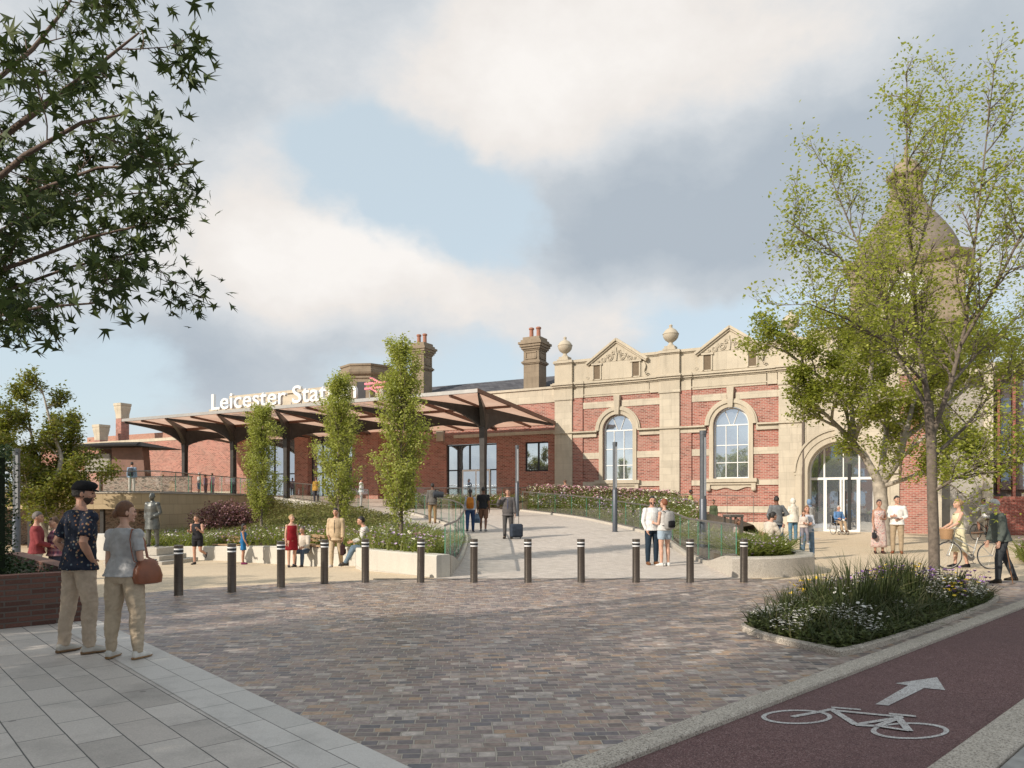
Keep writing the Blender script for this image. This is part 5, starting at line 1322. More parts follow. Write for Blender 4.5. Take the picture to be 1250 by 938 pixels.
poly_e = [(13.6, 19.5), (16, 18.6), (19, 19), (19, 22.5), (15, 22)]
qe = in_poly(poly_e, 6000); bed('flower_planting', 'flower bed at the right edge behind the old man', 'planting', flowers(qe, clump(qe, .9, 35), .14, lambda x, y: .02, (.15, .6), (.02, .04)), MEADOW)
# clipped hedge and ivy in the brick planter
def ivy(name, label, cat, cx, cy, z0, hx, hy, hz, n, leaf, rz, size=(.03, .06)):
    p = RNG.uniform(-1, 1, (n, 3)); f = RNG.integers(0, 3, n); sgn = np.sign(p[np.arange(n), f]); p[np.arange(n), f] = sgn * RNG.uniform(.88, 1.04, n)
    p *= np.array([hx, hy, hz / 2]); c, s = math.cos(rz), math.sin(rz); P = np.column_stack([p[:, 0] * c - p[:, 1] * s, p[:, 0] * s + p[:, 1] * c, p[:, 2] + hz / 2])
    sc = Scatter(); sc.add(LEAF[0], LEAF[1], P, rots(n, 1.5), RNG.uniform(*size, n))
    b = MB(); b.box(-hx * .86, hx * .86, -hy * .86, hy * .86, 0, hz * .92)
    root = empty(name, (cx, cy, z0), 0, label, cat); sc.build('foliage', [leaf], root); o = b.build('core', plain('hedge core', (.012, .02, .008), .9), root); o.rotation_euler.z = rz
    return root
ivy('clipped_hedge', 'dark clipped hedge column at the left edge in the brick planter', 'hedge', -7.95, 10.25, .5, .8, .5, 1.95, 9000, L_dark, rad(43))
def pl(a, b): v_ = V((-5.9, 10.4, 0)) - KV * a + V((-KV.y, KV.x, 0)) * b; return v_.x, v_.y
poly_p = [pl(.4, .4), pl(.4, 4.6), pl(3.2, 4.6), pl(3.2, .4)]
qp = in_poly(poly_p, 5000); bed('ivy_planting', 'dark low ivy filling the brick planter', 'planting', [(qp, lambda x, y: .5, LEAF, (.04, .085), 0, 1.3, .02, .26)], [L_dark])
# ================================================================== people
def remesh(mb, voxel, it=3, name='m', fac=.5):
    me = mb.mesh('tmp'); o = bpy.data.objects.new('tmp', me); COL.objects.link(o)
    a = o.modifiers.new('r', 'REMESH'); a.mode = 'VOXEL'; a.voxel_size = voxel; a.adaptivity = 0
    b = o.modifiers.new('s', 'SMOOTH'); b.factor = fac; b.iterations = it
    bpy.context.view_layer.update()
    out = bpy.data.meshes.new_from_object(o.evaluated_get(bpy.context.evaluated_depsgraph_get())); out.name = name
    bpy.data.objects.remove(o); bpy.data.meshes.remove(me)
    return out
def append_mesh(me, mb):
    v = [tuple(x.co) for x in me.vertices]; f = [tuple(p.vertices) for p in me.polygons]; n = len(v)
    out = bpy.data.meshes.new(me.name); out.from_pydata(v + mb.v, [], f + [tuple(i + n for i in q) for q in mb.f]); out.update(); bpy.data.meshes.remove(me); return out
def ell(c, ax, ay, rx, ry, n=18, sq=1.0):
    r = []
    for k in range(n):
        a = 2 * math.pi * k / n; ca, sa = math.cos(a), math.sin(a)
        r.append(c + ax * (rx * math.copysign(abs(ca) ** sq, ca)) + ay * (ry * math.copysign(abs(sa) ** sq, sa)))
    return r
RM = [(-.10, .135, .105, 0), (-.02, .168, .122, -.005), (.07, .160, .112, 0), (.17, .148, .102, .005), (.28, .166, .116, .008), (.38, .182, .116, 0), (.445, .172, .095, -.008), (.495, .115, .072, -.012), (.535, .062, .058, -.01)]
RF = [(-.10, .145, .112, -.005), (-.02, .180, .130, -.012), (.07, .165, .114, 0), (.16, .130, .094, .004), (.25, .143, .110, .014), (.33, .152, .116, .018), (.42, .150, .088, .0), (.47, .10, .064, -.01), (.515, .052, .05, -.01)]
def wrinkle(me, amp, f=(9, 9, 5), seed=0):
    n = len(me.vertices); nr = [v.normal.copy() for v in me.vertices]
    for v, q in zip(me.vertices, nr):
        c = v.co
        w = noise.noise(V((c.x * f[0] + seed, c.y * f[1], c.z * f[2] + c.x * 4))) ; r_ = 1 - abs(noise.noise(V((c.x * f[0] * 1.7 + 5, c.y * f[1] * 1.7 + seed, c.z * f[2] * 2.6 - c.x * 7)))) * 2
        v.co = c + q * amp * (w * .8 + r_ * .55)
    me.update()
def person(label, pos, yaw, H=1.75, sex='m', sk=(.46, .27, .19), hair=('short', (.035, .022, .016)), top=None, bottom=None, shoes=(.04, .035, .03), arms=None, legs=None,
           lean=0, hyaw=0, hpitch=0, fine=False, wide=1.0, lift=0, beard=None, group=None, name='person', cat='person', extras=(), allmat=None, drop=None):
    k = H / 1.75; vox = .0065 if fine else .0125
    fem = sex == 'f'; RR = RF if fem else RM
    root = empty(name, pos, rad(yaw), label, cat, group)
    mt = (lambda c: allmat or (c if not isinstance(c, tuple) else cloth(c)))
    skm = allmat or skin(sk)
    a = V((0, math.sin(rad(lean)), math.cos(rad(lean)))); fy = V((0, math.cos(rad(lean)), -math.sin(rad(lean)))); X = V((1, 0, 0))
    pel = V((0, 0, .93)); tp = lambda x, y, z: pel + X * x + fy * y + a * z
    sh = (.155 if fem else .188) * wide
    arms = arms or {}; legs = legs or {}
    dA = ((.13, -.02, -1), (.05, .16, -1)); dL = ((.05, .02, -1), (.0, -.04, -1))
    J = {}
    for s, key in ((-1, 'L'), (1, 'R')):
        ua, fa = arms.get(key, dA); th, sn = legs.get(key, dL)
        U = V((ua[0] * s, ua[1], ua[2])).normalized(); Fo = V((fa[0] * s, fa[1], fa[2])).normalized()
        T_ = V((th[0] * s, th[1], th[2])).normalized(); S_ = V((sn[0] * s, sn[1], sn[2])).normalized()
        S0 = tp(s * sh, -.005, .425 if not fem else .405); E = S0 + U * .285; Wr = E + Fo * .245
        Hp = tp(s * .092 * wide, -.005, -.045); K = Hp + T_ * .43; An = K + S_ * .415
        J[key] = dict(S=S0, E=E, W=Wr, H=Hp, K=K, A=An, U=U, F=Fo, T=T_, Sn=S_)
    gz = min(J['L']['A'].z, J['R']['A'].z) - .085
    if drop is not None: gz = drop
    sh_v = V((0, 0, -gz)); pel += sh_v
    for j in J.values():
        for q in 'SEWHKA': j[q] = j[q] + sh_v
    hc = tp(0, .022, .680 if not fem else .662)
    Rh = Matrix.Rotation(rad(hyaw), 3, 'Z') @ Matrix.Rotation(rad(-hpitch - lean * .4), 3, 'X'); hp = lambda x, y, z: hc + Rh @ V((x, y, z))
    # ---- body: one continuous surface
    m = MB()
    m.loft([ell(tp(0, y, z), X, fy, rx * wide * .97, ry * .97) for z, rx, ry, y in RR])
    m.tube([tp(0, -.012, .47), tp(0, -.002, .55), hp(0, -.015, -.06)], [.060, .050, .052] if not fem else [.05, .043, .045], 12)
    hv = MB(); hv.ball((0, 0, 0), (.076, .096, .118), 18, 14)
    def shape(p):
        x, y, z = p
        if z < 0: f = -z / .118; x *= 1 - .30 * f * f; y = y * (1 - .12 * f) + .014 * f
        if y > .07 and z > -.03: y *= .97
        return hp(x, y, z)
    m.add([shape(p) for p in hv.v], hv.f)
    def sb(c, r): q = MB(); q.ball((0, 0, 0), r, 8, 6); m.add([hp(c[0] + p[0], c[1] + p[1], c[2] + p[2]) for p in q.v], q.f)
    sb((0, .098, -.018), (.013, .020, .022)); sb((0, .090, .012), (.010, .014, .026)); sb((0, .088, -.058), (.024, .012, .012)); sb((0, .080, -.092), (.022, .022, .018)); sb((0, .082, .028), (.05, .016, .014))
    for s in (-1, 1): sb((s * .077, -.006, -.008), (.011, .022, .033)); sb((s * .045, .066, -.022), (.022, .02, .02))
    for s, key in ((-1, 'L'), (1, 'R')):
        j = J[key]; f = .86 if fem else 1
        m.ball(tuple(j['S']), .062 * f, 10, 8)
        m.tube([j['S'] + V((-s * .02, 0, .01)), j['S'].lerp(j['E'], .35), j['E'], j['E'].lerp(j['W'], .3), j['W']], [.056 * f, .050 * f, .041 * f, .042 * f, .028 * f], 10)
        m.tube([j['H'] + V((0, 0, .03)), j['H'].lerp(j['K'], .3), j['K'], j['K'].lerp(j['A'], .3) - V((0, .012, 0)), j['A']], [.092, .084, .056, .056, .037], 12)
        fwd = V((s * .16, 1, 0)).normalized()
        if abs(j['Sn'].z) < .6: fwd = (V((s * .1, .6, 0)) + V((0, 0, -.6 if j['Sn'].y < 0 else .4))).normalized()
        j['fwd'] = fwd; up_ = -j['Sn'] if abs(j['Sn'].z) < .6 else V((0, 0, 1)); j['up'] = up_
        m.tube([j['A'] - fwd * .045 - up_ * .045, j['A'] - up_ * .03 + fwd * .03, j['A'] + fwd * .14 - up_ * .06], [.032, .036, .026], 8)
    # palm inside the remesh, fingers separate tubes fused to it
    fing = MB()
    for s, key in ((-1, 'L'), (1, 'R')):
        j = J[key]; f = j['F']; pn = V((-s, 0, 0)); pn = (pn - f * pn.dot(f)); pn = pn.normalized() if pn.length > .1 else V((0, 0, -1))
        la = f.cross(pn).normalized(); 
        if la.y + .3 * la.z < 0: la = -la
        m.loft([ell(j['W'] + f * d, la, pn, w, t_, 10) for d, w, t_ in ((-.02, .026, .020), (.02, .034, .017), (.06, .041, .016), (.092, .038, .012))])
        hk = .9 if fem else 1.0
        for i, L in enumerate((.070, .080, .074, .058)):
            b = j['W'] + f * .085 + la * ((1.5 - i) * .0195); d1 = (f + pn * .22 + la * ((1.5 - i) * .03)).normalized(); d2 = (f + pn * .75).normalized(); d3 = (f * .6 + pn).normalized()
            r0 = .0088 * hk if fine else .0098
            fing.tube([b - f * .015, b + d1 * L * .45, b + d1 * L * .45 + d2 * L * .32, b + d1 * L * .45 + d2 * L * .32 + d3 * L * .24], [r0, r0 * .95, r0 * .85, r0 * .6], 7 if fine else 5)
        b = j['W'] + f * .028 + la * .030; d1 = (f * .6 + la * .75 + pn * .25).normalized(); d2 = (f * .85 + la * .3 + pn * .3).normalized()
        fing.tube([b - d1 * .012, b + d1 * .034, b + d1 * .034 + d2 * .030], [.0125, .0105, .008], 7 if fine else 5)
    S = Matrix.Scale(k, 4)
    def fin(me, nm, mat, parent=None, smooth=True):
        me.transform(S); o = link_mesh(nm, me, mat, parent or root, 180 if smooth else None); return o
    body = append_mesh(remesh(m, vox, 2, 'body', .4), fing); fin(body, 'body', skm)
    # ---- lower clothes
    bk, bc, *bo = bottom or ('trousers', (.05, .06, .09)); fl = bo[0] if bo else 1.0
    def legs_tube(mm, frac, r):
        for key in 'LR':
            j = J[key]; P = [j['H'] + V((0, 0, .04)), j['H'].lerp(j['K'], .35), j['K'], j['K'].lerp(j['A'], .42) - V((0, .008, 0)), j['A'] + j['Sn'] * .015]
            Rr = [.106 * r, .098 * r, .074 * r, .070 * r, (.054 if r != 1.1 else .044) * r]; t = frac * 2
            if frac >= .99: mm.tube(P, Rr, 12)
            else: mm.tube([P[0], P[1], j['H'].lerp(j['K'], min(1, t))] + ([j['K'].lerp(j['A'], t - 1)] if t > 1.02 else []), [Rr[0], Rr[1] * 1.05, Rr[2] * 1.15] + ([Rr[3] * 1.1] if t > 1.02 else []), 12)
    if bk in ('trousers', 'shorts'):
        mm = MB(); g = .016 * fl
        mm.loft([ell(tp(0, y, z), X, fy, (rx + g * q_) * wide, ry + g * q_) for (z, rx, ry, y), q_ in zip([(-.13, .12, .10, 0)] + RR[:3] + [(.10, RR[2][1] * .97, RR[2][2] * .97, 0)], (1, 1, .75, .2, .1))])
        legs_tube(mm, 1.0 if bk == 'trousers' else (bo[1] if len(bo) > 1 else .45), fl)
        me = remesh(mm, vox, 3, bk)
        if fine: wrinkle(me, .0105, (7, 7, 7), 3)
        fin(me, bk, mt(bc))
    elif bk in ('skirt', 'dress'):
        hem = bo[1] if len(bo) > 1 else .6
        mm = MB(); rs = []
        zt = .10 if bk == 'skirt' else None
        base = [(z, rx, ry, y) for z, rx, ry, y in RR if z >= -.03 and (zt is None or z <= zt)]
        if bk == 'dress': base = [b for b in base if b[0] < .46]
        for z, rx, ry, y in reversed(base): rs.append(ell(tp(0, y, z), X, fy, (rx + .012) * wide, ry + .014, 24))
        for i in range(1, 8):
            t = hem * i / 7 * 2
            qs = [(j['H'].lerp(j['K'], min(1, t)) if t <= 1 else j['K'].lerp(j['A'], t - 1)) for j in J.values()]
            c = (qs[0] + qs[1]) / 2; dx = abs(qs[0].x - qs[1].x) / 2; dy = abs(qs[0].y - qs[1].y) / 2; fr = .10 + (fl - 1) * .12 * t
            ring = ell(c, X, V((0, 1, 0)), dx + fr + .01, dy + fr, 24)
            rs.append([c + (p - c) * (1 + .07 * t * math.sin(q * 2 * math.pi / 24 * 6)) for q, p in enumerate(ring)])
        mm.loft(rs); me = mm.mesh(bk); fin(me, bk, mt(bc))
    # ---- upper clothes
    if top:
        tk, tc, sl, *to = top; g = {'tee': .014, 'shirt': .017, 'jacket': .030, 'coat': .034, 'vest': .012}[tk]; hem = to[0] if to else {'tee': -.06, 'shirt': -.09, 'jacket': -.14, 'coat': -.40, 'vest': -.04}[tk]
        mm = MB(); rs = []
        zz = [(hem, RR[1][1] * 1.05 + .008 * (hem < -.1) + .012, RR[1][2] * 1.05 + .016, -.004)] + [r for r in RR if r[0] > hem + .02][:-1]
        if tk == 'coat':
            rs = [ell((J['L']['K'] + J['R']['K']) / 2 + V((0, 0, .43 + hem)), X, V((0, 1, 0)), .26, .2)]; zz = [r for r in RR if r[0] > -.05][:-1]
        for z, rx, ry, y in zz:
            w = .55 * (tk in ('shirt', 'jacket', 'coat')) * max(0, 1 - abs(z - .17) / .15) * .02 + .012 * (z < .09)
            rs.append(ell(tp(0, y, z), X, fy, (rx + g + w) * wide, ry + g + w))
        rs.append(ell(tp(0, -.01, .505 if not fem else .485), X, fy, .075, .066)); mm.loft(rs)
        if sl > 0:
            for key in 'LR':
                j = J[key]; f = .86 if fem else 1
                s = -1 if key == 'L' else 1; mm.ball(tuple(j['S'] + V((0, 0, .004))), (.067 if not fem else .060) + g * .45, 12, 9)
                pts = [j['S'] + V((-s * .03, 0, .012)), j['S'].lerp(j['E'], .4), j['S'].lerp(j['E'], min(1, sl)) if sl < 1 else j['E']]; rr = [(.066 * f + g * .6), (.060 * f + g * .6), (.056 * f + g * .7) if sl < 1 else (.049 * f + g * .6)]
                if sl > 1.05: pts += [j['E'].lerp(j['W'], .4), j['E'].lerp(j['W'], min(1, sl - 1))]; rr += [.047 * f + g * .6, (.038 if sl > 1.8 else .046) * f + g * .5]
                mm.tube(pts, rr, 12)
        me = remesh(mm, vox, 3, tk)
        if fine: wrinkle(me, .0095, (8, 8, 6), 8)
        fin(me, {'tee': 't_shirt', 'vest': 'vest_top'}.get(tk, tk), mt(tc))
        if tk in ('jacket',) and len(to) > 1:                 # shirt front shown by the open jacket
            q = MB(); q.loft([ell(tp(0, .035, z), X, fy, w, d, 12) for z, w, d in ((-.02, .035, .118), (.2, .045, .106), (.35, .055, .118), (.47, .045, .07))]); fin(q.mesh('shirt_front'), 'shirt_front', mt(to[1]))
            if len(to) > 2:
                q = MB(); q.loft([ell(tp(0, .05, z), X, fy, w, d, 8) for z, w, d in ((.06, .014, .118), (.1, .022, .118), (.35, .016, .122), (.45, .012, .08))]); fin(q.mesh('tie'), 'tie', mt(to[2]))
    if bk in ('trousers', 'shorts') and fine and not fem and False:
        q = MB(); q.loft([ell(tp(0, 0, z), X, fy, RR[2][1] * wide + .022, RR[2][2] + .022, 24) for z in (.055, .09)], cap=False); fin(q.mesh('belt'), 'belt', mt((.05, .035, .025)))
    # ---- shoes
    for key in 'LR':
        j = J[key]; f, u = j['fwd'], j['up']; sd_ = f.cross(u).normalized(); q = MB(); A_ = j['A'] - u * .085
        def sec(d, w, h, b=0): 
            c = A_ + f * d; n = 10; r_ = []
            for i in range(n):
                t = 2 * math.pi * i / n; r_.append(c + sd_ * (w * math.cos(t)) + u * (b + (h - b) * (.5 + .5 * max(-1, min(1, 1.35 * math.sin(t))))))
            return r_
        q.loft([sec(-.072, .020, .05), sec(-.06, .034, .085), sec(-.02, .038, .105), sec(.03, .040, .095), sec(.08, .045, .07), sec(.13, .046, .052), sec(.172, .034, .042), sec(.188, .014, .03, .008)])
        sc_ = shoes[0] if isinstance(shoes[0], tuple) else shoes
        so_ = fin(q.mesh('shoe'), 'shoe', mt(sc_))
        if isinstance(shoes[0], tuple):
            q = MB(); q.loft([sec(-.078, .02, .024, -.004), sec(-.06, .038, .024, -.004), sec(.03, .043, .022, -.004), sec(.12, .050, .022, -.004), sec(.178, .036, .022, -.002), sec(.195, .014, .02, .003)]); fin(q.mesh('sole'), 'sole', mt(shoes[1]), so_)
    # ---- hair and face
    st, hcol = hair; hm = mt(hcol) if allmat else plain('hair_%.3f_%.3f' % hcol[:2], hcol, .5, .35, 40, .8, 130, spec=.5)
    if st != 'bald':
        q = MB(); nu, nv = (30, 22) if fine else (18, 14)
        big = 1.25 if st == 'hood' else 1.0
        q.ball((0, 0, 0), (.084 * big, .105 * (1 + (big - 1) * .7), .122 * (1 + (big - 1) * .6)), nu, nv)
        low = {'short': -.045, 'long': -.09, 'bun': -.062, 'pony': -.04, 'hood': -.13, 'cap': -.05, 'grey_short': -.03}.get(st, -.045)
        vs = []
        for x, y, z in q.v:
            p = V((x, y - .010, z + .010)); face = sm((y - .025) / .03) * sm((.062 - z) / .03)
            if st == 'hood': face = sm((y - .05) / .03) * sm((.07 - z) / .03)
            lo = sm((low - z) / .02)
            f = max(face, lo); p = p * (1 - .30 * f)
            if fine and f < .5: p *= 1 + .025 * noise.noise(V((x * 14, y * 55, z * 40)))
            vs.append(hp(*p))
        q.v = [tuple(v) for v in vs]
        def hb(c, r): b = MB(); b.ball((0, 0, 0), r, 12, 9); q.add([hp(c[0] + p[0], c[1] + p[1], c[2] + p[2]) for p in b.v], b.f)
        if st == 'bun': hb((0, -.108, -.03) if fine else (0, -.12, .035), (.044, .030, .046) if fine else (.04, .035, .04))
        if st == 'long': q.loft([ell(hp(0, y, z), Rh @ X, Rh @ V((0, 1, 0)), w, d, 14) for y, z, w, d in ((-.03, .05, .08, .07), (-.05, -.06, .085, .055), (-.06, -.16, .095, .045), (-.07, -.27, .08, .03), (-.075, -.32, .04, .015))])
        if st == 'pony': q.loft([ell(hp(0, y, z), Rh @ X, Rh @ V((0, 1, 0)), w, d, 10) for y, z, w, d in ((-.10, .04, .02, .02), (-.135, .0, .03, .028), (-.125, -.12, .032, .026), (-.11, -.24, .024, .018), (-.105, -.32, .008, .008))])
        if st == 'hood': q.loft([ell(tp(0, y, z), X, fy, w, d, 14) for y, z, w, d in ((-.05, .40, .10, .05), (-.03, .50, .10, .085), (-.02, .56, .085, .08))])
        fin(q.mesh('hair'), 'hood' if st == 'hood' else 'hair', hm if st != 'hood' else mt(hcol))
        if st == 'cap':
            q = MB(); cr = []
            for z, w, d, y in ((.03, .086, .108, -.014), (.05, .090, .114, -.008), (.075, .092, .120, .004), (.10, .084, .112, .012), (.122, .062, .085, .006), (.134, .034, .045, 0), (.137, .005, .006, 0)): cr.append([hp(p.x, p.y + y, p.z + z) for p in ell(V((0, 0, 0)), X, V((0, 1, 0)), w, d, 24)])
            for r_ in cr: pass
            q.loft(cr); q.loft([[hp(math.sin(t) * .068, .078 + math.cos(t) * .058, .040 - .014 * math.cos(t) + dz) for t in [i * math.pi / 8 - math.pi / 2 for i in range(9)]] for dz in (0, .014)])
            fin(q.mesh('cap'), 'cap', mt((.012, .012, .014)))
    if beard:
        q = MB(); b = MB(); b.ball((0, 0, 0), (.076, .096, .118), 26, 20)
        for x, y, z in b.v:
            f = -z / .118 if z < 0 else 0; x2 = x * (1 - .28 * f * f); y2 = y * (1 - .12 * f) + .014 * f
            on = sm((-.028 - z - .35 * max(0, .03 - y)) / .02) * sm((y + .015) / .03) ; p = V((x2, y2, z)) * (.93 + .115 * on); q.v.append(tuple(hp(*p)))
        q.f = b.f; fin(q.mesh('beard'), 'beard', allmat or plain('hair_%.3f_%.3f' % beard[:2], beard, .6, .35, 40, .8, 130))
    if not allmat:
        q = MB()
        for s in (-1, 1):
            b = MB(); b.ball((0, 0, 0), (.013, .008, .0075), 10, 8); q.add([hp(s * .032 + p[0], .0865 + p[1], .006 + p[2]) for p in b.v], b.f)
            b = MB(); b.ball((0, 0, 0), (.020, .008, .0045), 8, 6); q.add([hp(s * .033 + p[0], .090 + p[1], .029 + p[2]) for p in b.v], b.f)
        fin(q.mesh('eyes'), 'eyes', plain('dark eyes', (.035, .022, .018), .3, .1))
        q = MB(); b = MB(); b.ball((0, 0, 0), (.023, .008, .0065), 10, 6); q.add([hp(p[0], .0985 + p[1], -.058 + p[2]) for p in b.v], b.f); fin(q.mesh('lips'), 'lips', plain('lips', (.33, .12, .10), .4, .1))
    Mw = Matrix.Translation(V(pos)) @ Matrix.Rotation(rad(yaw), 4, 'Z') @ S
    return dict(root=root, M=Mw, J=J, tp=tp, k=k, yaw=yaw, w=lambda v: Mw @ V(v), hand=lambda key: Mw @ (J[key]['W'] + J[key]['F'] * .10))

# patterned cloth
def floral_cloth():
    t = NT('floral shirt'); o = t.obj()
    v = t.n('ShaderNodeTexVoronoi'); v.inputs['Scale'].default_value = 30; v.inputs['Randomness'].default_value = 1; t.l(o, v.inputs['Vector'])
    sx = t.n('ShaderNodeSeparateColor'); t.l(v.outputs['Color'], sx.inputs[0])
    spots = t.math('MULTIPLY', t.math('LESS_THAN', t.math('ADD', v.outputs['Distance'], t.math('MULTIPLY', t.noise(o, 70, 2), .25)), .50), t.math('GREATER_THAN', sx.outputs[0], .52))
    c = t.mix(spots, (.018, .024, .042), t.ramp(sx.outputs[1], [(0, (.30, .13, .05)), (.35, (.10, .16, .20)), (.6, (.34, .26, .16)), (1, (.16, .07, .06))]))
    return t.set(rough=.85, color=c, normal=t.bump(t.noise(o, 14, 4), .3, .02), spec=.2)
def plaid_cloth(a, b, c, f=60):
    t = NT('plaid'); o = t.obj(); x = t.n('ShaderNodeSeparateXYZ'); t.l(o, x.inputs[0])
    w1 = t.math('GREATER_THAN', t.math('SINE', t.math('MULTIPLY', x.outputs[2], f)), .2); w2 = t.math('GREATER_THAN', t.math('SINE', t.math('MULTIPLY', t.math('ADD', x.outputs[0], x.outputs[1]), f)), .2)
    cc = t.mix(t.math('MULTIPLY', w1, .6), t.mix(t.math('MULTIPLY', w2, .6), a, b), c)
    return t.set(rough=.85, color=cc, spec=.2)
def floral_dress():
    t = NT('floral dress'); o = t.obj(); n = t.noise(o, 26, 3, .6)
    return t.set(rough=.85, color=t.ramp(n, [(.38, (.40, .16, .16)), (.46, (.52, .40, .36)), (.55, (.60, .50, .45)), (.62, (.20, .18, .20))]), spec=.2)
FG = lambda px, d: V(((px - 625) / FPX * d, d, 0))
def pp(px, d, z=None):
    p = FG(px, d); p.z = (surf(p.x, p.y) + .004) if z is None else z; return p
SK1, SK2, SK3, SK4 = (.48, .28, .20), (.40, .22, .15), (.17, .085, .055), (.55, .35, .26)
BR, BK, BLO, RED, GRY = (.09, .045, .022), (.018, .014, .012), (.36, .23, .11), (.20, .065, .025), (.42, .40, .38)

# --- foreground pair
M_grey_tee = cloth((.40, .40, .405)); M_chino = cloth((.50, .41, .32)); M_khaki = cloth((.47, .385, .285))
p1 = person('man in black flat cap and dark floral shirt watching with hand on hip', pp(97, 8.15, .012), -32, 1.86, 'm', SK1, ('cap', BK), ('shirt', floral_cloth(), .78, -.11), ('trousers', M_chino, 1.0), ((.50, .48, .44), (.22, .14, .08)),
            {'R': ((.34, -.48, -1), (-.34, .56, -.80)), 'L': ((.34, -.40, -1), (-.42, .55, -.75))}, {'R': ((.09, .10, -1), (.03, -.03, -1)), 'L': ((.12, -.06, -1), (.02, -.12, -1))}, 2, -38, 4, True, 1.0, beard=(.05, .032, .024))
p2 = person('woman in grey t-shirt and khaki trousers with brown shoulder bag', pp(152, 7.85, .012), -8, 1.66, 'f', SK4, ('bun', (.14, .06, .026)), ('tee', M_grey_tee, .62, -.05), ('trousers', M_khaki, 1.1), ((.62, .60, .56), (.30, .19, .10)),
            {'R': ((.20, -.10, -1), (-.05, .95, -.25)), 'L': ((.12, .02, -1), (.02, .10, -1))}, {'R': ((.14, .0, -1), (.05, -.03, -1)), 'L': ((.11, .02, -1), (.03, -.05, -1))}, 0, -42, 3, True, 1.05)
# ribbed cuffs on the joggers
def tan_leather(): return plain('tan leather', (.22, .07, .03), .42, .25, 8, .3, 60, spec=.5)
def shoulder_bag():
    h = p2['w'](p2['tp'](.255, .03, .03)); root = empty('shoulder_bag', h, rad(-8), 'tan brown leather shoulder bag under the arm of the grey t-shirt woman', 'bag')
    m = MB(); rs = []
    for z, w, d, x in ((-.16, .10, .05, .012), (-.15, .145, .075, .010), (-.08, .16, .085, .004), (0, .14, .07, 0), (.07, .10, .04, -.002), (.10, .075, .015, 0)): rs.append(ell(V((x, 0, z)), V((.42, .9, 0)), V((.9, -.42, 0)), w, d, 22, .75))
    m.loft(rs); me = m.mesh('bag_body'); link_mesh('bag_body', me, tan_leather(), root, 60)
    loc = lambda v: Matrix.Rotation(rad(8), 3, 'Z') @ (p2['w'](v) - h)
    tp = p2['tp']; s = MB()
    for dy in (0,):
        pts = [V((-.03, -.10, .06)), loc(tp(.185, -.10, .12)), loc(tp(.165, -.118, .25)), loc(tp(.145, -.112, .36)), loc(tp(.122, -.05, .462)), loc(tp(.13, .06, .44)), loc(tp(.16, .12, .33)), loc(tp(.19, .13, .15)), V((.05, .10, .06))]
        s.tube(pts, [(.019, .005)] * len(pts), 8)
    s.build('strap', tan_leather(), root, 60)
    z = MB(); z.tube([(-.06, -.09, .088), (.05, .09, .088)], .008, 6); z.build('zip', M_rail, root)
shoulder_bag()
b = MB(); j = p2['J']['L']; c = p2['w'](j['E'].lerp(j['W'], .86)) 
b.tube([c + V((math.cos(t) * .034, math.sin(t) * .034, .004 * math.sin(t * 2))) for t in [i * .524 for i in range(13)]], .0025, 5); tag(b.build('bracelet', plain('gold', (.5, .35, .15), .3, .1, metal=.8)), 'thin bracelet on the left wrist of the grey t-shirt woman', 'bracelet')

# --- carried things
def backpack(P, label, c1, c2, sz=1.0, dz=.24, dist=.20, held=None):
    loc = held if held is not None else P['w'](P['tp'](0, -dist, dz)); root = empty('backpack', loc, rad(P['yaw']), label, 'backpack')
    m = MB(); m.loft([ell(V((0, y, z)), V((1, 0, 0)), V((0, 1, 0)), w * sz, d * sz, 16, .7) for z, w, d, y in ((-.24 * sz, .11, .05, 0), (-.22 * sz, .145, .085, 0), (-.05 * sz, .15, .09, 0), (.12 * sz, .14, .08, 0), (.2 * sz, .10, .05, 0), (.22 * sz, .05, .02, 0))])
    link_mesh('bag_body', m.mesh('bag_body'), cloth(c1), root, 60)
    m = MB(); m.loft([ell(V((0, -.07 * sz, z)), V((1, 0, 0)), V((0, 1, 0)), w * sz, d * sz, 12, .7) for z, w, d in ((-.2 * sz, .08, .03), (-.18 * sz, .11, .05), (-.04 * sz, .11, .05), (-.02 * sz, .07, .03))]); link_mesh('front_pocket', m.mesh('p'), cloth(c2), root, 60)
    if held is None:
        for s in (-1, 1):
            st = MB(); st.tube([(s * .08, .06, .19), (s * .10, .12, .23), (s * .105, .24, .20), (s * .115, .31, .05), (s * .13, .26, -.10), (s * .12, .07, -.16)], [(.022, .008)] * 6, 6); st.build('strap', cloth(c2), root, 60)
    else:
        st = MB(); st.tube([(-.05, 0, .2 * sz), (-.03, 0, .27 * sz), (.03, 0, .27 * sz), (.05, 0, .2 * sz)], .012, 6); st.build('strap', cloth(c2), root, 60)
    return root
def case(name, label, cat, loc, rz, w, d, h, c, wheels=False):
    root = empty(name, loc, rz, label, cat); m = MB(); m.box(-w / 2, w / 2, -d / 2, d / 2, 0, h, None, min(w, d) * .18); m.build('bag_body', cloth(c), root, 40)
    s = MB(); s.tube([(-w * .2, 0, h - .005), (-w * .2, 0, h + (.42 if wheels else .09)), (w * .2, 0, h + (.42 if wheels else .09)), (w * .2, 0, h - .005)], .011, 6); s.build('handle', M_black, root, 40)
    p = MB(); p.box(-w * .36, w * .36, -d / 2 - .03, -d / 2 - .001, h * .12, h * .55, None, .012); p.build('front_pocket', cloth(mul(c, .7)), root, 40)
    if wheels:
        for sx in (-1, 1):
            q = MB(); q.tube([(sx * w * .38 - .012, d * .3, -.02), (sx * w * .38 + .012, d * .3, -.02)], .035, 10); q.build('wheel', M_black, root)
    return root

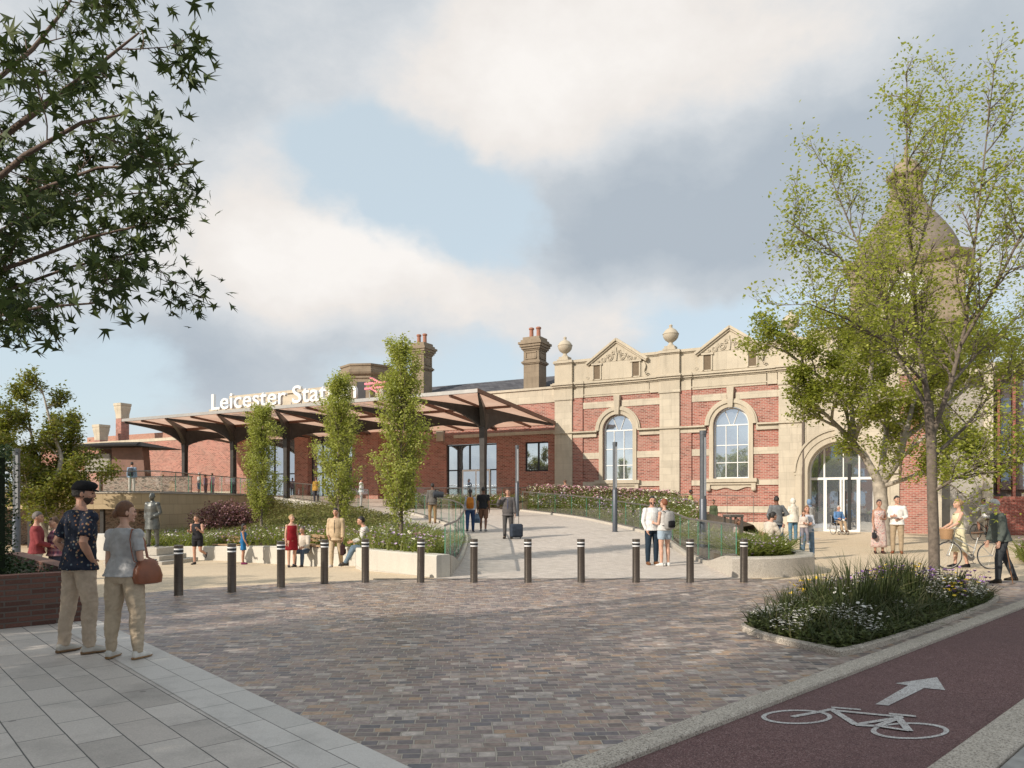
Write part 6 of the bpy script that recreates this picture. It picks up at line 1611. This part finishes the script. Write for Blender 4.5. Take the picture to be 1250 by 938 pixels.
# --- people of the square
RELAX = None
walk = {'R': ((.04, .32, -1), (.0, .08, -1)), 'L': ((.04, -.26, -1), (.0, -.55, -1))}
warm = {'R': ((.15, .18, -1), (.02, .5, -1)), 'L': ((.15, -.2, -1), (.02, .1, -1))}
fold = {'R': ((.15, .1, -1), (-.8, .75, .05)), 'L': ((.15, .1, -1), (-.8, .7, .15))}
hips = {'R': ((.55, -.25, -.9), (-.7, .45, -.55)), 'L': ((.55, -.25, -.9), (-.7, .45, -.55))}
person('man in a dark red shirt standing behind the brick planter', pp(45, 15.6, -.30), -60, 1.74, 'm', SK1, ('short', (.13, .11, .10)), ('shirt', (.22, .045, .05), 1.9), ('trousers', (.42, .40, .38)), arms={'R': ((.15, .2, -1), (-.3, .9, -.3)), 'L': ((.15, .1, -1), (-.3, .8, -.4))}, hyaw=-15)
person('laughing woman in a plaid shirt beside the man in the red shirt', pp(67, 15.8, -.32), 140, 1.66, 'f', SK4, ('short', BR), ('shirt', plaid_cloth((.20, .07, .10), (.05, .04, .09), (.32, .20, .22)), 1.6), ('trousers', (.03, .035, .06)), hpitch=12, arms=fold)
P = person('man with a backpack looking out from the stone terrace', pp(161, 42, 2.164), 5, 1.76, 'm', SK1, ('short', BK), ('shirt', (.22, .30, .40), 1.9), ('trousers', (.45, .43, .40)))
backpack(P, 'dark backpack worn by the man on the stone terrace', (.06, .07, .09), (.04, .045, .06))
person('woman in pale clothes standing far back on the terrace', pp(199, 56, 2.1), 150, 1.66, 'f', SK4, ('long', BLO), ('tee', (.60, .52, .46), 1.8), ('trousers', (.40, .48, .56)))
person('man in white t-shirt and blue shorts in the terrace group', pp(243, 56, 2.1), -60, 1.78, 'm', SK1, ('grey_short', GRY), ('tee', (.66, .66, .66), .6), ('shorts', (.08, .26, .42), 1.1), arms=warm)
person('person in a lilac grey top in the middle of the terrace group', pp(251, 57.5, 2.1), 90, 1.7, 'm', SK2, ('short', BK), ('jacket', (.22, .18, .26), 1.9), ('trousers', (.10, .12, .18)))
person('person in a pink top at the right of the terrace group', pp(259, 56, 2.1), 75, 1.74, 'm', SK2, ('short', BR), ('shirt', (.50, .16, .20), 1.9), ('trousers', (.30, .20, .17)), arms=warm)
person('runner in black vest and shorts jogging toward the bollards', pp(241, 26.5), 178, 1.76, 'm', SK1, ('short', BR), ('vest', (.025, .025, .03), 0), ('shorts', (.02, .02, .024), 1.0, .34), (.05, .05, .05), {'R': ((.28, -.45, -1), (-.05, .9, .15)), 'L': ((.28, .35, -1), (-.25, .8, .5))}, {'R': ((.04, .05, -1), (.0, -.05, -1)), 'L': ((.05, .05, -1), (.02, -1, -.35))}, 6)
person('dark-haired girl in a blue dress over plum leggings', pp(297, 26.6), -75, 1.46, 'f', SK2, ('long', BK), None, ('dress', (.02, .13, .30), 1.35, .36), (.18, .03, .09), arms=warm)
person('woman in a fitted red dress and black heels walking by the bollards', pp(356, 24.3), -150, 1.73, 'f', SK4, ('bun', BLO), None, ('dress', (.22, .012, .018), .98, .42), (.02, .02, .02), legs={'R': ((.03, .12, -1), (0, .0, -1)), 'L': ((.05, -.10, -1), (0, -.25, -1))}, hyaw=25)
sitL = {'R': ((.1, 1, -.08), (.02, -.05, -1)), 'L': ((.14, 1, -.05), (.05, .15, -1))}
lap = {'R': ((.15, .35, -1), (-.25, 1, -.3)), 'L': ((.15, .35, -1), (-.25, 1, -.25))}
person('man in white shirt and jeans seated on the planter wall', pp(372, 25.05), 165, 1.76, 'm', SK1, ('short', (.16, .13, .11)), ('shirt', (.56, .50, .43), 1.9), ('trousers', (.08, .11, .16)), legs=sitL, arms=lap, lean=12, drop=.36)
P = person('man in a cream suit walking with a dark bag', pp(410, 22.1), 176, 1.76, 'm', SK1, ('short', BK), ('jacket', (.50, .38, .25), 1.95, -.16, (.70, .68, .66), (.09, .07, .06)), ('trousers', (.48, .38, .26)), (.55, .52, .5), arms={'R': ((.2, -.15, -1), (-.2, .55, -.7)), 'L': ((.12, .08, -1), (.03, .2, -1))}, legs={'R': ((.03, .22, -1), (0, .05, -1)), 'L': ((.05, -.12, -1), (0, -.3, -1))})
h = P['hand']('L'); case('briefcase', 'dark leather bag carried by the man in the cream suit', 'bag', (h.x, h.y, h.z - .40), rad(100), .40, .13, .31, (.045, .022, .024))
person('man in white shirt leaning on the end of the pale planter', pp(449, 20.5), 105, 1.76, 'm', SK1, ('short', BK), ('shirt', (.58, .56, .54), 1.9), ('trousers', (.12, .17, .22)), legs={'R': ((.08, 1, -.12), (.02, .45, -1)), 'L': ((.12, 1, -.2), (.05, .6, -1))}, arms=lap, lean=14, drop=.33)
person('person in a mustard jacket standing under the canopy', pp(386, 48), 20, 1.7, 'f', SK2, ('short', BR), ('coat', (.42, .24, .05), 1.9, -.1), ('trousers', (.05, .05, .06)))
person('woman in a brown coat walking beside the mustard jacket', pp(392, 46.6), 150, 1.72, 'f', SK1, ('long', RED), ('jacket', (.14, .09, .06), 1.9), ('trousers', (.03, .03, .04)), (.4, .05, .04), legs=walk)
person('man in a white shirt by the canopy column railing', pp(441, 44.5), -80, 1.78, 'm', SK1, ('short', BK), ('shirt', (.66, .66, .66), 1.9), ('trousers', (.55, .52, .5)))
P = person('man in grey jacket and tan trousers carrying a duffel bag uphill', pp(528, 33.6), 5, 1.80, 'm', SK3, ('short', BK), ('jacket', (.13, .12, .11), 1.9), ('trousers', (.26, .17, .09)), (.15, .09, .05), {'R': ((.4, -.1, -.9), (-.3, .3, .9)), 'L': ((.13, -.02, -1), (.05, .16, -1))})
dz = P['w'](P['tp'](.25, -.14, .30)); r_ = empty('duffel_bag', dz, rad(20), 'dark round duffel bag slung over the shoulder of the man going uphill', 'bag')
m = MB(); m.tube([(-.24, 0, 0), (-.23, 0, 0), (0, 0, 0), (.23, 0, 0), (.24, 0, 0)], [.05, .135, .15, .135, .05], 14); m.build('bag_body', cloth((.05, .055, .065)), r_, 50)
m = MB(); m.tube([(-.15, 0, .13), (-.12, .1, .22), (0, .14, .24), (.1, .1, .2), (.15, 0, .13)], .014, 6); m.build('strap', cloth((.03, .03, .035)), r_, 50)
P = person('woman with long dark hair and orange backpack walking up the ramp', pp(574, 29.6), 2, 1.74, 'f', SK2, ('pony', BK), ('tee', (.40, .44, .50), 1.5), ('trousers', (.03, .06, .14)), (.05, .05, .06), legs=walk)
backpack(P, 'orange backpack on the woman walking up the ramp', (.48, .18, .03), (.38, .13, .02))
P = person('man in black t-shirt and brown shorts walking up the ramp', pp(590, 29.9), -3, 1.80, 'm', SK3, ('short', BK), ('tee', (.022, .022, .025), .6), ('shorts', (.16, .09, .06), 1.05, .46), (.2, .2, .2), legs={'R': ((.03, -.15, -1), (0, -.35, -1)), 'L': ((.03, .2, -1), (0, .05, -1))})
h = P['hand']('L'); backpack(P, 'pale blue backpack dangling from the hand of the man in black t-shirt', (.20, .27, .36), (.10, .14, .2), .85, held=V((h.x, h.y, h.z - .24)))
P = person('man in grey suit talking on the phone with a suitcase', pp(620, 27.3), 178, 1.82, 'm', SK1, ('short', BR), ('jacket', (.11, .10, .10), 1.95, -.16, (.62, .66, .72), (.06, .08, .2)), ('trousers', (.085, .08, .08)), (.03, .025, .02), {'R': ((.5, .3, -.6), (-.32, .45, .95)), 'L': ((.16, .05, -1), (.12, .2, -1))})
h = P['hand']('R'); m = MB(); m.box(-.008, .008, -.035, .035, -.07, .07, Matrix.Translation(h) @ Matrix.Rotation(.3, 4, 'X')); tag(m.build('mobile_phone', M_black), 'mobile phone held to the ear of the man in grey suit', 'phone')
h = P['hand']('L'); case('rolling_suitcase', 'dark blue rolling suitcase beside the man in grey suit', 'suitcase', (h.x + .03, h.y, surf(h.x, h.y) + .06), rad(15), .46, .26, max(.5, h.z - surf(h.x, h.y) - .46), (.035, .045, .065), True)
person('man in white shirt and dark jeans talking to the woman with a backpack', pp(796, 19.6), -165, 1.80, 'm', SK1, ('short', BK), ('shirt', (.68, .68, .67), 1.9), ('trousers', (.02, .035, .055)), (.16, .07, .03), {'R': ((.16, -.1, -1), (-.25, .35, -1)), 'L': ((.15, .1, -1), (-.2, .8, -.4))}, beard=(.03, .02, .016), hyaw=-15)
P = person('red-haired woman in denim shorts wearing a grey backpack', pp(811, 19.15), 30, 1.74, 'f', SK4, ('short', RED), ('vest', (.55, .53, .51), 0), ('shorts', (.34, .42, .50), 1.1, .27), (.62, .62, .60), {'R': ((.1, .1, -1), (-.2, .9, .1)), 'L': ((.1, .1, -1), (-.2, .9, .1))}, hyaw=10)
backpack(P, 'grey and black backpack worn by the red-haired woman', (.33, .32, .31), (.015, .015, .018))
person('person with short dark hair behind the pink flowering hedge', pp(690, 44.5, 1.25), 30, 1.74, 'm', SK2, ('short', BR), ('tee', (.34, .22, .16), .6), ('trousers', (.05, .05, .06)))
person('person in a lime green top walking beyond the pink hedge', pp(843, 39, .55), -100, 1.74, 'm', SK3, ('short', BK), ('tee', (.42, .46, .16), .6), ('trousers', (.30, .32, .12)))
person('woman in dark green standing beyond the right glass balustrade', pp(871, 37.5, .12), 140, 1.66, 'f', SK2, ('bun', BK), ('shirt', (.07, .09, .05), 1.8), ('trousers', (.04, .04, .04)))
person('girl with long brown hair seated on the planter bench', V((6.72, 22.3, .0)), -100, 1.45, 'f', SK2, ('long', BR), ('tee', (.48, .36, .34), .6), ('shorts', (.12, .14, .2), 1, .3), legs=sitL, arms=lap, lean=8, drop=.30)
person('man with a hair bun in a pale jumper seated on the planter', V((7.15, 20.7, .0)), -75, 1.78, 'm', SK1, ('bun', BK), ('shirt', (.55, .49, .42), 1.9), ('trousers', (.03, .03, .035)), legs=sitL, arms={'R': ((.15, .5, -.9), (-.35, .7, .8)), 'L': ((.15, .35, -1), (-.25, 1, -.25))}, lean=16, drop=.33)
person('man in a grey blazer and jeans seen from behind', pp(948, 25), 5, 1.80, 'm', SK3, ('short', BK), ('jacket', (.15, .16, .17), 1.95), ('trousers', (.045, .08, .14)), (.02, .02, .02), {'R': ((.6, -.1, -.8), (-.45, .55, -.1)), 'L': ((.3, .1, -1), (-.4, .6, -.4))}, {'R': ((.14, -.05, -1), (.05, -.15, -1)), 'L': ((.05, .1, -1), (0, 0, -1))})
person('person in a white hooded coat and cropped jeans by the entrance', pp(968, 29), 8, 1.72, 'f', SK1, ('hood', (.66, .62, .55)), ('coat', (.66, .61, .53), 1.9, -.12), ('trousers', (.09, .18, .26), 1, ), (.05, .03, .03))
person('person in a blue hood and pale coat near the doorway', pp(988, 31.5), 25, 1.74, 'm', SK2, ('hood', (.16, .24, .36)), ('coat', (.42, .42, .42), 1.9, -.1), ('trousers', (.1, .13, .18)))
person('woman in pale hoodie and jeans hugging a small child', pp(985, 21.6), 172, 1.56, 'f', SK1, ('long', (.22, .11, .05)), ('shirt', (.46, .48, .52), 1.9), ('trousers', (.12, .19, .28), 1.25), arms={'R': ((.15, .35, -1), (-.75, .85, .2)), 'L': ((.15, .35, -1), (-.75, .85, .1))}, legs={'R': ((.1, 0, -1), (.05, -.05, -1)), 'L': ((.12, .05, -1), (.08, -.05, -1))})
person('small child held in front of the woman in the hoodie', pp(981, 21.3, .45), 176, 1.0, 'f', SK1, ('long', BR), ('tee', (.60, .52, .46), 1.8), ('trousers', (.2, .18, .2)), (.5, .48, .46), legs={'R': ((.1, .6, -1), (.02, -.1, -1)), 'L': ((.1, .6, -1), (.02, -.1, -1))}, arms=fold)
P = person('woman in a long floral dress holding a small dark handbag', pp(1073, 23.9), 170, 1.74, 'f', SK2, ('short', (.05, .03, .025)), None, ('dress', floral_dress(), 1.12, .86), (.05, .02, .02), arms={'R': ((.14, .05, -1), (.02, .5, -1)), 'L': ((.2, -.1, -1), (-.5, .6, .1))}, hyaw=10)
h = P['hand']('R'); case('handbag', 'small dark handbag held by the woman in the floral dress', 'bag', (h.x, h.y, h.z - .30), rad(70), .24, .10, .2, (.03, .025, .03))
person('man in white shirt and beige chinos listening beside the floral dress', pp(1095, 23.9), 150, 1.84, 'm', SK1, ('short', BK), ('shirt', (.70, .68, .65), 1.6), ('trousers', (.36, .28, .19)), (.22, .07, .03), {'R': ((.2, .2, -1), (-.6, .8, .1)), 'L': ((.25, -.1, -1), (-.55, .5, -.2))}, hyaw=35)
person('old man with white beard in a grey-green jacket walking left', pp(1222, 15.25), 78, 1.72, 'm', SK4, ('grey_short', (.60, .58, .55)), ('jacket', (.085, .10, .09), 1.95, -.10), ('trousers', (.045, .05, .055)), (.03, .025, .02), {'R': ((.1, .1, -1), (.02, .3, -1)), 'L': ((.1, -.05, -1), (.02, .3, -1))}, {'R': ((.03, -.28, -1), (0, -.42, -1)), 'L': ((.03, .25, -1), (0, .02, -1))}, 9, 5, 10, beard=(.62, .60, .57))
# ================================================================== bicycles, wheelchair, statue
def add_bar(m, a, b, r, n=8): m.tube([a, b], r, n)
def bicycle(label, loc, rz, basket=True, frame_c=(.42, .42, .40)):
    """side plane is local X-Z, front at -X"""
    root = empty('bicycle', loc, rz, label, 'bicycle'); R_ = .335
    fm = plain('bike frame %.2f' % frame_c[0], frame_c, .3, .08, 5, metal=.4)
    for cx in (-.52, .52):
        t = MB(); t.tube([(cx + R_ * math.cos(a), 0, R_ + R_ * math.sin(a)) for a in [i * math.pi / 16 for i in range(33)]], .015, 6, None, False, (0, 1, 0))
        w = t.build('wheel', plain('tyre rubber', (.03, .03, .03), .8), root, 60)
        t = MB(); t.tube([(cx + (R_ - .02) * math.cos(a), 0, R_ + (R_ - .02) * math.sin(a)) for a in [i * math.pi / 16 for i in range(33)]], .009, 5, None, False, (0, 1, 0)); t.tube([(cx, -.04, R_), (cx, .04, R_)], .022, 8)
        for i in range(18):
            a = i * math.pi / 9; add_bar(t, (cx, .02 * (-1) ** i, R_), (cx + (R_ - .02) * math.cos(a + .25), 0, R_ + (R_ - .02) * math.sin(a + .25)), .0016, 4)
        t.build('rim', M_fascia, w, 60)
        t = MB(); t.loft([[(cx + (R_ + .03) * math.cos(a), y, R_ + (R_ + .03) * math.sin(a)) for y in (-.025, .025)] + [(cx + (R_ + .024) * math.cos(a), y, R_ + (R_ + .024) * math.sin(a)) for y in (.025, -.025)] for a in [(.35 + i * .17) + (0 if cx < 0 else .2) for i in range(11)]]); t.build('mudguard', fm, root, 50)
    m = MB(); bb = (.06, 0, .28); st_ = (.20, 0, .78); hd = (-.37, 0, .86); h2 = (-.40, 0, .70)
    for a, b, r in ((h2, bb, .017), (bb, st_, .016), ((-.385, 0, .78), (.15, 0, .50), .015), (bb, (.52, 0, R_), .011), ((.17, 0, .68), (.52, 0, R_), .009), (hd, (-.42, 0, .62), .02)): add_bar(m, a, b, r)
    for y in (-.05, .05): add_bar(m, (-.42, y * .6, .62), (-.52, y, R_), .010)
    m.build('frame', fm, root, 50)
    m = MB(); m.tube([(-.36, 0, .86), (-.38, 0, 1.0)], .012, 6); m.tube([(-.20, -.26, .99), (-.30, -.24, 1.02), (-.38, -.1, 1.02), (-.38, .1, 1.02), (-.30, .24, 1.02), (-.20, .26, .99)], .011, 6); m.build('handlebar', M_fascia, root, 50)
    m = MB(); m.loft([ell(V((x, 0, z)), V((0, 1, 0)), V((0, 0, 1)), w, .025, 10) for x, w, z in ((.04, .02, .90), (.12, .04, .90), (.24, .085, .91), (.32, .08, .92), (.34, .03, .92))]); m.tube([st_, (.21, 0, .88)], .013, 6); m.build('saddle', plain('brown saddle', (.14, .08, .05), .5), root, 60)
    m = MB(); m.tube([(.06, -.06, .28), (.06, .06, .28)], .03, 8); m.lathe([(.09, -.003), (.09, .003)], 24, Matrix.Translation((.06, .05, .28)) @ Matrix.Rotation(math.pi / 2, 4, 'X')); add_bar(m, (.06, .07, .28), (.14, .07, .13), .008); add_bar(m, (.06, -.07, .28), (-.02, -.07, .43), .008); m.box(.09, .19, .07, .16, .115, .135); m.box(-.07, .03, -.16, -.07, .42, .44); m.build('crankset', M_rail, root, 40)
    m = MB(); m.box(.22, .70, -.07, .07, .70, .715); add_bar(m, (.66, .06, .70), (.53, .06, .35), .006); add_bar(m, (.66, -.06, .70), (.53, -.06, .35), .006); m.build('rear_rack', M_rail, root)
    if basket:
        m = MB(); rr = lambda k, z: ell(V((-.56, 0, z)), V((1, 0, 0)), V((0, 1, 0)), .13 * k, .19 * k, 20, .7)
        m.loft([rr(.78, .74), rr(.8, .745), rr(.95, .92), rr(1.0, .98), rr(1.03, .99), rr(1.0, 1.0), rr(.94, .98), rr(.74, .76)]); m.build('basket', plain('wicker', (.36, .22, .12), .8, .35, 60, .8, 90), root, 60)
        m = MB(); m.ball((-.50, 0, .68), (.05, .045, .045), 12, 8); m.build('headlight', M_fascia, root, 60)
    return root
bicycle('grey town bicycle with a wicker front basket held by the woman', (11.42, 18.4, 0), rad(-4))
P = person('blonde woman in a cream dress standing with her bicycle', (11.42, 18.85, 0.0), 82, 1.74, 'f', SK4, ('bun', BLO), None, ('dress', cloth((.62, .56, .38)), 1.35, .62), (.02, .02, .02), {'L': ((.2, .5, -1), (-.05, .8, -.45)), 'R': ((.2, .4, -1), (-.05, .85, -.5))}, {'R': ((.04, .1, -1), (0, .0, -1)), 'L': ((.05, -.12, -1), (0, -.25, -1))})
bicycle('dark bicycle ridden away by the man in white shorts', (20.5, 32, 0), rad(-84), False, (.05, .05, .055))
c = math.cos(rad(-84)); s_ = math.sin(rad(-84))
P = person('cyclist in white shirt and pale shorts riding away on his bicycle', (20.5 + .14 * c, 32 + .14 * s_, .04), 6, 1.78, 'm', SK2, ('short', BK), ('shirt', (.66, .65, .63), 1.9), ('shorts', (.52, .48, .42), 1.1, .42), (.3, .28, .26), {'R': ((.22, .75, -.75), (.05, 1, -.35)), 'L': ((.22, .75, -.75), (.05, 1, -.35))}, {'R': ((.08, .5, -.95), (0, -.2, -1)), 'L': ((.08, .95, -.55), (0, -.25, -1))}, 16, drop=-.07)
backpack(P, 'grey backpack on the cyclist in white', (.32, .31, .30), (.22, .21, .2))
# wheelchair
wc = empty('wheelchair', (16.85, 38.0, 0), rad(188), 'wheelchair in front of the entrance door', 'wheelchair')      # faces +Y local
for sx in (-1, 1):
    m = MB(); m.tube([(sx * .29, -.05 + .30 * math.cos(a), .30 + .30 * math.sin(a)) for a in [i * math.pi / 14 for i in range(29)]], .016, 6, None, False, (1, 0, 0))
    w = m.build('wheel', plain('tyre rubber', (.03, .03, .03), .8), wc, 60)
    m = MB()
    for i in range(12):
        a = i * math.pi / 6; add_bar(m, (sx * .29, -.05, .30), (sx * .29, -.05 + .29 * math.cos(a), .30 + .29 * math.sin(a)), .003, 4)
    m.tube([(sx * .32, -.05 + .27 * math.cos(a), .30 + .27 * math.sin(a)) for a in [i * math.pi / 14 for i in range(29)]], .008, 5, None, False, (1, 0, 0)); m.build('rim', M_fascia, w)
    m = MB(); m.tube([(sx * .24, .40 + .09 * math.cos(a), .095 + .09 * math.sin(a)) for a in [i * math.pi / 8 for i in range(17)]], .016, 6, None, False, (1, 0, 0)); m.build('caster', M_black, wc, 60)
    m = MB(); m.box(sx * .25 - .03, sx * .25 + .03, -.15, .22, .68, .71); m.build('armrest', M_black, wc)
m = MB()
for sx in (-1, 1):
    for a, b in (((sx * .25, -.22, .30), (sx * .25, -.26, .95)), ((sx * .25, -.22, .46), (sx * .25, .30, .46)), ((sx * .25, .30, .46), (sx * .22, .52, .14)), ((sx * .25, .22, .46), (sx * .25, .22, .69)), ((sx * .25, -.2, .30), (sx * .24, .40, .18)), ((sx * .25, -.26, .95), (sx * .25, -.38, .95))): add_bar(m, a, b, .013)
m.box(-.2, .2, .46, .60, .11, .125); m.build('frame', M_fascia, wc, 50)
m = MB(); m.box(-.24, .24, -.2, .28, .47, .52, None, .015); m.build('seat', M_black, wc); m = MB(); m.box(-.24, .24, -.27, -.235, .5, .92); m.build('backrest', M_black, wc)
person('man in a blue jumper and beige trousers sitting in the wheelchair', (16.85, 38.08, .08), 188, 1.74, 'm', SK1, ('grey_short', GRY), ('shirt', (.10, .20, .38), 1.9), ('trousers', (.36, .26, .17)), (.1, .06, .04), {'R': ((.2, .3, -1), (-.2, 1, -.1)), 'L': ((.2, .3, -1), (-.2, 1, -.1))}, {'R': ((.06, 1, -.05), (.0, .3, -1)), 'L': ((.06, 1, -.05), (.0, .3, -1))}, 2, drop=.02 + .30)
# walking stick of the old man
m = MB(); m.tube([(10.26, 15.1, .0), (10.13, 15.12, .78)], [.009, .011], 6); m.tube([(10.13, 15.12, .78), (10.11, 15.12, .82), (10.05, 15.12, .83)], .011, 6); tag(m.build('walking_stick', plain('brown stick', (.20, .10, .05), .5)), 'brown walking stick of the old man', 'walking stick')
# bronze statue
M_bronze = plain('weathered bronze', (.12, .125, .12), .38, .45, 7, .3, 60, metal=.6)
stp = pp(186, 27.5, 0); sz = -.62
P = person('weathered bronze statue of a man in a long coat on a stepped stone plinth', (stp.x, stp.y, sz), 172, 1.98, 'm', SK1, ('grey_short', GRY), ('coat', (.1, .1, .1), 1.9, -.36), ('trousers', (.1, .1, .1), 1.1), (.1, .1, .1), {'R': ((.12, .0, -1), (.0, .1, -1)), 'L': ((.25, -.1, -1), (-.35, .5, -.45))}, {'R': ((.08, .06, -1), (.02, -.04, -1)), 'L': ((.1, -.03, -1), (.03, -.08, -1))}, hyaw=-12, name='bronze_statue', cat='statue', allmat=M_bronze)
for ch in P['root'].children: ch.location.z += .62 * 1
m = MB()
for h_, z0, z1 in ((1.15, -.05, .16), (.85, .162, .33), (.55, .332, .60)): m.box(-h_, h_, -h_, h_, z0, z1, None, .015)
m.box(-.36, .36, -.3, .3, .60, .625)
m.build('plinth', M_granite, P['root'])
